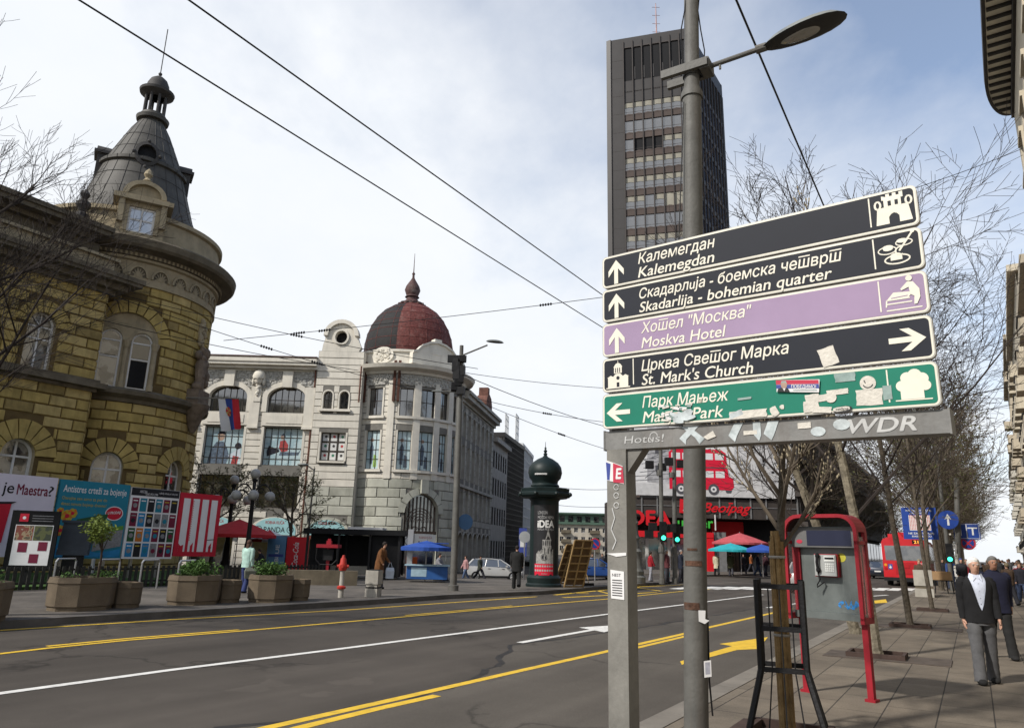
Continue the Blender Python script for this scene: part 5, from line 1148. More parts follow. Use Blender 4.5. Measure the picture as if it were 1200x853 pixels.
for k in range(5):
    v0 = 3.735 - .277 * k; v1 = v0 + .262; u0, u1 = -.006 - .001 * k, 2.206
    b = MB(); b.poly(fsg, rrect(u0, u1, v0, v1, .035), -.04, 0, 0); b.poly(fsg, rrect(u0 + .006, u1 - .006, v0 + .006, v1 - .006, .031), 0, .0015, 1); b.poly(fsg, rrect(u0 + .017, u1 - .017, v0 + .017, v1 - .017, .024), .0015, .003, 2)
    b.line(fsg, [(u0 + .03, v1 + .003), (u1 - .03, v1 + .003)], .005, -.012, 0)
    pn = b.build('panel', [M_EDGE, M_CREAML, FILM[k]], sg, label=PANEL[k])
    b = MB()
    for (s_, u, w, v, h, bars) in TXT[k]: b.text(fsg, s_, u, v, w, h, .005, 0, .2, .009, 0, bars)
    b.build('lettering', M_CREAML, pn)
    b = MB()
    if k < 3: arrow(b, .121, v0 + .118, 0)
    elif k == 3: arrow(b, 2.069, v0 + .128, -math.pi / 2)
    else: arrow(b, .127, v0 + .118, math.pi / 2)
    b.build('arrow', M_CREAML, pn)
    b = MB(); D = .005; vb = v0 + .03
    bar = {0: 1.941, 1: 1.941, 2: 1.947, 3: .257, 4: 1.942}[k]; b.line(fsg, [(bar, vb + .01), (bar, vb + .205)], .008, D)
    if k == 0:
        o, y = 1.972, vb + .01
        P = lambda *q: b.poly(fsg, [(o + x * .205, y + z * .2) for x, z in q], D, D, 0)
        P((.0, .0), (.36, .0), (.36, .22), (.42, .3), (.42, .56), (.06, .56))
        P((.58, .3), (.64, .22), (.64, .0), (.98, .0), (.9, .56), (.58, .56)); P((.42, .3), (.5, .34), (.58, .3), (.58, .56), (.42, .56))
        P((.25, .54), (.72, .54), (.72, .82), (.25, .82)); P((.2, .8), (.78, .8), (.78, .99), (.68, .99), (.68, .9), (.6, .9), (.6, .99), (.5, .99), (.5, .9), (.42, .9), (.42, .99), (.32, .99), (.32, .9), (.2, .95))
        for x in (.08, .92): b.arc(fsg, o + x * .205, y + .132, .016, 0, 360, .012, D, 0, 12, .026)
        for x in (.36, .55): b.ob(fsg, o + x * .205, o + x * .205 + .018, y + .118, y + .15, D, D + .002, 1)
    elif k == 1:
        cu_, cv = 2.065, vb + .05; b.arc(fsg, cu_, cv, .068, 0, 360, .009, D, 0, 22, .028); b.disc(fsg, cu_ - .005, cv + .022, .033, D, D, 14, 0, .02); b.ob(fsg, cu_ - .036, cu_ + .028, cv - .005, cv + .02, D, D + .001, 0)
        b.arc(fsg, cu_ - .05, cv + .065, .05, 0, 360, .007, D, 0, 18, .024); b.disc(fsg, cu_ - .045, cv + .085, .03, D, D, 12, 0, .014); b.disc(fsg, cu_ - .045, cv + .075, .028, D, D, 12, 0, .014)
        b.arc(fsg, cu_ + .045, cv + .1, .045, 0, 360, .007, D, 0, 18, .02); b.disc(fsg, cu_ + .035, cv + .113, .03, D, D, 12, 0, .014); b.line(fsg, [(cu_ + .015, cv + .05), (cu_ + .095, cv + .16)], .011, D); b.disc(fsg, cu_ + .095, cv + .162, .012, D, D, 8)
        b.arc(fsg, cu_ + .02, cv + .05, .025, 60, 300, .009, D, 0, 10)
    elif k == 2:
        o, y = 1.978, vb + .01
        b.line(fsg, [(o, y), (o + .19, y)], .008, D); b.line(fsg, [(o, y + .022), (o + .005, y + .065), (o + .13, y + .065)], .008, D); b.line(fsg, [(o + .005, y + .04), (o + .14, y + .04)], .008, D)
        b.poly(fsg, [(o + .005, y + .065), (o + .045, y + .11), (o + .15, y + .1), (o + .12, y + .065)], D, D, 0); b.line(fsg, [(o + .03, y + .075), (o + .12, y + .08)], .005, D + .001, 1)
        b.disc(fsg, o + .135, y + .185, .018, D + .002, D + .002, 14, 0); b.poly(fsg, [(o + .125, y + .165), (o + .155, y + .16), (o + .185, y + .11), (o + .185, y + .06), (o + .165, y + .02), (o + .15, y + .02), (o + .155, y + .07), (o + .135, y + .085), (o + .13, y + .13), (o + .09, y + .115), (o + .085, y + .125)], D + .002, D + .002, 0)
    elif k == 3:
        o, y = .03, vb - .005
        P = lambda *q: b.poly(fsg, [(o + x * .195, y + z * .2) for x, z in q], D, D, 0)
        P((-.02, 0), (1.02, 0), (1.02, .04), (-.02, .04)); P((.06, .04), (.3, .04), (.3, .42), (.06, .42)); P((.7, .04), (.94, .04), (.94, .42), (.7, .42)); P((.28, .04), (.44, .04), (.44, .22), (.56, .22), (.56, .04), (.72, .04), (.72, .44), (.6, .55), (.4, .55), (.28, .44))
        P((.02, .42), (.34, .42), (.18, .5)); P((.66, .42), (.98, .42), (.82, .5)); P((.33, .57), (.67, .57), (.67, .8), (.33, .8)); P((.3, .8), (.7, .8), (.6, .93), (.5, .97), (.4, .93)); P((.49, .97), (.51, .97), (.51, 1.06), (.49, 1.06))
        for x in (.4, .49, .58): b.line(fsg, [(o + x * .195, y + .12), (o + x * .195, y + .155)], .007, D + .001, 1)
        b.disc(fsg, o + .5 * .195, y + .078, .014, D + .001, D + .001, 10, 1)
    else:
        o, y = 1.985, v0 + .02
        for (x, z, r) in ((.03, .09, .032), (.06, .135, .035), (.1, .15, .036), (.135, .125, .036), (.15, .085, .03), (.09, .1, .06)): b.disc(fsg, o + x, y + z + .02, r, D, D, 16)
        b.ob(fsg, o + .02, o + .14, y + .03, y + .1, D, D + .001); b.line(fsg, [(o - .01, y + .025), (o + .18, y + .025)], .007, D)
    b.build('pictogram', [M_CREAML, FILM[k]], pn)
    b = MB(); rs = random.Random(k + 20)
    def torn(u, v, w, h, mi=0, rot=0.0, n=16, d=.006, j=.12):
        pts = []
        for q in range(n):
            a = 2 * math.pi * q / n; e = max(abs(math.cos(a)), abs(math.sin(a))); x = math.cos(a) / e * w / 2 * (1 - rs.random() * j); z = math.sin(a) / e * h / 2 * (1 - rs.random() * j)
            pts.append((u + x * math.cos(rot) - z * math.sin(rot), v + x * math.sin(rot) + z * math.cos(rot)))
        b.poly(fsg, pts, d, d, mi)
    if k == 3: torn(1.625, 2.955 + .029, .105, .125, 0, .25)
    if k == 4:
        s0 = lambda u, v: (u, v + .018 * u)
        torn(*s0(1.835, 2.675), .155, .105, 0, 0); b.disc(fsg, *s0(1.835, 2.76), .045, .007, .007, 18, 0); b.arc(fsg, *s0(1.835, 2.76), .028, 200, 340, .006, .008, 2); b.line(fsg, [s0(1.815, 2.78), s0(1.822, 2.76)], .005, .008, 2)
        torn(*s0(1.71, 2.812), .125, .06, 3, .02); torn(*s0(1.935, 2.69), .05, .09, 3, 0, 8)
        torn(*s0(1.51, 2.70), .09, .06, 0, .1); torn(*s0(1.60, 2.70), .11, .045, 0, .1); torn(*s0(1.66, 2.725), .13, .035, 0, .05); b.disc(fsg, *s0(1.62, 2.695), .033, .008, .008, 14, 0)
        torn(*s0(1.50, 2.65), .1, .075, 0, 0); torn(*s0(1.56, 2.625), .12, .04, 0, -.1)
        torn(*s0(1.68, 2.615), .11, .04, 2, .06, 12, .009); torn(*s0(1.675, 2.618), .1, .028, 0, .06, 12, .0095); b.text(fsg, 'зебра', *s0(1.64, 2.61), .075, .016, .0105, 2, .3)
        torn(1.10, 2.66, .26, .055, 0, .02); torn(1.02, 2.665, .1, .04, 4, .3); torn(1.27, 2.665, .05, .07, 0, .5, 9); torn(1.32, 2.69, .03, .03, 0, 0, 7); torn(1.08, 2.765, .1, .016, 3, .04)
        for q in range(46): torn(rs.uniform(.47, .70), rs.uniform(2.655, 2.765), rs.uniform(.015, .06), rs.uniform(.008, .022), rs.choice((0, 3, 5)), rs.uniform(-.3, .3), 8, .0065 + q * 2e-5)
        for q in range(12): torn(rs.uniform(.56, .72), rs.uniform(2.645, 2.70), rs.uniform(.05, .1), rs.uniform(.02, .05), 4, rs.uniform(-.6, .6), 10, .0075 + q * 1e-5)
        b.poly(fsg, [s0(1.296, 2.765), s0(1.555, 2.733), s0(1.565, 2.815), s0(1.30, 2.842)], .008, .008, 5)
        e = lambda x, z: s0(1.296 + .262 * x, 2.765 + .077 * z - .03 * x)
        b.poly(fsg, [e(0, .62), e(1, .68), e(1, 1), e(0, 1)], .0085, .0085, 6); b.poly(fsg, [e(0, .28), e(1, .3), e(1, .66), e(0, .6)], .0085, .0085, 7)
        b.poly(fsg, [e(.02, 0), e(.32, 0), e(.28, .3), e(.2, .36), e(.12, .36), e(.04, .25)], .009, .009, 2); b.disc(fsg, *e(.19, .58), .02, .0092, .0092, 12, 8, .026); b.poly(fsg, [e(.11, .66), e(.14, .92), e(.24, .93), e(.27, .66), e(.24, .78), e(.14, .78)], .0095, .0095, 3); b.poly(fsg, [e(.16, .3), e(.22, .3), e(.19, .05)], .0095, .0095, 5)
        b.text(fsg, 'ПОБЕДИМО!', *e(.36, .32), .15, .022, .0095, 5, 0, .02, -.115); b.line(fsg, [e(.4, .14), e(.95, .15)], .004, .0095, 3)
    if b.v: b.build('sticker', [M_PAPER, M_SPRAY, mat('sticker_black', (.02, .02, .022), .6, 0), mat('grey_glue', (.24, .31, .29), .9, .3, 12), mat('blue_white_spray', (.43, .47, .475), .85, .3, 12, dirt=(.2, .26, .25), dscale=9), mat('sticker_white', (.62, .61, .6), .6, .05), mat('sticker_red', (.42, .03, .06), .6, 0), mat('sticker_blue', (.04, .06, .24), .6, 0), MATS['print_skin']], pn)
b = MB(); rs = random.Random(9); DZ = -.027
b.text(fsg, 'Hotus!', .155, 2.515, .32, .055, DZ, 0, .1, 0)
b.arc(fsg, .395, 2.555, .03, 0, 250, .007, DZ, 0, 12)
b.text(fsg, 'WDR', 1.70, 2.502, .36, .085, DZ, 0, .25, .02)
for (u, w, sl) in ((.63, .06, .08), (.73, .06, -.09), (.98, .06, .04), (1.14, .05, 0), (1.22, .07, .03)):
    b.poly(fsg, [(u - w / 2 + sl, 2.61), (u + w / 2 + sl, 2.61), (u + w / 2 - sl * .2, 2.52), (u + .01, 2.485), (u - w / 2 - sl * .1, 2.53)], DZ, DZ, 1)
b.disc(fsg, 1.52, 2.525, .045, DZ, DZ, 14, 1, .03); b.disc(fsg, 1.66, 2.56, .05, DZ, DZ, 12, 1, .035)
b.poly(fsg, [(.77, 2.53), (.84, 2.57), (.86, 2.53), (.8, 2.51)], DZ, DZ + .004, 2); b.poly(fsg, [(1.05, 2.555), (1.14, 2.557), (1.14, 2.53), (1.05, 2.528)], DZ, DZ + .002, 2); b.poly(fsg, [(1.40, 2.585), (1.48, 2.587), (1.48, 2.55), (1.40, 2.548)], DZ, DZ + .002, 2)
b.line(fp0, [(.05, 2.05), (.07, 1.98), (.04, 1.9), (.08, 1.82), (.05, 1.76)], .008, DZ + .001, 0)
for v in (2.2, 2.14, 2.07): b.arc(fp0, .085, v, .02, 0, 330, .006, DZ + .001, 0, 10)
b.build('graffiti', [mat('faded_white_paint', (.42, .42, .41), .8, .2, 8), mat('blue_white_spray', (.42, .52, .52)), M_PAPER], sg)
b = MB(); b.poly(fp0, [(.0, 2.4), (.14, 2.35), (.15, 2.22), (.01, 2.25)], DZ, DZ + .002, 0); b.poly(fp0, [(.06, 2.375), (.14, 2.345), (.15, 2.225), (.06, 2.235)], DZ + .0025, DZ + .0025, 1); b.poly(fp0, [(.0, 2.385), (.04, 2.37), (.03, 2.25), (.01, 2.255)], DZ + .0025, DZ + .0025, 2); b.text(fp0, 'E', .085, 2.26, .045, .075, DZ + .004, 0, .1, .03)
b.poly(fp0, [(.03, 1.62), (.14, 1.61), (.14, 1.42), (.035, 1.425)], DZ, DZ + .001, 0); b.text(fp0, 'NEST', .045, 1.575, .07, .02, DZ + .002, 3)
for q in range(7): b.line(fp0, [(.045, 1.55 - q * .017), (.125, 1.549 - q * .017)], .006, DZ + .002, 3)
b.poly(fp0, [(-.0, 1.73), (.16, 1.74), (.16, 1.72), (.08, 1.71)], DZ, DZ + .002, 0)
b.build('post_sticker', [MATS['sticker_white'], MATS['sticker_red'], MATS['sticker_blue'], MATS['sticker_black']], sg)
# ================================================================== LAMP COLUMN beside the sign
LB, LT = at(816, 853, 6.71), at(810, 0, 6.71); ld = (LT - LB) / (LT[2] - LB[2]); lp = lambda z: LB + ld * (z - LB[2]); LB0 = lp(RZ)
M_POLE = mat('grey_pole_paint', (.098, .096, .088), .6, .22, 4, .15, 30, streak=.4, dirt=(.10, .065, .045)); M_RUST = mat('rust_patch', (.085, .045, .03), .95, .6, 14, .4, 40, dirt=(.07, .066, .06), dscale=9)
lc = thing('street_lamp', 'tall grey lamp column with oval lantern rising behind the direction sign', 'street lamp', tr(LB0))
b = MB(); b.tube([lp(RZ), lp(6.40)], [.103, .097], 20); b.tube([lp(6.38), lp(6.44), lp(6.52), lp(9.3)], [.112, .112, .08, .072], 20); b.lathe([(.2, 0), (.2, .02), (.1, .03)], LB0, 16)
b.build('pole', M_POLE, lc, smooth=True)
b = MB()
for z, h, a0, a1 in ((1.66, .045, 200, 290), (1.30, .06, 190, 275), (1.78, .02, 215, 265)):
    p = lp(z); b.lathe([(.1045, -h / 2), (.105, -h / 2), (.105, h / 2), (.1045, h / 2)], p, 20, 0, a0, a1)
b.lathe([(.118, 0), (.118, .1)], lp(3.9), 16); b.build('rusty_band', M_RUST, lc)
b = MB(); fpl = plane(lp(0) * np.array([1, 1, 0]) + np.array([-.0, -.107, 0]) + ld * np.array([1, 1, 0]) * 1.2, (1, -.1, 0)); b.poly(fpl, [(-.0, 1.27), (.06, 1.27), (.055, 1.2), (.09, 1.19), (.05, 1.16), (.0, 1.18)], .0, .004, 0); b.poly(fpl, [(.03, .86), (.09, .87), (.09, .74), (.03, .73)], 0, .003, 0); b.poly(fpl, [(.04, .85), (.08, .855), (.08, .76), (.04, .755)], .004, .004, 1)
b.build('sticker', [MATS['sticker_white'], mat('sticker_grey', (.3, .3, .34), .6, .2, 20)], lc)
P0 = lp(6.70); b = MB(); ax = ND
b.box(tr(P0 - ax * .05 - SD * .1), (.5, .05, .09), 0, -R_(32)); b.box(tr(P0 - ax * .05 + SD * .1), (.5, .05, .09), 0, -R_(32)); b.lathe([(.095, -.06), (.095, .06)], P0, 16); b.box(tr(P0 + ax * .16), (.1, .2, .12), 0, -R_(32))
b.tube([P0 + ax * .1, P0 + ax * .70 + ZD * .02], .027, 10); b.tube([P0 + ax * .67 + ZD * .02, P0 + ax * .77 + ZD * .022], .045, 10); b.tube([P0 + ax * .3, P0 + ax * .3 - ZD * .07], .012, 6)
b.build('bracket', M_POLE, lc, smooth=True, flat_angle=30)
b = MB(); hc = P0 + ax * 1.13 + ZD * .05; n = 20
def shell(sgn, kz, z0):
    vs, fs = [], []; rings_ = 6
    for i in range(rings_ + 1):
        r = i / rings_; zz = kz * math.sqrt(max(0, 1 - r * r)) * sgn
        for j in range(n):
            a = 2 * math.pi * j / n; e = .40 * r * math.cos(a); w = .16 * r * math.sin(a) * (1 + .15 * math.cos(a)); vs.append(hc + ax * e + SD * w + ZD * (zz + z0 + e * .10))
    for i in range(rings_):
        for j in range(n): fs.append((i * n + j, i * n + (j + 1) % n, (i + 1) * n + (j + 1) % n, (i + 1) * n + j))
    return vs, fs
vs, fs = shell(1, .095, 0); b.add(vs, fs); vs, fs = shell(-1, .03, -.002); b.add(vs, fs, 1); b.build('lantern_head', [mat('lamp_head_grey', (.2, .21, .2), .45, .1), mat('lamp_head_dark', (.03, .03, .03), .5, .1)], lc, smooth=True, flat_angle=70)
b = MB(); vs, fs = shell(-1, .035, -.006); b.add([hc + ax * .02 + (v_ - hc) * np.array([.62, .62, 1.0]) for v_ in vs], fs); b.build('diffuser', glass_mat('lamp_diffuser', (.12, .12, .11), .2, (.2, .2, .18)), lc, smooth=True)
b = MB()
for (dx, a0) in ((-.09, 0), (.1, 2)):
    pts = [lp(9.2 - k * .25) + np.array([dx + .035 * math.sin(k * 1.3 + a0), -.03, 0]) for k in range(11)]; b.tube(pts, .007, 5)
for z in (4.55,):
    for k in range(8): a = 2 * math.pi * k / 8; b.ell(lp(z) + np.array([.11 * math.cos(a), .11 * math.sin(a), .01 * (k % 3)]), .022, 6, 4)
    b.tube([lp(z) - np.array([.2, .05, 0]), lp(z) + np.array([.2, -.05, .02])], .014, 6)
b.tube([lp(6.3) + np.array([-.1, -.06, 0]), lp(4.6) + np.array([-.16, -.06, 0]), lp(3.5) + np.array([-.11, -.05, 0])], .006, 4); b.tube([lp(1.2) + np.array([.1, -.03, 0]), lp(.7) + np.array([.105, -.04, 0]), lp(.42) + np.array([.13, -.04, 0])], .008, 5)
b.build('loose_cable', M_BLACKM, lc)
# ================================================================== PHONE BOOTH
BL, BR_ = gp(946, 810, RZ), gp(1022, 822, RZ); BXv = (BR_ - BL) / np.linalg.norm(BR_ - BL); BN = np.array([BXv[1], -BXv[0], 0]); BW = float(np.linalg.norm(BR_ - BL))
fbo = plane(BL * np.array([1, 1, 0]), BXv, BN); M_BRED = mat('red_booth_paint', (.25, .010, .019), .5, .22, 3, streak=.45)
pb = thing('phone_booth', 'red open phone booth with a grey metal back on the pavement', 'phone booth', tr((BL + BR_) / 2)); HD = .27; ZT = 2.22; ZB = 1.02
b = MB()
for u in (0, BW): b.ob(fbo, u - .035, u + .035, RZ, ZT - .25, -.05, .03); b.ob(fbo, u - .06, u + .06, RZ - .01, RZ + .03, -.08, .06)
b.build('leg', M_BRED, pb)
def upath(o, r=.17):                                          # inverted U outline of the hood
    p = [(-.02 - o, ZB)] + [(-.02 - o + (r + o) * (1 - math.cos(math.pi / 2 * k / 6)), ZT - r + (r + o) * math.sin(math.pi / 2 * k / 6)) for k in range(7)]
    return p + [(BW + .05 + o - (r + o) * (1 - math.cos(math.pi / 2 * k / 6)), ZT - r + (r + o) * math.sin(math.pi / 2 * k / 6)) for k in range(6, -1, -1)] + [(BW + .05 + o, ZB)]
b = MB(); pi_, po = upath(-.0), upath(.045)
for i in range(len(pi_) - 1):
    low = i in (0, len(pi_) - 2)
    for (d0, d1) in (((-.05, .02), (HD - .05, HD)) if low else ((-.05, HD),)):
        b.hexa([fbo(*pi_[i], d0), fbo(*po[i], d0), fbo(*po[i + 1], d0), fbo(*pi_[i + 1], d0), fbo(*pi_[i], d1), fbo(*po[i], d1), fbo(*po[i + 1], d1), fbo(*pi_[i + 1], d1)])
for u in (-.065, BW + .05): b.ob(fbo, u, u + .045, ZB - .04, ZB + .03, -.05, HD); b.ob(fbo, u, u + .045, 1.9, 1.94, -.05, HD)
b.build('hood', M_BRED, pb)
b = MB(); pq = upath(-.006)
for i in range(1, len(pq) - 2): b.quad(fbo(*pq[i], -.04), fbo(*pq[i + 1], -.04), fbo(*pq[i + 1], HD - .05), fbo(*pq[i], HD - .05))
b.build('hood_inner_dark', mat('inner_dark_brown', (.03, .012, .012), .8, .2), pb)  # thin sheet added to make the inside of the hood dark
M_PERS = bpy.data.materials.new('scratched_perspex'); M_PERS.use_nodes = True; q = M_PERS.node_tree.nodes['Principled BSDF']; q.inputs['Base Color'].default_value = (.55, .5, .48, 1); q.inputs['Roughness'].default_value = .25; q.inputs['Alpha'].default_value = .22
for u in (-.04, BW + .072): b = MB(); b.ob(fbo, u - .004, u + .004, ZB + .03, 1.99, .02, HD - .05); b.build('side_pane', M_PERS, pb)
b = MB(); b.ob(fbo, -.02, BW + .05, ZB + .03, 2.12, -.04, -.01, 0); b.ob(fbo, -.02, BW + .05, ZB - .02, ZB + .06, -.04, .14, 0); b.ob(fbo, -.03, BW + .03, 1.86, 2.1, -.01, .1, 1)
bk = b.build('back_panel', [mat('brushed_metal_panel', (.13, .145, .14), .45, .3, 2, metal=.3, streak=.6), mat('grey_header', (.12, .12, .12), .6, .2)], pb)
b = MB(); b.ob(fbo, .18, BW - .04, 1.88, 2.07, .1, .105, 0); b.disc(fbo, .08, 1.93, .04, .102, .104, 10, 1, .025); b.disc(fbo, BW - .22, 1.74, .055, -.009, -.006, 12, 2); rs = random.Random(12); x0 = .44
for q in range(7):
    x0 += .04; b.line(fbo, [(x0 + rs.uniform(-.03, .03) + .012 * w, 1.17 + rs.uniform(-.05, .06)) for w in range(5)], .012, -.0085, 3)
b.build('booth_sticker', [mat('dark_blue_film', (.015, .018, .04), .4, .1), MATS['sticker_red'], mat('sticker_yellow', (.45, .42, .05), .6, .1), mat('blue_scribble', (.03, .2, .5), .6, .2, 20)], bk)
c = BW / 2 - .0; KS = .82; fq = lambda u, v, d=0.0: fbo(c + (u - c) * KS, 1.64 + (v - 1.63) * KS, d * .8)
b = MB(); b.ob(fq, c - .18, c + .18, 1.46, 1.80, -.01, .08, 0); b.ob(fq, c - .165, c + .165, 1.475, 1.79, .08, .12, 1); b.ob(fq, c - .01, c + .15, 1.69, 1.77, .12, .13, 2); b.ob(fq, c + .0, c + .14, 1.72, 1.75, .13, .132, 3)
for i in range(4):
    for j in range(5): b.ob(fq, c + .0 + j * .028, c + .022 + j * .028, 1.54 + i * .032, 1.565 + i * .032, .12, .128, 2)
ph_ = b.build('telephone', [M_BRED, mat('phone_grey', (.35, .36, .35), .4, .1, metal=.3), mat('phone_pale', (.55, .56, .54), .5, .1), M_BLACK], pb)
b = MB(); b.tube([fq(c - .1, 1.57, .16), fq(c - .105, 1.67, .175), fq(c - .1, 1.77, .16)], .018, 8); b.ell(fq(c - .1, 1.56, .15), (.03, .03, .035), 8, 6); b.ell(fq(c - .1, 1.77, .15), (.03, .03, .035), 8, 6)
b.tube([fq(c - .1, 1.54, .15)] + [fq(c - .12 + .03 * math.sin(k), 1.5 - .04 * k, .12) for k in range(6)] + [fq(c - .06, 1.38, .05)], .008, 5); b.build('handset', M_BLACK, ph_, smooth=True)
# ================================================================== TREE GUARD with staked young tree
GB = gp(924, 866, RZ); gd_ = thing('tree_guard', 'black iron tree guard with splayed feet around the staked young tree', 'tree guard', tr(GB)); b = MB()
W_ = .20; gx_, gy_ = np.array([.9365, -.3507, 0]), np.array([.3507, .9365, 0])
for (i, j) in ((-1, -1), (1, -1), (1, 1), (-1, 1)):
    tp = GB + gx_ * i * W_ + gy_ * j * W_; ft2 = GB + gx_ * i * W_ * 1.75 + gy_ * j * W_ * 1.75
    b.tube([ft2 + ZD * 0.02, tp * 1.0 + (ft2 - tp) * .15 + ZD * .52, tp + ZD * .62, tp + ZD * 1.42], .030, 6)
for z in (.62, .98, 1.36):
    c4 = [GB + gx_ * i * W_ + gy_ * j * W_ + ZD * z for i, j in ((-1, -1), (1, -1), (1, 1), (-1, 1))]
    for a, e in zip(c4, c4[1:] + c4[:1]): b.box(tr((a + e) / 2), (float(np.linalg.norm(e - a)), .02, .045), 0, math.atan2(*(e - a)[1::-1][:2]) if False else math.atan2((e - a)[1], (e - a)[0]))
for k in range(3): b.tube([GB + gx_ * (-.1 + .1 * k) - gy_ * W_ + ZD * .62, GB + gx_ * (-.16 + .16 * k) - gy_ * W_ * 1.6 + ZD * .05], .007, 5); b.tube([GB + gx_ * (-.1 + .1 * k) - gy_ * W_ + ZD * .62, GB + gx_ * (-.1 + .1 * k) - gy_ * W_ + ZD * 1.36], .007, 5)
b.build('frame', M_BLACKM, gd_)
b = MB(); b.box(tr(GB + ZD * .01), (1.1, 1.1, .02), 0, -R_(32)); 
for (i, j) in ((-1, 0), (1, 0), (0, -1), (0, 1)): b.box(tr(GB + gx_ * i * .33 + gy_ * j * .33 + ZD * .05), (.7 if j else .05, .05 if j else .7, .08), 0, -R_(32))
b.build('base_grate', mat('brown_iron_grate', (.05, .032, .026), .8, .3, 6), gd_)
st_ = thing('trunk_stakes', 'bundle of pale wooden stakes wrapped round the young tree trunk', 'stakes', tr(GB)); b = MB()
for k in range(7):
    a = 2 * math.pi * k / 7; r = .048; p = GB + np.array([r * math.cos(a), r * math.sin(a), 0]); b.tube([p + ZD * .02, p + ZD * (1.78 + .05 * (k % 3))], [.027, .023], 6)
b.build('stake', mat('split_wood', (.23, .15, .065), .9, .45, 4, .8, 20, streak=.7, dirt=(.09, .06, .035)), st_)
b = MB(); b.lathe([(.076, 0), (.081, .012), (.076, .024)], GB + ZD * 1.62, 14); b.lathe([(.076, 0), (.081, .012), (.076, .024)], GB + ZD * .9, 14); b.build('binding', mat('grey_cord', (.3, .28, .25), .9, .1), st_)
# ================================================================== PLAZA FURNITURE
M_CONC = mat('exposed_aggregate_concrete', (.135, .105, .072), .92, .32, 1.5, .6, 70, streak=.3); M_CONCG = mat('pale_concrete', (.34, .32, .28), .9, .2, 2, .3, 40, streak=.4)
M_LEAF = mat('shrub_leaf', (.055, .11, .022), .7, .45, 9); M_LEAFY = mat('young_yellow_leaf', (.13, .17, .03), .7, .4, 9); M_SOIL = mat('soil', (.05, .035, .025), .95, .3, 8)
PZ = KH
def pg(x, y): return gp(x, y, PZ)
def leaf_clump(b, c, r, n, size, mi=0, rs=random):
    for k in range(n):
        while True:
            d = np.array([rs.uniform(-1, 1), rs.uniform(-1, 1), rs.uniform(-1, 1)])
            if .25 < np.linalg.norm(d) < 1: break
        p = c + d * np.array(r); a = np.array([rs.gauss(0, 1), rs.gauss(0, 1), rs.gauss(0, .6)]); a /= np.linalg.norm(a); e = np.cross(a, np.array([rs.gauss(0, 1), rs.gauss(0, 1), rs.gauss(0, 1)])); e /= np.linalg.norm(e)
        s = size * rs.uniform(.6, 1.3); b.add([p - a * s, p + e * s * .45, p + a * s, p - e * s * .45], [(0, 1, 2, 3)], mi)
def planter(x, y, label, L=1.25, second=True, plant='shrub', shrub_label=None):
    c = pg(x, y) - ND * .6; t = thing('planter', label, 'planter', tr(c), group='octagonal concrete planters along the plaza kerb'); f = lambda u, w, z: c + SD * u + (-ND) * w + ZD * z
    def octo(L, W, h, off, ch):
        b = MB(); rgs = []
        for (z, k) in ((0, .93), (.08, .93), (.1, .98), (h - .14, 1.0), (h - .12, 1.03), (h, .98), (h, .86), (h - .1, .84)):
            a, w = L / 2 * k, W / 2 * k; q = ch * k
            rgs.append([f(off + px_, py_, z) for px_, py_ in ((-a, -w + q), (-a + q, -w), (a - q, -w), (a, -w + q), (a, w - q), (a - q, w), (-a + q, w), (-a, w - q))])
        vs = [p for r in rgs for p in r]; b.add(vs, [(i * 8 + j, i * 8 + (j + 1) % 8, (i + 1) * 8 + (j + 1) % 8, (i + 1) * 8 + j) for i in range(7) for j in range(8)] + [tuple(range(8))]); b.add(rgs[-1], [tuple(range(8))], 1); return b
    octo(L, 1.05, .72, 0, .32).build('basin', [M_CONC, M_SOIL], t)
    if second: octo(.62, .85, .58, L / 2 + .34, .2).build('side_basin', [M_CONC, M_SOIL], t)
    rs = random.Random(int(x * 7))
    if plant == 'shrub':
        b = MB(); 
        for k in range(9): leaf_clump(b, f(rs.uniform(-L * .3, L * .3), rs.uniform(-.25, .25), .80 + rs.random() * .16), (.26, .26, .2), 130, .045, 0, rs)
        s_ = b.build('shrub', M_LEAF); tag(s_, shrub_label, 'shrub')
    else:
        tt = thing('small_tree', 'small round leafy tree growing in the second concrete planter', 'tree', tr(f(.3, 0, .62))); b = MB(); b.tube([f(.3, 0, .6), f(.32, 0, 1.1), f(.3, .02, 1.5)], [.03, .025, .02], 6); [b.tube([f(.31, 0, 1.25), f(.3 + rs.uniform(-.3, .3), rs.uniform(-.3, .3), 1.75)], [.012, .006], 4) for k in range(6)]; b.build('trunk', M_SOIL, tt)
        b = MB(); [leaf_clump(b, f(.3 + rs.gauss(0, .22), rs.gauss(0, .22), 1.72 + rs.gauss(0, .2)), (.2, .2, .17), 60, .05, 0, rs) for k in range(14)]; b.build('crown', M_LEAFY, tt)
        b = MB(); [leaf_clump(b, f(rs.uniform(-.6, .6), rs.uniform(-.3, .3), .76), (.2, .2, .1), 45, .035, 0, rs) for k in range(7)]; s_ = b.build('low_plants', M_LEAF); tag(s_, 'low leafy plants round the small tree in the second planter', 'plants')
planter(-30, 731, 'dark octagonal concrete planter cut by the left picture edge', 1.5, second=False, shrub_label='low green shrub in the planter at the left picture edge')
planter(110, 716, 'octagonal concrete planter holding the small round tree', 1.36, plant='tree')
planter(243, 709, 'octagonal concrete planter with dark low shrubs by the woman in mint', 1.3, shrub_label='dark low shrub filling the planter before the woman in mint')
planter(333, 706, 'octagonal concrete planter with bright green bush near the hydrant', 1.22, shrub_label='bright green bush in the planter near the hydrant')
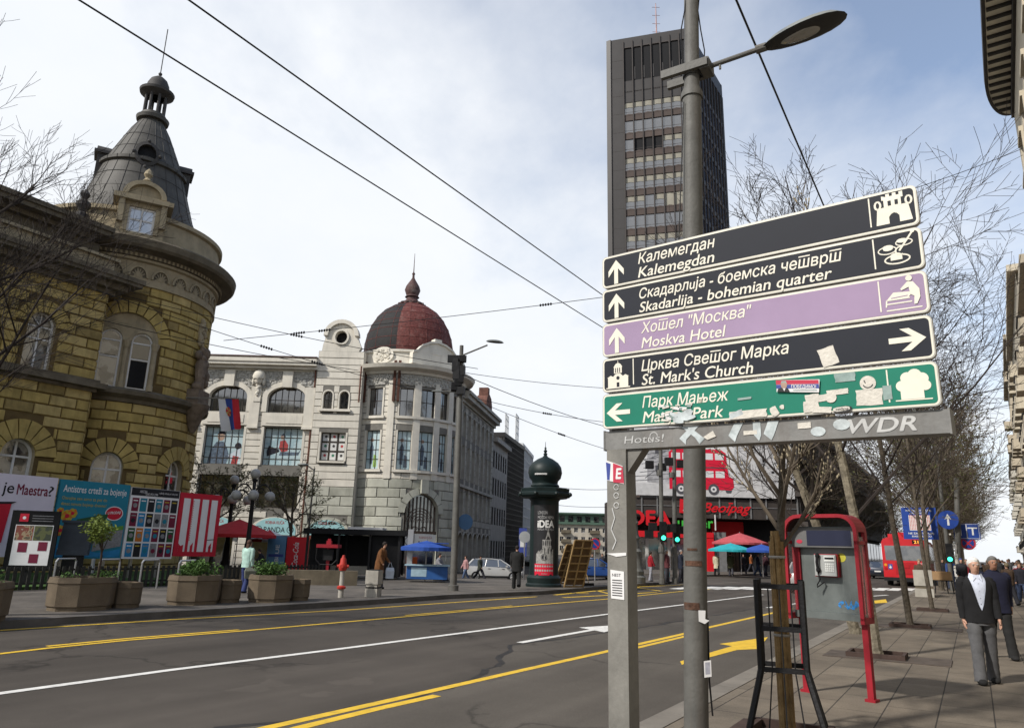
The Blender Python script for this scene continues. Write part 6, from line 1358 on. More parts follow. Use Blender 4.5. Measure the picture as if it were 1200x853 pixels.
# fence, bike stands
t = thing('low_fence', 'low dark paling fence along the lawn behind the planters', 'fence', tr(ST(7, -24.4, PZ))); b = MB()
for k in range(150): s_ = -6 + k * .2; b.box(tr(ST(s_, -24.4, PZ + .36)), (.10, .03, .68), 0, math.pi / 2 - R_(32))
b.build('paling', mat('dark_fence_paint', (.03, .03, .026), .8, .3, 3), t)
b = MB(); [b.box(tr(ST(9, -24.44, PZ + z)), (30, .03, .06), 0, math.pi / 2 - R_(32)) for z in (.2, .6)]; b.build('rail', MATS['dark_fence_paint'], t)
M_STEEL = mat('brushed_steel', (.38, .38, .38), .35, .1, 4, metal=.7)
for (xa, xb, lab) in ((60, 84, 'steel hoop bike stand nearest the information board'), (112, 136, 'steel hoop bike stand behind the small planter tree'), (162, 183, 'steel hoop bike stand below the book cover poster'), (206, 227, 'steel hoop bike stand below the red striped poster')):
    a, e = pg(xa, 691.5), pg(xb, 689.5); a = a + (e - a) * 0; t = thing('bike_stand', lab, 'bike stand', tr(a), group='steel hoop bike stands'); b = MB()
    b.tube([a, a + ZD * .85, a + ZD * .93 + (e - a) * .08, e + ZD * .93 - (e - a) * .08, e + ZD * .85, e], .03, 8); b.build('hoop', M_STEEL, t, smooth=True)
# billboards parallel to the street
fbb = plane(ST(0, -27), SD, ND)
def board(name, label, s0, s1, z0, z1, mback):
    t = thing(name, label, 'billboard', tr(fbb((s0 + s1) / 2, PZ, 0)), group='row of street billboards'); b = MB()
    for s_ in (s0 + .5, s1 - .5): b.ob(fbb, s_ - .05, s_ + .05, PZ, z0 + .3, -.25, -.15)
    b.build('support_post', M_STEEL, t); b = MB(); b.ob(fbb, s0, s1, z0, z1, -.14, 0); b.build('board', mback, t); return t
M_LAV = mat('lavender_white_print', (.64, .60, .70), .6, .05, 2); M_TEALP = mat('teal_print', (.015, .19, .28), .6, .1, 1); M_WHP = mat('white_print', (.72, .71, .72), .6, .05); M_REDPR = mat('red_print', (.50, .014, .035), .6, .08, 2); M_INKD = mat('dark_print', (.015, .015, .02), .6, .1)
PALN = [M_LAV, M_TEALP, M_WHP, M_REDPR, M_INKD, mat('yellow_print', (.45, .33, .03), .6, .1), mat('green_print', (.10, .25, .04), .6, .2, 4), mat('blue_print', (.02, .20, .42), .6, .2, 3), mat('orange_print', (.5, .16, .02), .6, .2, 3), mat('grey_print', (.22, .22, .23), .6, .3, 14), mat('magenta_print', (.16, .012, .04), .6, .1), mat('deep_green_print', (.02, .08, .03), .6, .3, 5), poster_mat('food_picture_print', 1.2, (.10, .08, .05), [(.32, .24, .14), (.2, .05, .03), (.38, .33, .25)]), poster_mat('dark_picture_print', 7.7, (.03, .04, .02), [(.09, .10, .03), (.16, .13, .08)])]
for m_ in PALN[12:]: m_.node_tree.nodes['Noise Texture'].inputs['Scale'].default_value = 6
t = board('billboard', 'pale lavender billboard with dark headline and a big red book', 9.6, 13.45, 1.05, 3.72, M_LAV); b = MB()
b.text(fbb, 'Ko je', 11.05, 3.1, 1.05, .36, .004, 4, .05, .01); b.text(fbb, 'Maestra', 12.2, 3.08, .98, .34, .004, 10, 0, .02); b.text(fbb, '?', 13.2, 3.08, .16, .34, .004, 4)
b.poly(fbb, [(10.0, 2.6), (12.1, 2.75), (12.0, 1.5), (9.9, 1.3)], .004, .03, 3); b.text(fbb, 'MAESTRA', 10.3, 2.0, 1.3, .22, .034, 2); b.poly(fbb, [(10.0, 2.6), (12.1, 2.75), (12.25, 2.83), (10.3, 2.72)], .02, .025, 4)
for k, s_ in enumerate(('Da bi dobila', 'ono što želi,')): b.text(fbb, s_, 12.3, 2.45 - k * .22, .85, .12, .004, 9)
for k, s_ in enumerate(('samo', 'treba')): b.text(fbb, s_, 12.6, 1.9 - k * .22, .4, .1, .004, 9)
b.text(fbb, 'id', 12.85, 1.4, .28, .2, .004, 4); b.build('poster_print', PALN, t)
t = board('billboard', 'teal billboard with flowers, a colouring book and yellow lines', 13.55, 16.1, 1.0, 3.70, M_TEALP); b = MB()
b.text(fbb, 'Antistres crteži za bojenje', 13.68, 3.28, 2.3, .24, .004, 2, 0, .008); b.text(fbb, 'Osvojite zen samo za pet do', 13.68, 3.02, 1.6, .11, .004, 5); b.text(fbb, 'deset minuta bojenja dnevno!', 13.68, 2.82, 1.6, .11, .004, 5)
b.disc(fbb, 15.62, 2.62, .34, .006, .006, 22, 2, .26); b.disc(fbb, 15.62, 2.62, .31, .008, .008, 22, 3, .23); b.text(fbb, 'U PRODAJI', 15.38, 2.58, .48, .09, .01, 2, 0, .02, .1)
rs = random.Random(4)
for (cx_, cz, r) in ((13.95, 2.45, .2), (14.12, 2.55, .16), (13.8, 1.95, .17), (13.7, 2.6, .12)):
    for k in range(7): a = 2 * math.pi * k / 7; b.disc(fbb, cx_ + r * .6 * math.cos(a), cz + r * .6 * math.sin(a), r * .5, .005, .005, 9, 8 if k % 2 else 5)
    b.disc(fbb, cx_, cz, r * .4, .007, .007, 10, 3)
for k in range(6): b.line(fbb, [(14.0 + k * .05, 1.5), (14.05 + k * .08, 1.9), (13.9 + k * .12, 2.2)], .025, .005, 7)
b.poly(fbb, [(14.3, 2.35), (15.4, 2.6), (15.25, 1.55), (14.2, 1.5)], .006, .006, 11)
b.poly(fbb, [(14.55, 2.2), (15.0, 2.35), (15.1, 2.0), (14.95, 1.75), (14.6, 1.75), (14.45, 2.0)], .008, .008, 2)
b.poly(fbb, [(15.0, 2.0), (16.05, 2.2), (16.05, 2.05), (15.0, 1.85)], .009, .009, 6); b.poly(fbb, [(15.0, 1.85), (16.05, 2.05), (16.05, 1.45), (15.0, 1.25)], .009, .009, 9)
b.poly(fbb, [(13.6, 1.05), (16.05, 1.05), (16.05, 1.35), (15.2, 1.2), (14.4, 1.42), (13.6, 1.5)], .005, .005, 7); b.text(fbb, 'knjižare', 13.8, 1.2, .9, .16, .011, 2, 0); b.build('poster_print', PALN, t)
t = board('billboard', 'billboard covered with rows of small book covers under a black strip', 16.15, 18.2, 1.0, 3.64, M_WHP); b = MB()
b.ob(fbb, 16.17, 18.18, 3.34, 3.63, .002, .004, 4); b.text(fbb, 'AKCIJA', 16.5, 3.45, .3, .1, .006, 2); b.text(fbb, 'SVE PO 299', 16.75, 3.37, .5, .09, .006, 2); b.text(fbb, 'najbolja izdanja po istoj ceni', 17.3, 3.46, .8, .07, .006, 2)
for r_ in range(4):
    for c_ in range(6):
        x, z = 16.25 + c_ * .325, 2.75 - r_ * .56; k = rs.choice((3, 4, 4, 10, 7, 9, 1, 11, 8, 4)); b.ob(fbb, x, x + .27, z, z + .5, .003, .006, k); b.disc(fbb, x + .135, z + .22, .09, .008, .008, 8, rs.choice((4, 10, 9, 1))); b.ob(fbb, x + .04, x + .22, z + .38, z + .42, .007, .009, rs.choice((2, 5, 9)))
b.build('poster_print', PALN, t)
t = board('billboard', 'red billboard with four tall white stripes', 18.25, 20.2, 1.1, 3.60, M_REDPR); b = MB()
for k in range(4): x = 18.42 + k * .43; b.poly(fbb, [(x, 1.28), (x + .3, 1.28), (x + .3, 3.38), (x, 3.38)], .005, .005, 2); b.poly(fbb, [(x + (.1 if k % 2 else 0), 1.28), (x + .22, 1.28), (x + .22, 1.55 + .1 * (k % 2)), (x + .1, 1.5), (x + (.1 if k % 2 else 0), 1.6)], .008, .008, 3 if k != 2 else 2)
for k in range(18): b.poly(fbb, [(18.86 + .0, 1.7 + k * .09), (18.9, 1.74 + k * .09), (18.86, 1.79 + k * .09)], .007, .007, 3)
b.line(fbb, [(19.7, 1.75), (20.05, 1.78)], .03, .008, 4); b.line(fbb, [(19.8, 1.45), (19.95, 1.45)], .03, .008, 4); b.build('poster_print', PALN, t)
# information board, cabinet, white post
c = at(31, 668, 24.0); fib = plane(c * np.array([1, 1, 0]), SD * .75 + ND * .66, None); z0 = float(c[2])
t = thing('information_board', 'black framed information board with pictures standing behind the low fence', 'notice board', tr(c * np.array([1, 1, 0]) + ZD * PZ)); b = MB(); b.ob(fib, -.68, .68, z0, z0 + 1.85, -.1, 0, 0); b.ob(fib, -.12, .12, PZ, z0, -.1, -.02, 0); b.build('frame', M_BLACK, t)
b = MB(); b.ob(fib, -.52, .55, z0 + .15, z0 + 1.4, .0, .008, 2); b.ob(fib, -.5, .0, z0 + .92, z0 + 1.38, .008, .012, 12); b.ob(fib, .02, .53, z0 + .92, z0 + 1.38, .008, .012, 13); b.ob(fib, -.36, -.1, z0 + .55, z0 + .85, .008, .012, 10); b.ob(fib, .2, .46, z0 + .6, z0 + .88, .008, .012, 10); b.ob(fib, -.0, .26, z0 + .22, z0 + .5, .008, .012, 10); b.ob(fib, -.45, -.2, z0 + 1.5, z0 + 1.75, .002, .008, 3); b.disc(fib, -.32, z0 + 1.62, .05, .01, .01, 10, 2)
for k in range(3): b.ob(fib, -.1, .5, z0 + 1.52 + .08 * k, z0 + 1.54 + .08 * k, .002, .006, 9)
b.build('display', PALN, t)
c = at(78, 690, 25.0); t = thing('utility_cabinet', 'dark blue grey utility cabinet on legs beside the information board', 'cabinet', tr(c * np.array([1, 1, 0]) + ZD * PZ)); fcb = plane(c * np.array([1, 1, 0]), SD * .8 + ND * .6); b = MB(); b.poly(fcb, [(-.48, 1.15), (.42, 1.15), (.5, 2.2), (-.4, 2.2)], -.5, 0, 0); b.ob(fcb, -.45, .55, 2.2, 2.28, -.55, .05, 0); b.build('cabinet_body', mat('blue_grey_enamel', (.035, .045, .06), .5, .2, 3), t); b = MB(); b.ob(fcb, -.3, .3, PZ, 1.15, -.4, -.1); b.build('base', M_BLACKM, t)
c = pg(106, 678); t = MB(); t.box(tr(c + ZD * .5), (.1, .1, 1.0)); tag(t.build('white_post', M_WHITEFR), 'short white post on the lawn below the teal billboard', 'post')
# litter bin, hydrant
c = pg(437, 699); t = thing('litter_bin', 'square concrete litter bin with dark slots near the hydrant', 'bin', tr(c)); b = MB(); rzb = R_(-12)
b.box(tr(c + ZD * .13), (.40, .40, .26), 0, rzb); b.box(tr(c + ZD * .33), (.36, .36, .14), 0, rzb); b.box(tr(c + ZD * .60), (.42, .42, .42), 0, rzb); b.box(tr(c + ZD * .82), (.34, .34, .03), 1, rzb); b.build('bin_body', [M_CONCG, M_BLACK], t); b = MB(); b.box(tr(c + ZD * .28), (.38, .38, .05), 0, rzb); b.box(tr(c + ZD * .395), (.38, .38, .03), 0, rzb); b.build('slot', M_BLACK, t)
c = pg(399, 700); t = thing('fire_hydrant', 'red topped fire hydrant with a pale column at the kerb', 'hydrant', tr(c)); b = MB(); b.lathe([(.085, 0), (.085, .3), (.07, .32), (.07, .85), (0, .86)], c, 14); b.build('column', M_CONCG, t, smooth=True)
b = MB(); b.lathe([(.13, .26), (.14, .32), (.08, .36)], c, 14); b.lathe([(.10, .80), (.13, .86), (.13, .98), (.10, 1.03), (.09, 1.15), (.05, 1.2), (.04, 1.26), (0, 1.27)], c, 14); b.tube([c + np.array([-.18, 0, .93]), c + np.array([.18, 0, .93])], .05, 10); b.tube([c + np.array([0, -.18, .93]), c + np.array([0, 0, .93])], .055, 10); b.build('cap', mat('hydrant_red', (.38, .03, .02), .6, .2, 6), t, smooth=True)
# ------------------------------------------------ advertising column
c = gp(637, 687, PZ); kz = lambda z: c + ZD * z; t = thing('advertising_column', 'dark green advertising column with onion dome and a clock tower poster', 'advertising column', tr(c)); M_KG = mat('dark_green_enamel', (.007, .015, .015), .5, .2, 2, streak=.2); S = 1.0
b = MB(); b.lathe([(.80, 0), (.80, .1), (.74, .16), (.76, .38), (.70, .46), (.66, .5), (.66, .52), (0.0, .52)], c, 40); b.build('base', M_KG, t, smooth=True, flat_angle=30)
b = MB(); b.lathe([(.645, .5), (.645, 3.72), (.70, 3.78), (.70, 3.86)], c, 40); b.build('drum', M_KG, t, smooth=True, flat_angle=30)
b = MB(); oc = lambda r, z: [kz(z) + np.array([r * math.cos(R_(22.5 + 45 * k)), r * math.sin(R_(22.5 + 45 * k)), 0]) for k in range(8)]
for (r0, z0), (r1, z1) in zip([(.7, 3.8), (1.12, 3.86), (1.22, 3.95), (1.22, 4.05), (1.16, 4.1), (1.18, 4.25), (.8, 4.32)], [(1.12, 3.86), (1.22, 3.95), (1.22, 4.05), (1.16, 4.1), (1.18, 4.25), (.8, 4.32), (.6, 4.34)]):
    A, B_ = oc(r0, z0), oc(r1, z1); b.add(A + B_, [(j, (j + 1) % 8, 8 + (j + 1) % 8, 8 + j) for j in range(8)])
for k in range(8): b.ell(oc(1.2, 4.0)[k], .1, 8, 6)
b.build('brim', M_KG, t)
b = MB(); b.lathe([(.62, 4.3), (.66, 4.4), (.62, 4.46), (.58, 4.5), (.60, 4.62), (.72, 4.75), (.78, 5.0), (.74, 5.25), (.6, 5.45), (.36, 5.62), (.14, 5.72), (.07, 5.8), (.1, 5.86), (.05, 5.92), (.09, 6.0), (.04, 6.06), (.05, 6.14), (.015, 6.2), (.01, 6.42), (0, 6.43)], c, 32); b.build('onion_dome', M_KG, t, smooth=True, flat_angle=50)
fdm = cyl(c, .80, -c[:2]); b = MB()
for k in range(14): u = -.5 + k * .042; z = 5.02; b.add([fdm(u, z, -.005), fdm(u + .02, z - .05, -.005), fdm(u + .04, z, -.005), fdm(u + .02, z + .05, -.01)], [(0, 1, 2, 3)])
b.build('dome_ornament', MATS['sticker_white'], t)
fk = cyl(c, .645, -c[:2]); b = MB(); n = 24
for k in range(n): u0, u1 = -.52 + 1.04 * k / n, -.52 + 1.04 * (k + 1) / n; b.quad(fk(u0, .56, .008), fk(u1, .56, .008), fk(u1, 3.66, .008), fk(u0, 3.66, .008), 0)
b.text(fk, 'LONDON', -.30, 3.25, .42, .14, .012, 1); b.text(fk, 'MOŽDA NEMA', -.30, 3.05, .74, .13, .012, 1); b.text(fk, 'iDEA', -.30, 2.68, .74, .30, .012, 2, 0, .04); b.text(fk, 'MALA PRAVILA', -.30, 2.55, .74, .09, .012, 1)
bx = lambda pts, d, mi: b.poly(fk, pts, d, d, mi)
for k in range(6): 
    u0 = -.36 + k * .13; bx([(u0, .98), (u0 + .13, .98), (u0 + .13, 1.5 + .05 * (k % 2)), (u0, 1.5)], .011, 3)
    bx([(u0, 1.5), (u0 + .13, 1.5), (u0 + .12, 1.85 - abs(k - 3.2) * .05), (u0 + .02, 1.8 - abs(k - 3) * .08)], .011, 3)
for k in range(4): u0 = -.08 + k * .1; bx([(u0, 1.75), (u0 + .1, 1.75), (u0 + .1, 2.15), (u0, 2.15)], .0115, 3)
bx([(.05, 2.15), (.3, 2.15), (.24, 2.35), (.2, 2.5), (.17, 2.75), (.14, 2.5), (.1, 2.35)], .0115, 3)
b.disc(fk, .0, 1.4, .14, .013, .013, 18, 4); b.arc(fk, .0, 1.4, .11, 0, 360, .02, .014, 3, 18); b.line(fk, [(0, 1.4), (.07, 1.48)], .02, .0145, 3)
for k in range(5): b.line(fk, [(-.3 + k * .16, 1.55), (-.3 + k * .16, 1.8)], .02, .0135, 4); b.line(fk, [(-.04 + k * .085, 1.9), (-.04 + k * .085, 2.1)], .035, .0135, 4)
for k in range(8): u0 = -.42 + k * .105; bx([(u0, .62), (u0 + .107, .62), (u0 + .107, 1.12), (u0, 1.12)], .016, 5); bx([(u0 + .015, .98), (u0 + .085, .98), (u0 + .085, 1.06), (u0 + .015, 1.06)], .018, 1); bx([(u0 + .015, .80), (u0 + .085, .80), (u0 + .085, .88), (u0 + .015, .88)], .018, 1)
b.text(fk, 'london', -.1, .68, .25, .06, .019, 1); [b.disc(fk, u, .63, .06, .019, .019, 12, 4) for u in (-.28, .3)]
b.build('poster', [mat('poster_black', (.022, .022, .024), .35, .15, 3), mat('poster_grey_text', (.35, .35, .35), .5, .05), mat('poster_white', (.62, .62, .6), .5, .03), mat('poster_stone', (.27, .265, .25), .6, .45, 9), M_INKD, MATS['banner_red']], t)
# ------------------------------------------------ red pay phone, shelter, drinks machines, stall
c = pg(382, 683); t = thing('red_pay_phone', 'red pay phone post with hood before the dark bus shelter', 'pay phone', tr(c)); b = MB(); b.box(tr(c + ZD * .9), (.12, .12, 1.8)); b.box(tr(c + ZD * 1.5), (.9, .7, .14)); b.box(tr(c + ZD * 1.62), (.2, .2, .2)); b.build('post', M_BRED, t)
b = MB()
for sx_ in (-1, 1): b.tube([c + np.array([sx_ * .42, -.3, 1.42]), c + np.array([sx_ * .44, -.3, .95]), c + np.array([sx_ * .25, -.3, .75])], .025, 6); b.tube([c + np.array([sx_ * .25, -.3, .75]), c + np.array([0, -.3, .75])], .025, 6)
b.box(tr(c + np.array([0, -.05, 1.15])), (.4, .2, .45)); b.build('hood', M_BLACKM, t)
c = pg(392, 681) + np.array([0, 3.2, 0]); t = thing('bus_shelter', 'long dark bus shelter kiosk with a flat black roof on the plaza', 'bus shelter', tr(c)); fsh = plane((c[0] - 2.1, c[1], PZ), (1, .03, 0)); b = MB()
b.ob(fsh, -.2, 4.7, 2.05, 2.3, -1.8, .6, 0); b.build('roof', M_BLACK, t); b = MB(); [b.ob(fsh, u - .05, u + .05, PZ, 2.05, d - .05, d + .05) for u in (0, 1.5, 3.0, 4.4) for d in (-1.6, .4)]; b.build('post', M_BLACKM, t)
b = MB(); b.ob(fsh, 0, 4.4, .2, 2.04, -1.62, -1.58); b.ob(fsh, 3.05, 4.4, .1, 2.05, -1.0, .3, 0); b.ob(fsh, .0, .9, .1, 2.05, -1.3, -.2, 0); b.build('dark_wall', M_BLACK, t); b = MB(); b.ob(fsh, .2, 3.0, PZ, .55, -1.5, -1.0, 0); b.build('bench', M_CONCG, t)
b = MB(); b.ob(fsh, 1.8, 3.5, 2.3, 2.42, -1.5, .0); b.build('roof_light', mat('white_fascia', (.6, .6, .6), .5, .05), t)
fdk = plane(pg(322, 672) * np.array([1, 1, 0]) + np.array([0, 2, 0]), (1, .05, 0)); t = thing('drinks_fridge', 'red drinks fridge with white script beside the shelter', 'fridge', tr(fdk(.0, PZ, -.4))); b = MB(); b.ob(fdk, -.1, .95, .25, 2.05, -.8, 0); b.ob(fdk, -.05, .9, PZ, .25, -.75, -.05); b.build('cabinet', M_REDP, t); b = MB(); b.text(fdk, 'Coca-Cola', .55, .45, 1.3, .3, .005, 0, .3, .01, math.pi / 2); b.build('lettering', M_WHITEFR, t)
t = thing('drinks_machine', 'pale blue drinks vending machine left of the red fridge', 'vending machine', tr(fdk(-.7, PZ, -.4))); b = MB(); b.ob(fdk, -1.15, -.15, .25, 2.1, -.8, 0, 0); b.build('cabinet', mat('pale_blue_machine', (.10, .22, .36), .5, .15, 1), t); b = MB(); b.text(fdk, 'BLUE', -.5, .7, .9, .2, .005, 0, 0, .02, math.pi / 2); b.ob(fdk, -1.05, -.25, .95, 1.1, .002, .006, 1); b.build('front_print', [MATS['card_white'], MATS['sticker_blue']], t)
def parasol(name, label, c, r, z0, z1, m1, m2, n=8, pole=True):
    t = thing(name, label, 'parasol', tr(c)); b = MB(); N = n * 4
    for k in range(N):
        a0, a1 = 2 * math.pi * k / N, 2 * math.pi * (k + 1) / N; rr = lambda a: r * (1 - .035 * (1 - abs(math.cos(a * n / 2))))
        A = c + np.array([rr(a0) * math.cos(a0), rr(a0) * math.sin(a0), z0]); B_ = c + np.array([rr(a1) * math.cos(a1), rr(a1) * math.sin(a1), z0]); T = c + ZD * z1
        mid = lambda P, k_: T + (P - T) * k_ + ZD * (.12 * k_ * (1 - k_) * 4 * (z1 - z0) * .35)
        q = [T, mid(A, .5), mid(B_, .5), A, B_]; mi = (k // 4) % 2; b.add(q, [(0, 1, 2), (1, 3, 4, 2)], mi); b.add([A, B_, B_ - ZD * .16, A - ZD * .16], [(0, 1, 2, 3)], 1 - mi if m1 != m2 else 0)
    b.build('canopy', [m1, m2], t); b = MB(); b.tube([c, c + ZD * (z1 + .08)], .03, 8)
    for k in range(n): a = 2 * math.pi * k / n; b.tube([c + ZD * (z1 - .55), c + np.array([r * .6 * math.cos(a), r * .6 * math.sin(a), z0 + (z1 - z0) * .4])], .01, 4)
    b.build('pole', M_STEEL, t); return t
M_UR = mat('red_canvas', (.42, .02, .025), .8, .15, 3); M_UW = mat('white_canvas', (.6, .58, .56), .8, .08); M_UB = mat('blue_canvas', (.02, .065, .29), .8, .15, 3); M_UT = mat('turquoise_canvas', (.02, .30, .34), .8, .15, 3); M_UPINK = mat('faded_red_canvas', (.38, .07, .08), .8, .15, 3)
parasol('parasol', 'red and white parasol behind the globe street lamps', at(275, 660, 40) * np.array([1, 1, 0]) + ZD * PZ, 2.0, 1.95, 2.75, M_UR, M_UR)
parasol('parasol', 'second red parasol with white trim just right of the lamps', at(312, 660, 43) * np.array([1, 1, 0]) + ZD * PZ, 1.2, 1.75, 2.3, M_UR, M_UW)
c = pg(497, 682); t = parasol('parasol', 'bright blue parasol over the ice cream stall by the white store', c + np.array([0, .3, 0]), 1.2, 1.55, 1.85, M_UB, M_UB)
U2 = lambda x, y, Y: np.array([*at(x, y, Y)[:2], .12])
parasol('parasol', 'faded red parasol with white crown, the highest by the red entrance', U2(868, 650, 62), 2.3, 2.55, 3.35, M_UPINK, M_UPINK)
parasol('parasol', 'turquoise parasol below the faded red one', U2(857, 650, 58), 1.75, 1.95, 2.45, M_UT, M_UT)
parasol('parasol', 'blue parasol right of the turquoise one', U2(893, 650, 57), 1.5, 1.95, 2.4, M_UB, M_UB)
fst = plane((c[0] - .9, c[1] - .2, PZ), (1, .05, 0)); t = thing('vending_stall', 'blue vending stall counter under the blue parasol', 'stall', tr(c)); b = MB(); b.ob(fst, .1, 1.95, PZ, .72, -.8, 0, 0); b.ob(fst, .0, 2.05, .72, .78, -.9, .1, 1); b.ob(fst, .3, 1.0, .25, .65, 0, .01, 1); b.build('counter', [mat('stall_blue', (.02, .08, .25), .5, .2, 2), mat('stall_pale', (.3, .42, .5), .5, .2, 3)], t); b = MB(); b.ob(fst, .0, .25, PZ, 2.35, -1.0, -.8, 0); b.ob(fst, 1.8, 1.85, .95, 1.7, -.6, -.55); b.build('post', M_STEEL, t); b = MB(); b.ob(fst, .6, 1.95, 1.72, 1.76, -1.0, -.0); b.build('side_awning', M_UB, t)
b = MB(); b.box(tr(pg(481, 677) + ZD * .5), (.55, .5, 1.0), 0, .2); b.box(tr(pg(481, 677) + ZD * 1.02), (.5, .45, .06), 0, .2); tag(b.build('orange_box', mat('orange_plastic', (.5, .09, .015), .5, .1)), 'orange crate standing left of the blue stall', 'crate')
# wooden display boards leaning by the column
for (x, y, tilt, lab) in ((672, 688, .22, 'large wooden slatted display board leaning beside the advertising column'), (657, 684, .3, 'smaller wooden board half hidden behind the advertising column')):
    c = pg(x, y); big = x > 665; w, h = (1.0, 2.05) if big else (.7, 1.9); t = thing('display_board', lab, 'board', tr(c)); ax = np.array([.86, .5, 0]); up = np.array([tilt, -.1, 1.0]); up /= np.linalg.norm(up); nn_ = np.cross(ax, up); fw_ = lambda u, v, d=0.0, c=c, ax=ax, up=up, nn_=nn_: c + ax * u + up * v + nn_ * d
    b = MB(); [b.ob(fw_, u - .03, u + .03, 0, h, -.03, .03) for u in (-w / 2, 0, w / 2)]; [b.ob(fw_, -w / 2, w / 2, h * k / 6, h * k / 6 + .06, -.025, .025) for k in range(7)]; b.build('frame', mat('pale_wood', (.27, .18, .08), .8, .2, 4), t)
    b = MB(); b.ob(fw_, -w / 2, w / 2, .1, h, -.06, -.035); b.build('panel', mat('brown_board', (.10, .06, .028), .8, .3, 3), t)
# globe lamps
M_GLOBE = mat('frosted_globe', (.36, .355, .34), .35, .05)
for (x, y, Y, h, lab) in ((287, 668, 37, 5.2, 'black cast iron lamp with five white globes, the taller right one'), (263, 664, 41, 5.2, 'black cast iron lamp with white globes partly behind the red billboard')):
    c = at(x, y, Y) * np.array([1, 1, 0]) + ZD * PZ; t = thing('globe_lamp', lab, 'street lamp', tr(c), group='black globe lamps on the plaza'); b = MB(); b.lathe([(.26, 0), (.26, .5), (.2, .6), (.16, 1.4), (.12, 1.6), (.095, 3.6), (.13, 3.7), (.08, 3.9), (.09, 4.5), (.14, 4.55), (.14, 4.65), (0, 4.7)], c, 12)
    for k in range(4):
        a = R_(20 + 90 * k); d = np.array([math.cos(a), math.sin(a), 0]); b.tube([c + ZD * 3.9 + d * .05] + [c + ZD * (4.1 + .3 * math.sin(q * .6)) + d * (.1 + .14 * q) for q in range(6)] + [c + ZD * 4.0 + d * .8], .035, 6); b.arc(lambda u, v, dd=0: c + d * (u + .35) + ZD * (v + 4.1), 0, 0, .12, 0, 330, .05, 0, 0, 12)
    b.build('post', M_BLACKM, t, smooth=True, flat_angle=50); 
    for k in range(5):
        b = MB(); d = np.array([math.cos(R_(20 + 90 * k)), math.sin(R_(20 + 90 * k)), 0]); p = c + ZD * 4.92 if k == 4 else c + ZD * 3.82 + d * .8; b.ell(p, .25, 14, 10); b.build('globe', M_GLOBE, t, smooth=True)
# low wall behind the planters near the woman
b = MB(); b.box(tr(pg(330, 690) + np.array([-1.0, 3.0, .28])), (6, .4, .56), 0, .2); tag(b.build('plaza_wall', M_STONED), 'low dark stone wall on the plaza behind the bright green bush', 'low wall')
# ------------------------------------------------ left street lamp by the kerb
c = gp(531, 692, PZ); top = at(541, 405, float(c[1])); ld2 = (top - c) / (top[2] - c[2]); l2 = lambda z: c + ld2 * z; hz = float(top[2] - c[2]); t = thing('street_lamp', 'grey kerb lamp column with oval lantern before the white store', 'street lamp', tr(c)); b = MB(); b.tube([l2(0), l2(hz * .78), l2(hz * .79), l2(hz)], [.135, .12, .09, .08], 14); b.lathe([(.2, 0), (.2, .2), (.14, .22)], c, 14); b.build('pole', M_POLE, t, smooth=True)
b = MB(); e = at(571, 404.5, 28.0); b.tube([l2(hz * .955), e], .035, 8); e2 = at(519, 459, float(c[1])); b.tube([l2(hz * .80), e2], .03, 6); b.build('arm', M_POLE, t)
b = MB(); d = (e - l2(hz * .955)); d /= np.linalg.norm(d); vs, fs = shell(1, .095, 0); hc2 = e + d * .36; b.add([hc2 + (v_ - hc) * 1.0 for v_ in vs], fs); vs, fs = shell(-1, .04, 0); b.add([hc2 + (v_ - hc) for v_ in vs], fs, 1); vs, fs = shell(1, .08, 0); b.add([e2 + np.array([-.2, 0, 0]) + (v_ - hc) * .7 for v_ in vs], fs); b.build('lantern_head', [MATS['lamp_head_grey'], MATS['lamp_head_dark']], t, smooth=True)
b = MB(); rs = random.Random(6)
for k in range(9): z = hz * (.80 + .155 * k / 9); b.box(tr(l2(z) + np.array([rs.uniform(-.22, .1), -.12, 0])), (rs.uniform(.18, .34), .25, rs.uniform(.2, .42)), 0, rs.uniform(-.3, .3))
b.box(tr(l2(hz * .93) + np.array([-.2, 0, .1])), (.7, .12, .3)); b.build('loudspeaker', M_BLACKM, t)
b = MB(); fz = plane(l2(2.2) * np.array([1, 1, 0]) + np.array([.18, .12, 0]), (.9, .4, 0)); b.disc(fz, .2, 2.55 + PZ, .3, 0, .03, 20); b.build('round_sign', mat('faded_blue_sign', (.05, .12, .25), .5, .1), t)
# thin lamp before the white store
c = at(360, 640, 50) * np.array([1, 1, 0]) + ZD * zg(-14, 50); t = thing('thin_street_lamp', 'thin grey street lamp in front of the store downpipe', 'street lamp', tr(c)); b = MB(); b.tube([c, c + ZD * 7.1], [.08, .06], 8); b.tube([c + ZD * 7.0, c + np.array([-.45, -.2, 7.3])], .04, 6); b.tube([c + ZD * 3.4, c + np.array([-.5, -.1, 5.2])], .035, 6); b.build('pole', M_POLE, t); b = MB(); b.ell(c + np.array([-.75, -.2, 7.35]), (.4, .18, .1)); b.build('lantern_head', MATS['lamp_head_grey'], t, smooth=True)
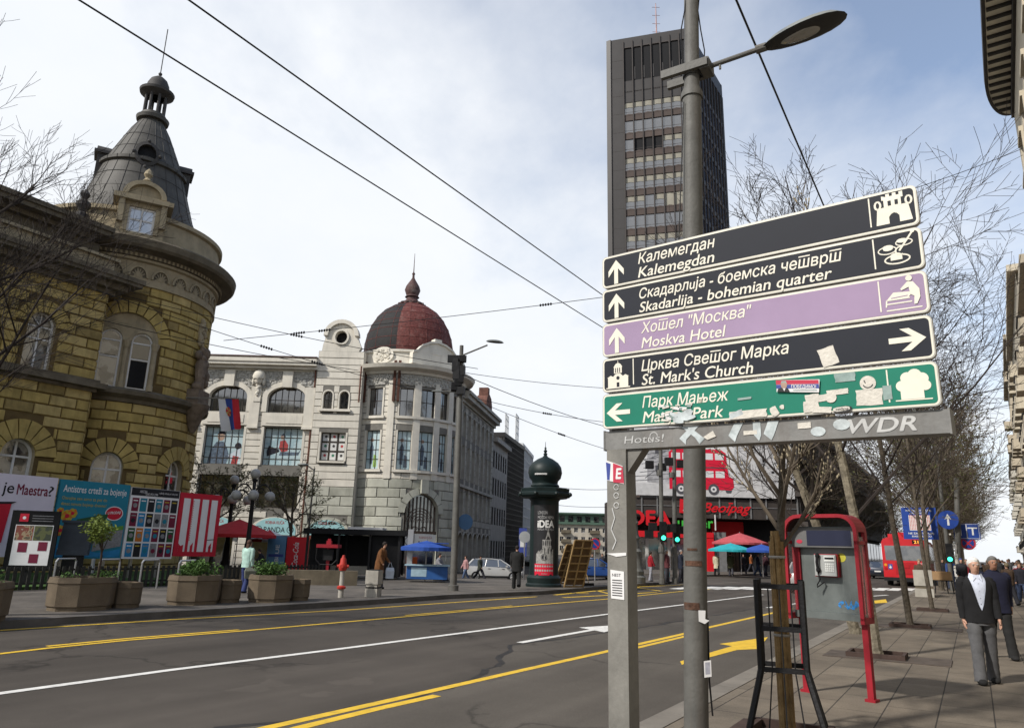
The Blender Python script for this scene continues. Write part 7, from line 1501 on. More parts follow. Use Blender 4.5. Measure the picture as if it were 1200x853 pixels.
# flag on the ochre tower
u_ = ph(50); o = ft(u_, 8.3, .1); tip = at(281, 467, float(o[1]) - .9); t = thing('flag', 'red blue and white national flag on a slanting pole at the ochre tower', 'flag', tr(o)); b = MB(); b.tube([o, tip], .03, 6); b.build('pole', M_STEEL, t); b = MB(); dv = (tip - o); N = 10
for i in range(12):
    for j in range(3 * 4):
        P = lambda q, w: o + dv * (.60 + .38 * q) + ZD * (-1.55 * w * (1 - .1 * q)) + np.array([.35 * w * (1 + .3 * math.sin(q * 5)), -.12 * math.sin(q * 9 + w * 3) * w, 0])
        b.add([P(i / 12, j / 12), P((i + 1) / 12, j / 12), P((i + 1) / 12, (j + 1) / 12), P(i / 12, (j + 1) / 12)], [(0, 1, 2, 3)], 2 - i // 4)
for k in range(1): 
    for a in range(8): b.add([P(.4 + .14 * math.cos(a * .785), .42 + .16 * math.sin(a * .785)) + np.array([0, -.03, 0]), P(.4 + .14 * math.cos(a * .785 + .785), .42 + .16 * math.sin(a * .785 + .785)) + np.array([0, -.03, 0]), P(.4, .42) + np.array([0, -.03, 0])], [(0, 1, 2)], 3 if a % 2 else 0)
b.build('cloth', [mat('flag_red', (.42, .02, .03), .8, .1), mat('flag_blue', (.03, .06, .25), .8, .1), mat('flag_white', (.55, .55, .56), .8, .05), mat('flag_gold', (.4, .28, .1), .8, .1)], t, smooth=True)
# ================================================================== TREES
M_BARK = mat('grey_bark', (.075, .062, .046), .95, .5, 11, .9, 24, dirt=(.03, .025, .02)); M_BARKP = mat('pale_plane_bark', (.15, .13, .095), .92, .5, 9, .8, 18, dirt=(.04, .034, .026)); M_TWIG = mat('dark_twigs', (.028, .022, .019), .95, .25, 5); M_TWIGB = mat('brownish_twigs', (.085, .068, .05), .95, .3, 5); M_BUD = mat('pale_bud', (.34, .29, .20), .8, .3, 9); M_LEAFS = mat('spring_leaf', (.085, .09, .03), .8, .4, 6)
def grow(b, p, d, L, r, lv, cfg, rs, ends):
    n = max(2, int(4 - lv * .5)) if lv else cfg.get('tseg', 6); pts = [p]; rad = [r]; dirs = [d]
    for k in range(n):
        j = cfg['jit'] * (1 if lv else .35); d = d + np.array([rs.gauss(0, j), rs.gauss(0, j), rs.gauss(0, j * .6)]) + ZD * cfg['up'][min(lv, len(cfg['up']) - 1)]
        d /= np.linalg.norm(d); p = p + d * (L / n); pts.append(p); rad.append(r * (1 - (k + 1) / n * (cfg['taper'] if lv else cfg.get('ttaper', .55)))); dirs.append(d)
    tgt = b[0] if lv == 0 else b[1]
    tgt.tube(pts, [max(x, cfg['rmin']) for x in rad], 8 if lv == 0 else (5 if lv < 2 else 3), 0, False)
    if lv >= cfg['lv']: ends.append((pts, dirs)); return
    m = cfg['n'][lv]
    for k in range(m):
        q = cfg['from'][min(lv, len(cfg['from']) - 1)]; tt = q + (1 - q) * ((k + rs.random() * .8) / m); x = tt * n; i = min(n - 1, int(x)); fr = x - i
        o = pts[i] + (pts[i + 1] - pts[i]) * fr; dd = dirs[i + 1]; rr = rad[i] + (rad[i + 1] - rad[i]) * fr
        a = np.cross(dd, np.array([rs.gauss(0, 1), rs.gauss(0, 1), rs.gauss(0, 1)])); a /= np.linalg.norm(a)
        if lv == 0: an = 2.399 * k + rs.uniform(-.4, .4); a = np.array([math.cos(an), math.sin(an), 0])
        sp = R_(rs.uniform(*cfg['ang'][min(lv, len(cfg['ang']) - 1)])); nd = dd * math.cos(sp) + a * math.sin(sp); nd = nd + np.array(cfg.get('pull', (0, 0, 0))) * (1 if lv == 0 else .15); nd /= np.linalg.norm(nd)
        grow(b, o, nd, L * cfg['len'][min(lv, len(cfg['len']) - 1)] * rs.uniform(.7, 1.15) * (1.15 - .45 * tt if lv == 0 else 1), min(rr * .75, r * cfg['rk']), lv + 1, cfg, rs, ends)
    ends.append((pts, dirs))
def tree(name, label, base, h, r, seed, cfg, mt=M_BARK, mc=M_TWIG, lean=(0, 0, 0), group=None, buds=0, leaves=0):
    rs = random.Random(seed); c = dict(lv=4, jit=.10, up=[.02, .10, .08, .05, .03], taper=.75, rmin=.0042, n=[8, 6, 5, 4], ang=[(35, 60), (25, 55), (25, 55), (20, 50)], len=[.62, .55, .5, .5], rk=.5); c['from'] = [.35, .25, .25]; c.update(cfg)
    b = (MB(), MB()); d = np.array([0, 0, 1.0]) + np.array(lean); d /= np.linalg.norm(d); ends = []
    grow(b, np.array(base, float), d, h, r, 0, c, rs, ends)
    t = thing(name, label, 'tree', tr(base), group=group)
    b[0].tube([np.array(base) - ZD * .05, np.array(base) + ZD * .12], [r * 1.35, r * 1.02], 8, 0, False)
    b[0].build('trunk', mt, t, smooth=True); mats = [mc]
    if buds:
        for pts, ds in ends:
            if rs.random() > buds: continue
            for q in range(3): p = pts[-1] - (pts[-1] - pts[-2]) * rs.random() * 1.2; b[1].ell(p, (.008, .008, .015), 5, 4, 1)
        mats = [mc, M_BUD]
    if leaves:
        for pts, ds in ends:
            for q in range(leaves):
                if rs.random() < .75: leaf_clump(b[1], pts[-1] - (pts[-1] - pts[0]) * rs.random(), (.14, .14, .12), 3, .07, 1, rs)
        mats = [mc, M_LEAFS]
    b[1].build('crown', mats, t); return t
def copy_tree_(t, loc, rz, label, s=1.0):
    c = t.copy(); COL.objects.link(c); c.location = tr(loc); c.rotation_euler = (0, 0, rz); c.scale = (s, s, s); c['label'] = label
    for ch in list(t.children): k = ch.copy(); COL.objects.link(k); k.parent = c
    return c
RG = 'kerbside trees along the right pavement'
tree('bare_tree', 'budding young tree inside the black iron guard', GB, 3.9, .06, 3, dict(lv=3, n=[16, 9, 6], up=[.02, .30, .25, .2], ang=[(35, 60), (25, 50), (20, 45)], len=[.40, .42, .42], jit=.09, rk=.42, rmin=.005, ttaper=.7) | {'from': [.42, .2, .2]}, M_BARK, M_TWIGB, group=RG, buds=.85)
BCFG = dict(n=[10, 8, 6, 5], rk=.33, len=[.6, .5, .5, .5], up=[.03, .14, .10, .06, .03]) | {'from': [.32, .2, .2]}
tree('bare_tree', 'tall bare tree rooted just right of the phone booth', gp(1028, 770, RZ), 7.2, .10, 12, BCFG | dict(pull=(.30, -.05, .12)), M_BARKP, M_TWIG, (-.01, .0, 0), RG)
tree('bare_tree', 'bare tree with pale trunk leaning left behind the phone booth', gp(1003, 742, RZ), 5.2, .125, 5, BCFG | dict(ttaper=.4), M_BARKP, M_TWIG, (-.24, .02, 0), RG)
tree('bare_tree', 'thin bare tree before the red bus, second from the booth', gp(1067, 735, RZ), 8.0, .085, 21, BCFG | dict(pull=(.2, 0, 0)), M_BARK, M_TWIG, (-.06, 0, 0), RG)
tree('bare_tree', 'thin bare tree in front of the blue parking board', gp(1093, 716, RZ), 7.4, .075, 8, BCFG, M_BARK, M_TWIG, (-.04, 0, 0), RG)
ft1 = tree('street_tree', 'greyish bare street tree standing beyond the stickered pole', ST(40, -1.9, RZ), 8.0, .12, 31, BCFG | dict(lv=3, n=[12, 8, 7], rmin=.012), M_BARK, M_TWIGB, leaves=1, group='far bare trees lining the avenue')
ft2 = tree('street_tree', 'bare street tree behind the bus on the far side', ST(86, -15, .1), 9.0, .14, 32, BCFG | dict(lv=3, n=[12, 8, 7], rmin=.014), M_BARK, M_TWIGB, leaves=1, group='far bare trees lining the avenue')
rs = random.Random(77)
for k in range(24): copy_tree_(ft1 if k % 2 else ft2, ST(48 + k * 5.2, -1.9 + rs.uniform(-.3, .3), RZ), rs.uniform(0, 6), 'bare tree far along the right kerb of the avenue', rs.uniform(.95, 1.25))
for k in range(20): copy_tree_(ft2 if k % 2 else ft1, ST(76 + k * 5, -14.5 + rs.uniform(-.5, .5), .1), rs.uniform(0, 6), 'bare tree far along the left side of the avenue', rs.uniform(1.0, 1.3))
tree('bare_tree', 'large bare tree reaching in from the left edge before the ochre building', np.array([-12.0, 15.0, PZ]), 8.0, .18, 19, dict(n=[12, 9, 7, 5], len=[.60, .55, .5, .48], up=[.02, .13, .14, .12, .06], ang=[(40, 70), (25, 50), (20, 50), (20, 45)], pull=(.12, .06, 0), rk=.33, rmin=.004) | {'from': [.3, .2, .2]}, M_BARK, M_TWIG)
for (x, Y, sd, lab) in ((338, 46, 41, 'small tree with first green leaves right of the globe lamps'), (248, 43, 42, 'small leafing tree behind the red striped billboard')): tree('leafing_tree', lab, at(x, 650, Y) * np.array([1, 1, 0]) + ZD * PZ, 4.6, .12, sd, dict(lv=3, n=[9, 6, 5], rmin=.012, up=[.02, .08, .06, .03]), M_BARK, M_TWIGB, leaves=3)
M_GRATE = mat('brown_iron_grate', (.05, .032, .026), .8, .3, 6); M_GRATE2 = mat('worn_grate_plate', (.075, .06, .05), .85, .3, 4)
for (x, y, lab) in ((1028, 770, 'iron tree grate round the trunk right of the phone booth'), (1067, 735, 'iron tree grate under the second thin tree'), (1093, 716, 'iron tree grate under the tree by the blue board')):
    c = gp(x, y, RZ); t = thing('tree_grate', lab, 'tree grate', tr(c), group='iron tree grates in the pavement'); b = MB(); b.box(tr(c + ZD * .008 + ND * .15), (1.9, .95, .016), 0, -R_(32))
    b.build('plate', M_GRATE2, t); b = MB()
    for (i, j) in ((-1, 0), (1, 0), (0, -1), (0, 1)): b.box(tr(c + ND * i * .42 + SD * j * .3 + ZD * .05), (.9 if j else .05, .05 if j else .6, .08), 0, -R_(32))
    b.build('rim', M_GRATE, t)
# ================================================================== PEOPLE
def skin(verts, edges, rad, sub=2, root=0):
    me = bpy.data.meshes.new('skin'); me.from_pydata([tr(v) for v in verts], edges, []); o = bpy.data.objects.new('skin', me); COL.objects.link(o)
    o.modifiers.new('s', 'SKIN'); me.skin_vertices[0].data.foreach_get
    for i, r in enumerate(rad): me.skin_vertices[0].data[i].radius = r if isinstance(r, tuple) else (r, r)
    me.skin_vertices[0].data[root].use_root = True; o.modifiers[0].use_smooth_shade = True; o.modifiers[0].branch_smoothing = .6
    if sub: m = o.modifiers.new('d', 'SUBSURF'); m.levels = sub; m.render_levels = sub
    bpy.context.view_layer.update(); e = o.evaluated_get(bpy.context.evaluated_depsgraph_get()); m2 = bpy.data.meshes.new_from_object(e)
    v = [tuple(a.co) for a in m2.vertices]; f = [tuple(p.vertices) for p in m2.polygons]; bpy.data.objects.remove(o); bpy.data.meshes.remove(me); bpy.data.meshes.remove(m2); return v, f
SKINM = mat('skin', (.42, .24, .17), .55, .12, 14); SKINM2 = mat('tanned_skin', (.30, .155, .10), .55, .12, 14)
def cloth(c): return mat('cloth_%02d_%02d_%02d' % tuple(int(x * 99) for x in c), c, .9, .25, 7, .3, 7)
def person(label, pos, face, h=1.72, la=(.25, .05), ra=(-.25, .35), al=(-.2, .25), ar=(.2, .25), top=(.03, .03, .04), legs=(.04, .04, .05), hair=(.03, .025, .02), coat=.86, lean=0.0, detail=False, vneck=None, shoes=(.015, .015, .015), skinm=None, bulk=1.0, long_hair=False, seat=False, head=0.0, group=None, name='person', look=0.0, abd=.05, hair_gray=False, sub=None):
    t = thing(name, label, 'person', tr(pos), face, group); k = h / 1.75; sm_ = skinm or SKINM; sub = (2 if detail else 1) if sub is None else sub
    def leg(sx, a, fl): hp = np.array([sx * .092, 0, .93]); kn = hp + .43 * np.array([sx * .03, -math.sin(a), -math.cos(a)]); an = kn + .42 * np.array([sx * .045, -math.sin(a - fl), -math.cos(a - fl)]); return hp, kn, an
    L_, R2_ = leg(1, *la), leg(-1, *ra); dz = .085 - min(L_[2][2], R2_[2][2])
    if seat: dz = -.42
    lean_ = lambda p: p + np.array([0, -math.sin(lean) * max(0, p[2] - .95), -(1 - math.cos(lean)) * max(0, p[2] - .95)])
    def arm(sx, a, fl): s0 = np.array([sx * .175 * (bulk * .5 + .5), .01, 1.425]); e = s0 + .285 * np.array([sx * math.sin(abd * 2), -math.sin(a), -math.cos(a)]); w = e + .25 * np.array([sx * abd * .3, -math.sin(a + fl), -math.cos(a + fl)]); hd = w + .085 * np.array([0, -math.sin(a + fl + .1), -math.cos(a + fl + .1)]); return [lean_(x) for x in (s0, e, w, hd)]
    AL, AR = arm(1, *al), arm(-1, *ar); Z = lambda p: (np.array(p) + ZD * dz) * k
    hy = -.015 - head * .03
    sp = [lean_(np.array(p)) for p in ((0, 0, .95), (0, 0, 1.1), (0, 0, 1.3), (0, .01, 1.44), (0, .005, 1.50), (0, hy - .022, 1.557), (0, hy, 1.615), (0, hy + .005, 1.66), (0, hy + .012, 1.695))]
    v = [Z(p) for p in sp]; r = [(.12, .10), (.115, .09), (.11, .085), (.06, .058), (.048, .05), (.052, .058), (.070, .084), (.074, .088), (.056, .066)]; e = [(i, i + 1) for i in range(8)]
    def add(p, rr, par): v.append(Z(p)); r.append(rr); e.append((par, len(v) - 1)); return len(v) - 1
    for A in (AL, AR):
        i = add(A[0] - ZD * .015, .036, 3); i = add(A[1], .036, i); i = add(A[2], .028, i)
        if detail:
            d = (A[3] - A[2]) / np.linalg.norm(A[3] - A[2]); sx = 1 if A is AL else -1; i = add(A[2] + d * .055, (.038, .02), i)
            for q in range(4): off = np.array([0, -.028 + .019 * q, 0]); j = add(A[2] + d * .095 + off, .0105, i); j = add(A[2] + d * (.14 - abs(q - 1.3) * .008) + off * .9 + np.array([-sx * .008, -.006, 0]), .0095, j); add(A[2] + d * (.168 - abs(q - 1.3) * .012) + off * .8 + np.array([-sx * .022, -.01, 0]), .008, j)
            j = add(A[2] + d * .05 + np.array([-sx * .01, -.042, 0]), .0125, i); add(A[2] + d * .09 + np.array([-sx * .018, -.055, 0]), .0105, j)
        else: add(A[3], .034, i)
    for G in (L_, R2_):
        i = add(G[0], .078, 0); i = add(G[1], .055, i); i = add(G[2], .034, i); add(G[2] + np.array([0, -.10, -.045]), .022, i)
    vs, fs = skin(v, e, [tuple(x * k for x in q) if isinstance(q, tuple) else q * k for q in r], sub)
    if detail:                                              # shape the face: nose, brow, cheeks, chin, ears pushed out of the head
        hc_ = Z(sp[6]); out = []
        for p in vs:
            p = np.array(p); q = (p - hc_) / k
            if abs(q[0]) < .1 and -.09 < q[2] < .12 and abs(q[1]) < .13:
                g = lambda x, z, sx, sz: math.exp(-((q[0] - x) / sx) ** 2 - ((q[2] - z) / sz) ** 2)
                if q[1] < -.02: p = p + np.array([0, -(.026 * g(0, -.006, .014, .022) + .012 * g(0, .018, .012, .02) + .008 * g(0, .04, .05, .012) + .009 * g(0, -.066, .03, .016) + .006 * g(0, -.042, .022, .008) - .010 * g(.03, .024, .016, .011) - .010 * g(-.03, .024, .016, .011) - .004 * g(0, -.03, .03, .006)) * k, 0])
                for sx in (-1, 1):
                    if sx * q[0] > .055: p = p + np.array([sx * .02 * k * math.exp(-((q[1] - .012) / .018) ** 2 - ((q[2] - .008) / .028) ** 2), 0, 0])
            out.append(tuple(p))
        vs = out
    b = MB(); b.add(vs, fs); body = b.build('body', sm_, t, smooth=True, local=True, flat_angle=180)
    # clothes: lofted shells over the body
    def loft(rows, n=28, gap=None):                         # rows: (x, y, z, rx, ry); gap: half opening at the front per row
        b = MB(); o = []
        for i, (x, y, z, rx, ry) in enumerate(rows):
            g0 = gap[i] if gap else 0.0
            for q in range(n + 1):
                a = -math.pi / 2 + g0 + (2 * math.pi - 2 * g0) * q / n; ca, sa = math.cos(a), math.sin(a); fo = 1 + (.016 * math.sin(8 * a + z * 29) + .012 * math.sin(5 * a - z * 51)) * (1 if .8 < z < 1.4 else .2); o.append(Z(lean_(np.array((x + fo * rx * math.copysign(abs(ca) ** .85, ca), y + fo * ry * math.copysign(abs(sa) ** .85, sa), z)))))
        b.add(o, [(i * (n + 1) + q, i * (n + 1) + q + 1, (i + 1) * (n + 1) + q + 1, (i + 1) * (n + 1) + q) for i in range(len(rows) - 1) for q in range(n)]); return b
    def limb(b, pts, rad, n=12):
        P = [np.array(p) for p in pts]; out, rr = [], []
        for i in range(len(P) - 1):
            for q in range(5):
                x = q / 5; out.append(P[i] * (1 - x) + P[i + 1] * x); w_ = 1 + .045 * math.sin(i * 2 + q * 2.6) + .02 * math.sin(q * 5.1 + i); rr.append((rad[i] * (1 - x) + rad[i + 1] * x) * k * w_)
        out.append(P[-1]); rr.append(rad[-1] * k)
        for _ in range(2): out = [out[0]] + [(out[i - 1] + out[i] * 2 + out[i + 1]) / 4 for i in range(1, len(out) - 1)] + [out[-1]]
        b.tube([Z(p) for p in out], rr, n)
    hipw = .5 + bulk * .5
    b = loft([(0, .005, .80, .155 * hipw, .125 * hipw), (0, .005, .90, .172 * hipw, .132 * hipw), (0, .0, 1.0, .160 * hipw, .118 * hipw), (0, .0, 1.06, .15 * hipw, .11 * hipw)])
    for G in (L_, R2_):
        d = G[2] - G[1]; d = d / np.linalg.norm(d); limb(b, (G[0] - ZD * .05, G[0] * .5 + G[1] * .5, G[1], G[2] * .5 + G[1] * .5, G[2] + d * .045), [.092 * hipw, .098 * hipw, .084, .078, .086])
    b.build('trousers', cloth(legs), t, smooth=True, local=True, flat_angle=80)
    for G in (L_, R2_):
        a = G[2]; v = [Z(a + np.array([0, .045, -.035])), Z(a + np.array([0, -.05, -.04])), Z(a + np.array([0, -.15, -.052]))]; r = [(.062 * k, .058 * k), (.064 * k, .054 * k), (.054 * k, .038 * k)]
        vs, fs = skin(v, [(0, 1), (1, 2)], r, 2 if detail else 1); b = MB(); b.add(vs, fs); b.build('shoe', cloth(shoes), t, smooth=True, local=True, flat_angle=180)
    def torso(w, z0, sleeves, name, m, v_=None):
        w = w + bulk - 1; zs = np.array([z0 + (1.0 - z0) * x for x in (0, .5)] + [1.0, 1.1, 1.2, 1.3, 1.36, 1.41, 1.445, 1.47, 1.49, 1.505]); tab = ((.5, .215, .165), (.84, .185, .14), (1.0, .178, .136), (1.1, .176, .134), (1.2, .186, .138), (1.3, .196, .138), (1.36, .196, .130), (1.41, .182, .115), (1.445, .150, .098), (1.47, .112, .083), (1.49, .088, .074), (1.51, .076, .07))
        rows = []
        for z in zs:
            rx = float(np.interp(z, [q[0] for q in tab], [q[1] for q in tab])); ry = float(np.interp(z, [q[0] for q in tab], [q[2] for q in tab])); ww = w if z < 1.42 else 1 + (w - 1) * .5; rows.append((0, .008 if z < 1.4 else .012, float(z), rx * ww, ry * ww))
        gap = None
        if v_: gap = [0.0 if z <= v_ else min(1.25, math.asin(min(.95, (.012 + .085 * (z - v_) / (1.45 - v_)) / rows[i][3]))) for i, z in enumerate(zs)]
        b = loft(rows, 36, gap)
        if sleeves:
            for A in (AL, AR):
                o = A[0] - lean_(np.array([0, 0, A[0][2]])) * np.array([1, 0, 0]) * .30; limb(b, (A[0] * .9 + o * .1 + ZD * .052, A[0] * .96 + o * .04 + ZD * .036, A[0] * .98 + ZD * .008, A[0] * .86 + A[1] * .14, A[0] * .5 + A[1] * .5, A[1], A[1] * .5 + A[2] * .5, A[2] + (A[3] - A[2]) * .12), [.006, .045 * w, .068 * w, .073 * w, .070 * w, .062 * w, .056, .047])
        return b.build(name, m, t, smooth=True, local=True, flat_angle=75)
    if vneck:
        torso(.93, 1.0, False, 'shirt', cloth(vneck)); torso(1.04, coat, True, 'cardigan', cloth(top), 1.03)
        b = MB()
        for sx in (-1, 1):
            q = [Z(lean_(np.array(p))) for p in ((sx * .012, -.088, 1.462), (sx * .045, -.072, 1.508), (sx * .078, -.02, 1.525), (sx * .094, -.03, 1.485), (sx * .060, -.108, 1.415))]; b.add(q, [(0, 1, 2, 3, 4)])
        b.build('collar', cloth([min(1, x * 1.1) for x in vneck]), t, local=True)
        b = MB()
        for z in (1.38, 1.28, 1.18, 1.10): b.ell(Z(lean_(np.array((0, -.127 if z < 1.35 else -.114, z)))), .007 * k, 6, 4)
        b.build('shirt_buttons', cloth([x * .7 for x in vneck]), t, local=True)
    else:
        torso(1.03, coat, True, 'jacket', cloth(top))
        b = MB(); c = Z(lean_(np.array((0, .008, 1.485)))); b.lathe([(.078 * k, -.02 * k), (.086 * k, .012 * k), (.074 * k, .032 * k), (.066 * k, .02 * k)], tuple(c), 14); b.build('collar', cloth([x * .8 for x in top]), t, local=True, smooth=True)
    if hair is not None:
        b = MB(); hc_ = Z(sp[7]); nu, nv = (36, 24) if detail else (18, 12); vv = []
        for i in range(nv + 1):
            for j in range(nu):
                a, p = 2 * math.pi * j / nu, math.pi * i / nv; d = np.array([math.sin(p) * math.cos(a), math.sin(p) * math.sin(a), math.cos(p)]); y, z = d[1], d[2]
                cover = sm((z - (.50 if y < -.35 else (.50 - (y + .35) * 1.6)) + .12) / .24) if not (long_hair and y > -.1) else 1.0   # hairline: high in front, low behind
                jit = (.80 + .20 * cover) * (1 + .02 * cover * math.sin(j * 2.9 + i * 3.3))
                vv.append(np.array([d[0] * .086, d[1] * .099 + .010, d[2] * .096 - .004]) * jit)
        b.add([hc_ + q * k for q in vv], [(i * nu + j, i * nu + (j + 1) % nu, (i + 1) * nu + (j + 1) % nu, (i + 1) * nu + j) for i in range(nv) for j in range(nu)])
        if long_hair: vs, fs = skin([hc_ + np.array([0, .03, .0]) * k, hc_ + np.array([0, .07, -.12]) * k, hc_ + np.array([0, .09, -.32]) * k], [(0, 1), (1, 2)], [(.075 * k, .06 * k), (.085 * k, .05 * k), (.06 * k, .03 * k)], 1); b.add(vs, fs)
        b.build('hair', mat('hair_%d' % int(sum(hair) * 300), hair, .8, .15, 30, .3, 70), t, smooth=True, local=True, flat_angle=180)
    if detail:
        for sx in (-1, 1):
            b = MB(); c = Z(sp[6]) + np.array([sx * .030, -.0735, .022]) * k; b.ell(c, .0105 * k, 10, 8); b.build('eye', mat('eye_white', (.30, .27, .24), .2, 0), t, smooth=True, local=True); 
            b = MB(); b.ell(c + np.array([0, -.0052, -.001]) * k, .0068 * k, 8, 6); b.build('iris', mat('iris', (.03, .02, .015), .2, 0), t, smooth=True, local=True)
            b = MB(); b.tube([c + np.array([-.02, -.008, .014]) * k, c + np.array([0, -.014, .018]) * k, c + np.array([.02, -.006, .013]) * k], [.002 * k, .0035 * k, .002 * k], 5); b.build('eyebrow', mat('hair_%d' % int(sum(hair) * 300), hair), t, local=True)
        b = MB(); c = Z(sp[6]) + np.array([0, -.092, -.042]) * k; b.tube([c + np.array([-.024, .006, 0]) * k, c + np.array([0, -.004, .001]) * k, c + np.array([.024, .006, 0]) * k], [.002 * k, .0045 * k, .002 * k], 5); b.build('mouth', mat('lip', (.26, .11, .09), .5, 0), t, local=True)
    t['_hands'] = 0; del t['_hands']
    return t, [Matrix.Translation(Vector(tr(pos))) @ Matrix.Rotation(face, 4, 'Z') @ Vector(tr(Z(A[3]))) for A in (AL, AR)]
def bag(label, p, m, size=(.28, .14, .34), rz=0.0, cat='bag', name='carrier_bag', h=.16):
    t = thing(name, label, cat, (p[0], p[1], p[2] - size[2] - h)); b = MB(); x, y, z = size; c = np.array([p[0], p[1], p[2] - h]); M3 = Matrix.Rotation(rz, 3, 'Z'); P = lambda a, q, w: c + np.array(M3 @ Vector((a, q, w)))
    b.hexa([P(-x * .45, -y * .3, -z), P(x * .45, -y * .3, -z), P(x * .45, y * .3, -z), P(-x * .45, y * .3, -z), P(-x / 2, -y / 2, -z * .3), P(x / 2, -y / 2, -z * .3), P(x / 2, y / 2, -z * .3), P(-x / 2, y / 2, -z * .3)]); b.hexa([P(-x / 2, -y / 2, -z * .3), P(x / 2, -y / 2, -z * .3), P(x / 2, y / 2, -z * .3), P(-x / 2, y / 2, -z * .3), P(-x * .42, -y * .2, 0), P(x * .42, -y * .2, 0), P(x * .42, y * .2, 0), P(-x * .42, y * .2, 0)])
    b.build('bag_body', m, t); b = MB(); b.tube([P(-x * .25, 0, 0), P(-x * .08, 0, h + .02), P(x * .08, 0, h + .02), P(x * .25, 0, 0)], .012, 5); b.build('handle', m, t); return t
HG = (.62, .61, .59)
person('white haired man in black cardigan and pale blue shirt walking to the viewer', gp(1158, 801, RZ), R_(-16), 1.70, (-.10, .12), (.20, .05), (.1, .25), (-.1, .2), (.010, .010, .011), (.085, .085, .088), HG, .84, .02, True, (.52, .56, .66), bulk=1.04)
person('grey haired man in dark navy jacket looking down behind the white haired man', gp(1176, 772, RZ), R_(-16), 1.74, (.18, .05), (-.15, .25), (-.15, .3), (.12, .25), (.010, .011, .026), (.018, .018, .02), (.13, .125, .12), .78, .08, True, skinm=SKINM2, bulk=1.16, head=1)
W = lambda x, y: gp(x, y, PZ)
t, h_ = person('woman in mint jacket and blue skirt with long brown hair', W(286, 695), R_(160), 1.66, (.1, .1), (-.12, .2), (.15, .5), (-.1, .3), (.36, .52, .46), (.028, .04, .12), (.06, .03, .02), .84, 0, False, long_hair=True); bag('grey green shoulder bag of the woman in mint', np.array(W(286, 695)) + np.array([.22, -.16, 1.05]), mat('grey_green_canvas', (.14, .15, .12), .9, .3, 8), (.42, .16, .34), .5, 'bag', 'shoulder_bag', .25)
t, h_ = person('man in rust brown coat bending over beside the bus shelter', W(443, 690), R_(80), 1.74, (.12, .1), (-.1, .15), (.35, .5), (.2, .4), (.13, .055, .02), (.05, .05, .06), (.02, .015, .012), .58, .22, False, bulk=1.1); bag('pale blue and white carrier bag of the man in brown', h_[0], mat('bag_pale_blue', (.4, .46, .55), .6, .15, 6), (.32, .16, .4), .3)
person('seated vendor in grey sweater beside the blue stall', np.array(W(512, 680)) + np.array([0, .3, 0]), R_(70), 1.7, (1.5, 1.5), (1.45, 1.45), (.5, .8), (.6, .7), (.22, .22, .24), (.03, .03, .04), (.02, .015, .015), .84, .1, False, seat=True)
b = MB(); c = np.array(W(512, 680)) + np.array([0, .3, 0]); b.box(tr(c + ZD * .22), (.4, .4, .44)); tag(b.build('stool', M_BLACKM), 'dark stool under the seated vendor', 'stool')
def GZ(x, y, Y): p = at(x, y, Y); return np.array([p[0], p[1], zg(p[0], p[1])])
person('pedestrian in dusty pink top and jeans walking past the silver car', GZ(545, 680, 50), R_(-60), 1.66, (.35, .05), (-.3, .3), (-.3, .3), (.3, .3), (.36, .20, .20), (.07, .10, .17), (.04, .02, .015), .86)
person('pedestrian in dark olive jacket striding before the silver car', GZ(562, 681, 50.5), R_(55), 1.74, (.5, .05), (-.45, .35), (-.4, .3), (.4, .3), (.035, .04, .03), (.02, .02, .025), (.02, .015, .012), .84)
person('person all in black seen from behind left of the advertising column', W(605, 690), R_(175), 1.76, (.3, .05), (-.25, .5), (-.1, .4), (.1, .4), (.012, .012, .013), (.014, .014, .016), (.015, .012, .01), .72, .03, bulk=1.15)
t, h_ = person('bald man in dark coat sweeping beside the leaning boards', W(680, 683), R_(35), 1.72, (.1, .05), (-.1, .1), (.5, .5), (.4, .7), (.02, .02, .024), (.02, .02, .024), None, .80, .1)
b = MB(); e = W(690, 686); b.tube([h_[1] + Vector((0, 0, .25)), Vector(tr(e + ZD * .1))], .018, 6); tt = thing('broom', 'long handled street broom held by the sweeping man', 'broom', tr(e)); b.build('handle', MATS['pale_wood'], tt); b = MB(); b.box(tr(e + ZD * .06), (.5, .12, .12), 0, .4); b.build('brush', M_BLACKM, tt)
person('person in black jacket beyond the blue car, left of the pair', GZ(694, 664, 56), R_(20), 1.72, top=(.014, .014, .016)); person('person in black jacket beyond the blue car, right of the pair', GZ(706, 664, 55), R_(-30), 1.7, top=(.02, .02, .03))
person('woman in red jacket and pale trousers waiting by the iron lamp base', W(763, 681), R_(100), 1.62, (.1, .05), (-.1, .1), top=(.26, .012, .02), legs=(.25, .25, .28), hair=(.03, .02, .015))
t, h_ = person('elderly man in maroon jacket waiting at the crossing', W(782, 683.5), R_(70), 1.74, (.06, .05), (-.06, .1), top=(.10, .03, .035), hair=(.3, .28, .27), bulk=1.15, coat=.8); bag('turquoise carrier bag of the man in maroon', h_[0], mat('bag_turquoise', (.05, .32, .42), .6, .3, 6), (.3, .14, .34))
t, h_ = person('man in navy coat waiting at the crossing with a white bag', W(799, 682.5), R_(60), 1.76, (.06, .05), (-.06, .1), top=(.02, .024, .04), hair=(.3, .28, .27), bulk=1.15, coat=.74); bag('white and red carrier bag of the man in navy', h_[0], mat('bag_white_red', (.5, .32, .32), .6, .35, 7), (.36, .14, .42))
P2 = lambda x, y: gp(x, y, .12)
person('person in cream coat at the red entrance frame', P2(840, 674), R_(170), 1.7, top=(.46, .42, .30), legs=(.02, .02, .02), coat=.55, hair=(.25, .22, .18)); person('person in olive green coat beside the cream coat', P2(857, 674.5), R_(160), 1.74, top=(.05, .05, .025), coat=.6, bulk=1.15)
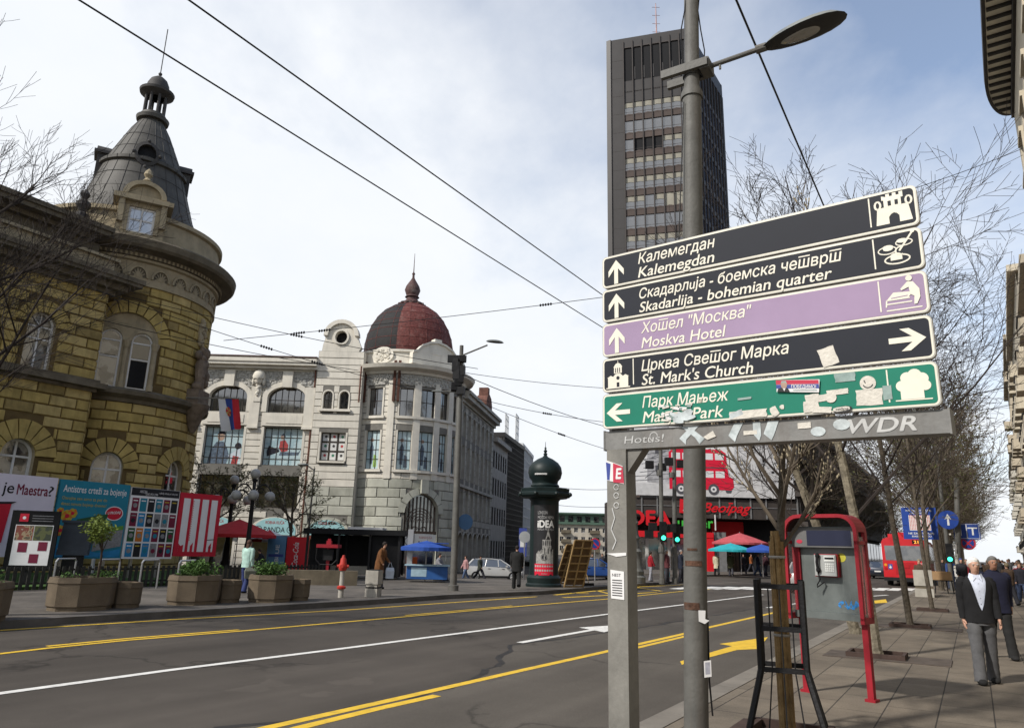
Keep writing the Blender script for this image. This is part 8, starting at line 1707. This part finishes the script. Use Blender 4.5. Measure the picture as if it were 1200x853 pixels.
for i, (x, y, c_, lab) in enumerate(((872, 672, (.02, .02, .025), 'person in black under the turquoise parasol'), (881, 671, (.22, .07, .02), 'person in orange brown top under the turquoise parasol'), (889, 675, (.02, .025, .05), 'person in dark blue with jeans by the parasol stall'), (898, 675, (.04, .015, .02), 'person in dark wine jacket at the right end of the parasol stall'), (906, 674, (.015, .015, .017), 'person in black jacket nearest the staked tree'))): person(lab, P2(x, y), R_(40 * i), 1.66 + .03 * i, top=c_, legs=(.03, .05, .10) if i == 2 else (.03, .03, .035))
person('dark clothed person crouching beside the drinks machine', at(308, 668, 39) * np.array([1, 1, 0]) + ZD * PZ, R_(-60), 1.7, (1.4, 1.5), (1.3, 1.4), (.6, .6), (.5, .6), (.02, .02, .03), lean=.4, seat=True); b = MB(); b.box(tr(at(308, 668, 39) * np.array([1, 1, 0]) + ZD * (PZ + .21)), (.5, .4, .42)); tag(b.build('wooden_seat', M_BLACKM), 'low dark seat under the crouching person', 'seat')
person('pedestrian in dark jacket close behind the concrete flower box', gp(1108, 690, RZ), R_(-15), 1.72, top=(.015, .017, .025), hair=(.02, .02, .02)); person('pedestrian in blue cap right of the stickered pole', ST(44, -.6, RZ), R_(-20), 1.75, top=(.02, .02, .03), hair=(.03, .06, .2))
# the crowd far down the right pavement
CC = [('dark', (.014, .014, .017)), ('dark', (.022, .022, .03)), ('brown', (.07, .045, .03)), ('white', (.45, .45, .46)), ('red', (.26, .02, .03)), ('blue', (.03, .06, .18)), ('beige', (.24, .20, .14)), ('grey', (.12, .12, .125))]
protos = []
for i, (nm, c_) in enumerate(CC):
    s_ = 34 + i * 3.1; tt_ = 3 * math.sin(i * 2.4) * .75; t, _ = person(f'pedestrian in {nm} top in the distant crowd on the right pavement', ST(s_, tt_, RZ), R_(-30 + (180 if i % 3 == 0 else 0)), 1.6 + .03 * i, (.3, .1), (-.25, .3), top=c_, legs=((.02, .02, .025), (.05, .07, .13))[i % 2], hair=((.02, .015, .01), (.08, .05, .03), (.2, .16, .1))[i % 3], group='crowd far down the right pavement', sub=0 if i > 2 else 1); protos.append(t)
rs = random.Random(15)
for k in range(48):
    t = protos[rs.choice((0, 0, 1, 1, 2, 3, 4, 5, 6, 7))]; c = t.copy(); COL.objects.link(c); s_ = 31 + k * 1.55 + rs.random(); c.location = tr(ST(s_, rs.uniform(-1.3, 2.4) + s_ * .03, RZ)); c.rotation_euler = (0, 0, R_(-30 + rs.uniform(-20, 20) + (180 if rs.random() < .5 else 0))); s2 = rs.uniform(.93, 1.05); c.scale = (s2, s2, s2)
    for ch in list(t.children): q = ch.copy(); COL.objects.link(q); q.parent = c
# ================================================================== VEHICLES
def car(label, pos, heading, paint, name='parked_car', L=4.15, Wd=1.7, Hh=1.47, front_lamps=True):
    t = thing(name, label, 'car', tr(pos), heading); hw = Wd / 2      # local: +X forward, Y left
    st = [(-L / 2, .42, .72, .80), (-L / 2 + .08, .28, .92, .92), (-L / 2 + .35, .22, .98, .97), (-.9, .20, .97, 1.0), (.2, .20, .93, 1.0), (.95, .21, .90, .99), (L / 2 - .5, .24, .78, .95), (L / 2 - .12, .28, .66, .86), (L / 2, .38, .56, .74)]
    b = MB(); rg = []
    for x, z0, z1, k in st:
        w = hw * k; rg.append([(x, -w * .86, z0), (x, -w, z0 + .14), (x, -w, (z0 + z1) / 2 + .04), (x, -w * .95, z1 - .05), (x, -w * .80, z1), (x, w * .80, z1), (x, w * .95, z1 - .05), (x, w, (z0 + z1) / 2 + .04), (x, w, z0 + .14), (x, w * .86, z0)])
    vs = [p for r in rg for p in r]; n = 10; b.add(vs, [(i * n + j, i * n + (j + 1) % n, (i + 1) * n + (j + 1) % n, (i + 1) * n + j) for i in range(len(rg) - 1) for j in range(n)] + [tuple(range(n)), tuple((len(rg) - 1) * n + j for j in range(n))])
    roof = [(-L / 2 + .62, .60, Hh - .06), (-.8, .64, Hh), (-.1, .64, Hh), (.42, .60, Hh - .07)]; q = []
    for x, w, z in roof: q.append([(x, -w, z - .03), (x, -w * .8, z), (x, w * .8, z), (x, w, z - .03), (x, w * .98, z - .07), (x, -w * .98, z - .07)])
    b.add([p for r in q for p in r], [(i * 6 + j, i * 6 + (j + 1) % 6, (i + 1) * 6 + (j + 1) % 6, (i + 1) * 6 + j) for i in range(3) for j in range(6)] + [tuple(range(6)), tuple(18 + j for j in range(6))])
    for sy in (-1, 1):
        for (x0, x1) in ((-L / 2 + .22, -L / 2 + .66), (-.62, -.52), (.30, .26), (1.18, .42)): b.tube([(x0, sy * .77, .94), (x1, sy * .61, Hh - .07)], .045 if x0 < -1 or x0 > 1 else .03, 6)
        b.box((.85, sy * (hw + .06), .98), (.14, .16, .12))
    b.build('body', mat('car_paint_%s' % label.split()[0], paint, .28, .05, 2, coat=.6, metal=.2), t, smooth=True, local=True, flat_angle=35)
    b = MB(); lo = [(-L / 2 + .25, -.76, .95), (1.15, -.76, .90), (1.15, .76, .90), (-L / 2 + .25, .76, .95)]; hi = [(-L / 2 + .64, -.60, Hh - .05), (.42, -.60, Hh - .08), (.42, .60, Hh - .08), (-L / 2 + .64, .60, Hh - .05)]
    b.hexa([lo[0], lo[1], lo[2], lo[3], hi[0], hi[1], hi[2], hi[3]]); b.build('window_glass', M_GLASSD, t, local=True)
    for sy in (-1, 1):
        for x in (-1.25, 1.28):
            c = (x, sy * (hw - .09), .31); b = MB(); prof = [(.20, -.09), (.29, -.1), (.315, -.05), (.315, .05), (.29, .1), (.20, .09)]
            def whl(pr, bb, mi=0):
                o = []; m = 22
                for r, y in pr: o += [(c[0] + r * math.cos(2 * math.pi * j / m), c[1] + sy * y, c[2] + r * math.sin(2 * math.pi * j / m)) for j in range(m)]
                bb.add(o, [(i * m + j, i * m + (j + 1) % m, (i + 1) * m + (j + 1) % m, (i + 1) * m + j) for i in range(len(pr) - 1) for j in range(m)], mi)
            whl(prof, b); bx = MB(); whl([(.37, .0), (.37, .112)], bx); whl([(.37, .105), (.31, .107)], bx)
            w = b.build('wheel', mat('tyre_rubber', (.015, .015, .015), .9, .2, 8), t, local=True, smooth=True); b = MB(); whl([(.0, .085), (.07, .095), (.18, .075), (.205, .08)], b); [b.tube([(c[0], c[1] + sy * .09, c[2]), (c[0] + .19 * math.cos(k * 1.2566), c[1] + sy * .085, c[2] + .19 * math.sin(k * 1.2566))], .02, 4) for k in range(5)]; b.build('rim', M_STEEL, w, local=True)
    for sy in (-1, 1):
        b = MB(); b.box((L / 2 - .13, sy * .60, .62), (.2, .32, .13), 0, -sy * .35); b.build('headlight', mat('lamp_glass', (.5, .5, .5), .1, 0), t, local=True)
        b = MB(); b.box((-L / 2 + .06, sy * .66, .80), (.1, .2, .26)); b.build('tail_light', mat('tail_lamp_red', (.35, .01, .01), .2, 0), t, local=True)
        b = MB(); [b.box((x, sy * hw * .985, .80), (.16, .03, .03)) for x in (-.35, .62)]; b.build('door_handle', M_BLACKM, t, local=True)
    b = MB(); b.box((-L / 2 - .0, 0, .62), (.03, .5, .11)); b.box((L / 2 + .0, 0, .42), (.03, .5, .11)); b.build('number_plate', MATS['card_white'], t, local=True)
    b = MB(); b.box((-L / 2 + .06, 0, .36), (.16, 1.4, .16)); b.box((L / 2 - .06, 0, .32), (.14, 1.2, .12)); b.box((0, hw - .02, .26), (2.0, .06, .1)); b.box((0, -hw + .02, .26), (2.0, .06, .1)); b.build('bumper', M_BLACKM, t, local=True)
    return t
car('silver hatchback passing left of the advertising column', GZ(578, 681, 52.5), R_(4), (.48, .48, .47), 'car')
car('blue hatchback behind the leaning boards', GZ(694, 679, 52), R_(2), (.02, .07, .25), 'car')
c = gp(946, 697, 0); car('silver estate car from behind in the bus lane beyond the staked tree', c + SD * 2.3 - ND * .1, R_(90 - 33), (.40, .40, .40), 'car', Hh=1.5)
c = gp(1030, 678, 0); car('dark car driving away left of the red bus', c + SD * 2, R_(90 - 33), (.02, .025, .04), 'car')
car('dark saloon car farther down the avenue beyond the crossing', ST(82, -9.5, 0), R_(90 - 33), (.03, .03, .035), 'car')
# red trolleybus seen from the rear
bc = (gp(1040, 687, 0) + gp(1090, 687, 0)) / 2; bc = gp(1063, 687, 0); t = thing('trolleybus', 'red trolleybus standing at the right kerb seen from behind', 'bus', tr(bc)); BX, BY = ND, SD
fbu = plane(bc * np.array([1, 1, 0]), ND, -SD); BWd = 1.27; Lb = 11.5
b = MB(); prof = [(-BWd, .38), (-BWd, 2.75), (-BWd + .12, 2.98), (-BWd + .4, 3.08), (BWd - .4, 3.08), (BWd - .12, 2.98), (BWd, 2.75), (BWd, .38)]; b.poly(fbu, prof, -Lb, 0, 0); b.poly(fbu, prof, -Lb, -Lb, 0)
b.ob(fbu, -.9, .9, 3.08, 3.32, -6, -.8, 0); b.ob(fbu, -.35, .35, 3.32, 3.45, -5, -1.5, 0)
b.build('body', mat('bus_red', (.46, .012, .018), .35, .08, 1.5, coat=.3), t)
b = MB(); b.poly(fbu, [(-1.08, 1.62), (1.08, 1.62), (1.1, 2.55), (-1.1, 2.55)], .0, .012, 0); b.build('rear_window', M_GLASSD, t)
fbl = plane(fbu(-BWd, 0, 0), SD, -ND); b = MB(); b.ob(fbl, .4, Lb - .3, 1.45, 2.6, 0, .012); b.build('side_window', M_GLASSD, t); fbr = plane(fbu(BWd, 0, -Lb), -SD, ND); b = MB(); b.ob(fbr, .3, Lb - .4, 1.45, 2.6, 0, .012); b.build('side_window', M_GLASSD, t)
b = MB(); b.ob(fbu, -.55, .55, .75, 1.5, .0, .02, 0); b.ob(fbu, -.5, -.05, .8, 1.05, .02, .035, 0); b.ob(fbu, .05, .5, .8, 1.05, .02, .035, 0); b.ob(fbu, -.25, .25, 1.15, 1.4, .02, .05, 0); b.build('engine_hatch', mat('bus_dark_red', (.33, .01, .015), .4, .1), t)
b = MB(); b.ob(fbu, .55, 1.0, 2.68, 2.92, .0, .02, 0); b.text(fbu, '21', .66, 2.71, .25, .18, .025, 1, 0, .02); b.build('route_sign', [M_BLACK, glow('amber_route_digits', (.9, .35, .05), .8)], t)
b = MB(); b.text(fbu, '2013', .72, 1.38, .4, .13, .006, 0); b.text(fbu, 'GSP', .78, 1.16, .3, .13, .006, 0); b.build('fleet_number', MATS['card_white'], t)
b = MB(); b.ob(fbu, -.98, -.72, 1.05, 1.38, .0, .01, 0); b.disc(fbu, -.85, 1.17, .07, .011, .012, 10, 1); b.line(fbu, [(-.87, 1.32), (-.84, 1.22), (-.78, 1.2)], .03, .012, 1); b.build('access_sticker', [MATS['sticker_blue'], MATS['card_white']], t)
for u in (-1.12, 1.12): b = MB(); b.disc(fbu, u, 1.32, .09, 0, .02, 14, 0); b.build('tail_light', mat('amber_lens', (.6, .25, .02), .3, 0), t); b = MB(); b.disc(fbu, u, 1.08, .09, 0, .02, 14, 0); b.build('tail_light', mat('tail_lamp_red', (.35, .01, .01)), t)
b = MB(); b.ob(fbu, -BWd - .01, BWd + .01, .33, .55, -.1, .05); b.build('bumper', M_BLACKM, t)
for (s_, u) in ((2.2, -1), (2.2, 1), (9, -1), (9, 1)): b = MB(); p = fbu(u * (BWd - .15), .48, -s_); b.tube([p - ND * .16, p + ND * .16], .48, 22); b.build('wheel', MATS['tyre_rubber'], t)
b = MB(); [b.tube([fbu(u, 3.45, -2.2), fbu(u, 3.75, -.2)], .03, 6) for u in (-.3, .3)]; b.build('trolley_pole', M_BLACKM, t)
# ================================================================== ROAD SIGNS, SIGNALS, POLES ON THE RIGHT
M_SBLUE = mat('sign_blue', (.012, .045, .24), .45, .08, 3)
def facing(c, w=1.0): return plane(c * np.array([1, 1, 0]), ND * w, -SD)
c = gp(1087, 697, RZ); t = thing('parking_board', 'blue no parking board with red striped panel on a post', 'road sign', tr(c)); f = facing(c); zt = at(1087, 595, float(c[1]))[2]; zb = at(1087, 632, float(c[1]))[2]; b = MB(); b.tube([c, c + ZD * (zt - RZ)], .035, 8); b.build('post', M_STEEL, t)
w = .74; b = MB(); b.ob(f, -w, w, zb, zt, .04, .07, 0); b.build('board', M_SBLUE, t); b = MB(); hB = zt - zb; b.ob(f, -w * .6, w * .62, zb + hB * .28, zt - hB * .24, .07, .075, 0)
for k in range(13): 
    for j in range(11): u = -w * .57 + k * .068; v = zb + hB * .30 + j * hB * .043; b.add([f(u, v, .077), f(u + .035, v, .077), f(u + .05, v + hB * .03, .077), f(u + .015, v + hB * .03, .077)], [(0, 1, 2, 3)], 1)
b.text(f, 'NE ZAUSTAVLJAJ', -w * .72, zt - hB * .12, w * 1.45, hB * .055, .078, 0, 0, .02); b.text(f, 'NAIZMENIČNO', -w * .5, zt - hB * .2, w * 1.0, hB * .05, .078, 0, 0, .02); b.text(f, 'NE ZAUSTAVLJAJ', -w * .7, zb + hB * .16, w * 1.45, hB * .055, .078, 0, 0, .02); b.text(f, 'RASKRSNICU', -w * .5, zb + hB * .07, w * 1.1, hB * .05, .078, 0, 0, .02); b.build('printed_text', [MATS['card_white'], mat('sign_red', (.4, .02, .03), .5, .05)], t)
c = gp(1124, 693, RZ); Y = float(c[1]); top = at(1121, 560, Y); t = thing('stickered_pole', 'grey pole plastered with torn posters carrying a round blue arrow sign', 'pole', tr(c)); b = MB(); b.tube([c, top], [.17, .13], 14); b.build('pole', M_POLE, t, smooth=True)
b = MB(); rs = random.Random(8)
for k in range(40): z = rs.uniform(.3, 3.0); h = rs.uniform(.08, .25); a = rs.uniform(180, 300); b.lathe([(.172, 0), (.173, h)], c + ZD * z, 8, rs.randrange(3), a, a + rs.uniform(25, 60))
b.build('poster_scrap', [M_PAPER, mat('scrap_grey', (.3, .3, .29), .9, .2), mat('scrap_white', (.55, .54, .52), .9, .1)], t)
f = facing(c); p = at(1111, 609, Y); zz = float(p[2]); u = float((p - c) @ ND); b = MB(); b.disc(f, u, zz, .50, .2, .24, 24, 0); b.poly(f, [(u - .05, zz - .3), (u + .05, zz - .3), (u + .05, zz + .08), (u + .16, zz + .02), (u, zz + .32), (u - .16, zz + .02), (u - .05, zz + .08)], .243, .243, 1); b.build('arrow_sign', [M_SBLUE, MATS['card_white']], t)
p = at(1116, 655, Y); u = float((p - c) @ ND); zz = float(p[2]); M_GRNL = glow('green_signal_light', (.05, .95, .55), 2.0)
def signal(t, f, u, zz, d, s=1.0): 
    b = MB(); b.ob(f, u - .15 * s, u + .15 * s, zz - .2 * s, zz + .75 * s, d - .2, d, 0); [b.disc(f, u, zz + .28 * s * k, .1 * s, d + .002, d + .004, 14, 0) for k in (1, 2)]; [b.arc(f, u, zz + .28 * s * k, .12 * s, 0, 180, .03, d + .05, 0, 10) for k in range(3)]
    w = b.build('signal_head', M_BLACKM, t); b = MB(); b.disc(f, u, zz, .11 * s, d + .004, d + .01, 16); b.build('green_lamp', M_GRNL, w)
signal(t, f, u - .1, zz, .3, 1.1)
c = ST(48, -1.2, RZ); top = at(1131, 565, float(c[1])); t = thing('lamp_mast', 'tall grey mast with blue direction plate and no stopping disc', 'pole', tr(c)); b = MB(); b.tube([c, c + ZD * 9.5], [.12, .08], 10); b.build('mast', M_POLE, t)
f = facing(c); Y = float(c[1]); p = at(1133, 623, Y); u = float((p - c) @ ND); zz = float(p[2]); b = MB(); b.ob(f, u - .62, u + .62, zz - .42, zz + .42, .15, .18, 0); b.ob(f, u - .58, u + .58, zz - .385, zz + .385, .18, .182, 1); b.ob(f, u - .56, u + .56, zz - .365, zz + .365, .182, .184, 0)
b.line(f, [(u - .3, zz - .22), (u - .3, zz + .2)], .09, .186, 1); b.line(f, [(u + .05, zz + .18), (u + .5, zz + .18)], .07, .186, 1); b.line(f, [(u + .28, zz + .18), (u + .28, zz - .2)], .08, .186, 1); b.line(f, [(u, zz - .36), (u, zz + .36)], .04, .186, 1); b.build('direction_plate', [M_SBLUE, MATS['card_white']], t)
p = at(1133, 636.5, Y); zz = float(p[2]); b = MB(); b.disc(f, u, zz, .36, .1, .14, 22, 1); b.disc(f, u, zz, .28, .141, .142, 22, 0); b.line(f, [(u - .2, zz + .2), (u + .2, zz - .2)], .07, .144, 1); b.line(f, [(u - .2, zz - .2), (u + .2, zz + .2)], .07, .1445, 1); b.build('no_stopping_disc', [M_SBLUE, MATS['sign_red']], t)
c = gp(1084, 699, RZ); t = thing('concrete_flower_box', 'pale concrete box with a dark slot behind the thin trees', 'planter', tr(c)); b = MB(); b.box(tr(c + ZD * .18), (.75, .6, .36), 0, -R_(30)); b.box(tr(c + ZD * .42), (.68, .54, .12), 1, -R_(30)); b.box(tr(c + ZD * .82), (.75, .6, .68), 0, -R_(30)); b.build('box', [M_CONCG, M_STONED], t)
c = gp(1104, 695, RZ) ; t = thing('street_table', 'small dark folding table with curved legs by the stickered pole', 'table', tr(c)); b = MB(); b.box(tr(c + ZD * .62), (1.0, .6, .05), 0, -R_(20)); b.build('table_top', M_BLACKM, t)
for i, j in ((-1, -1), (1, -1), (1, 1), (-1, 1)): b = MB(); b.tube([c + np.array([.42 * i, .22 * j, .6]), c + np.array([.46 * i, .25 * j, 0])], .025, 6); b.build('leg', M_BLACKM, t)
b = MB(); b.box(tr(c + ZD * .645 + ZD * .2), (.95, .5, .4), 0, -R_(20)); b.box(tr(c + ZD * 1.05 + np.array([0, -.0, 0])), (.9, .02, .02), 0, -R_(20)); tag(b.build('cardboard_box', mat('cardboard', (.33, .21, .11), .9, .12, 3)), 'open cardboard box standing on the small folding table', 'box')
# traffic lights on the plaza corner, ornate pole, round sign posts
for (x, y, xt, yl, lab) in ((776, 684, 774, 630, 'traffic light pole showing green, left one of the pair at the crossing'), (791, 683.5, 790, 632, 'traffic light pole showing green, right one of the pair at the crossing')):
    c = gp(x, y, PZ); Y = float(c[1]); top = at(xt, 520, Y); t = thing('traffic_light', lab, 'traffic light', tr(c), group='traffic lights at the plaza crossing'); b = MB(); b.tube([c, top], [.13, .10], 10); [b.lathe([(.16, 0), (.17, .2), (.16, .3)], c + ZD * z, 10) for z in (0, 1.6, 5.6)]; b.build('pole', M_POLE, t); f = plane(c * np.array([1, 1, 0]), (1, 0, 0)); p = at(xt + 3, yl, Y); signal(t, f, float(p[0] - c[0]) - .05, float(p[2]), .35, 1.1)
    b = MB(); z0 = float(p[2]); [b.ob(f, dx, dx + .42, z, z + .42, -.1, .2) for dx, z in ((-.85, z0 - .05), (-.65, z0 + .35), (.35, z0 + .3), (-.75, 7.0 - .9), (.3, 7.3 - 1.0))]; b.build('signal_back', M_BLACKM, t)
c = gp(743, 682.5, PZ); top = at(741, 480, float(c[1])); t = thing('iron_mast', 'ornate cast iron tram mast with a stout stepped base', 'pole', tr(c)); b = MB(); b.lathe([(.62, 0), (.62, .3), (.52, .38), (.55, .6), (.46, .75), (.42, 1.5), (.46, 1.6), (.34, 1.75), (.30, 2.2), (.36, 2.3), (.28, 2.5), (.24, 3.0), (.30, 3.1), (.2, 3.3), (.17, 5.9), (.2, 6.0), (.14, 6.1), (.12, float(top[2]))], c, 18); b.build('mast', mat('worn_grey_iron', (.14, .14, .13), .65, .25, 3, .2, 20), t, smooth=True, flat_angle=30)
for (x, Y, y, r, m_, lab, nm) in ((614, 50, 629, .38, mat('sign_back_grey', (.32, .33, .33), .5, .1), 'round grey sign back on a pole before the side street', 'round_sign'), (697, 49, 637, .36, M_SBLUE, 'blue and red no stopping sign above the blue car', 'no_stopping_sign')):
    c = GZ(x, 670, Y); f = plane(c * np.array([1, 1, 0]), (1, 0, 0)); zz = float(at(x, y, Y)[2]); t = thing(nm, lab, 'road sign', tr(c)); b = MB(); b.tube([c, c + ZD * (zz - c[2] + .3)], .04, 8); b.build('post', M_STEEL, t); b = MB(); b.disc(f, 0, zz, r, .04, .07, 22, 0)
    if 'blue' in lab: b.arc(f, 0, zz, r * .9, 0, 360, .08, .073, 1, 22); b.line(f, [(-.22, zz + .22), (.22, zz - .22)], .08, .074, 1)
    b.build('disc', [m_, MATS['sign_red']], t)
c = GZ(622, 665, 57); f = plane(c * np.array([1, 1, 0]), (1, 0, 0)); t = thing('hanging_shop_sign', 'blue upright shop sign in the mouth of the side street', 'sign', tr(c)); zz = float(at(613, 636, 57)[2]); b = MB(); b.ob(f, -.95, -.35, zz - 1.0, zz + 1.1, 0, .15, 0); b.ob(f, -.85, -.45, zz - .3, zz + .3, .15, .16, 1); b.build('panel', [MATS['sticker_blue'], MATS['card_white']], t); b = MB(); b.tube([c, c + ZD * (zz + 1 - c[2])], .05, 6); b.build('post', M_POLE, t)
# ================================================================== OVERHEAD WIRES
def wire(label, a, e, r, sag=0.0, n=14, cat='cable', name='overhead_wire', clamps=()):
    a, e = np.array(a, float), np.array(e, float); b = MB(); P = lambda q: a + (e - a) * q - ZD * sag * 4 * q * (1 - q); b.tube([P(k / n) for k in range(n + 1)], r, 5)
    for q in clamps:
        d = (e - a) / np.linalg.norm(e - a)
        for k in range(5): b.ell(P(q) + d * (k - 2) * .12, (.05, .05, .07), 6, 5)
    return tag(b.build(name, MATS.get('wire_black') or mat('wire_black', (.012, .012, .013), .6, 0)), label, cat)
def wst(t_, z, s0, s1): return ST(s0, t_, z), ST(s1, t_, z)
wire('lower left trolley wire running along the street to the sign', *wst(-5.74, 6, -6, 130), .0085)
wire('upper trolley wire running along the street to the sign', *wst(-4.95, 6, -6, 130), .0085)
wire('thick cable slanting down past the lamp arm to the sign', *wst(-1.66, 8, -8, 120), .014)
wire('thin span wire from the right houses to the sign edge', at(1199, 174, 26), at(1000, 243, 20), .012, .1)
wire('cross span wire from the ochre tower to the wire clamps', at(262, 399, 33), at(1040, 300, 30), .016, .25, clamps=(.12, .16, .50))
for (x0, y0, Y0, x1, y1, Y1, cl, lab) in ((100, 335, 30, 560, 432, 36, (.5,), 'upper wire crossing the ochre tower toward the store'), (60, 320, 28, 480, 455, 36, (.55, .7), 'second wire crossing the ochre tower with clamps'), (0, 345, 26, 420, 434, 36, (), 'lowest wire passing before the ochre tower'), (545, 440, 29, 760, 512, 40, (), 'wire from the kerb lamp down to the sign'), (555, 466, 40, 760, 499, 44, (.4,), 'wire from the store roof to the sign beam'), (560, 470, 40, 760, 540, 48, (.45,), 'lower wire from the store roof to the sign beam'), (540, 436, 40, 800, 458, 44, (), 'faint upper wire behind the kerb lamp'), (640, 569, 60, 740, 571, 60, (), 'faint level wire over the side street'), (640, 590, 70, 740, 592, 70, (), 'lower faint level wire over the side street'), (1105, 478, 34, 1199, 470, 36, (), 'faint wire right of the sign toward the balconies')): wire(lab, at(x0, y0, Y0), at(x1, y1, Y1), .016 if Y0 < 45 else .02, .25, clamps=cl)
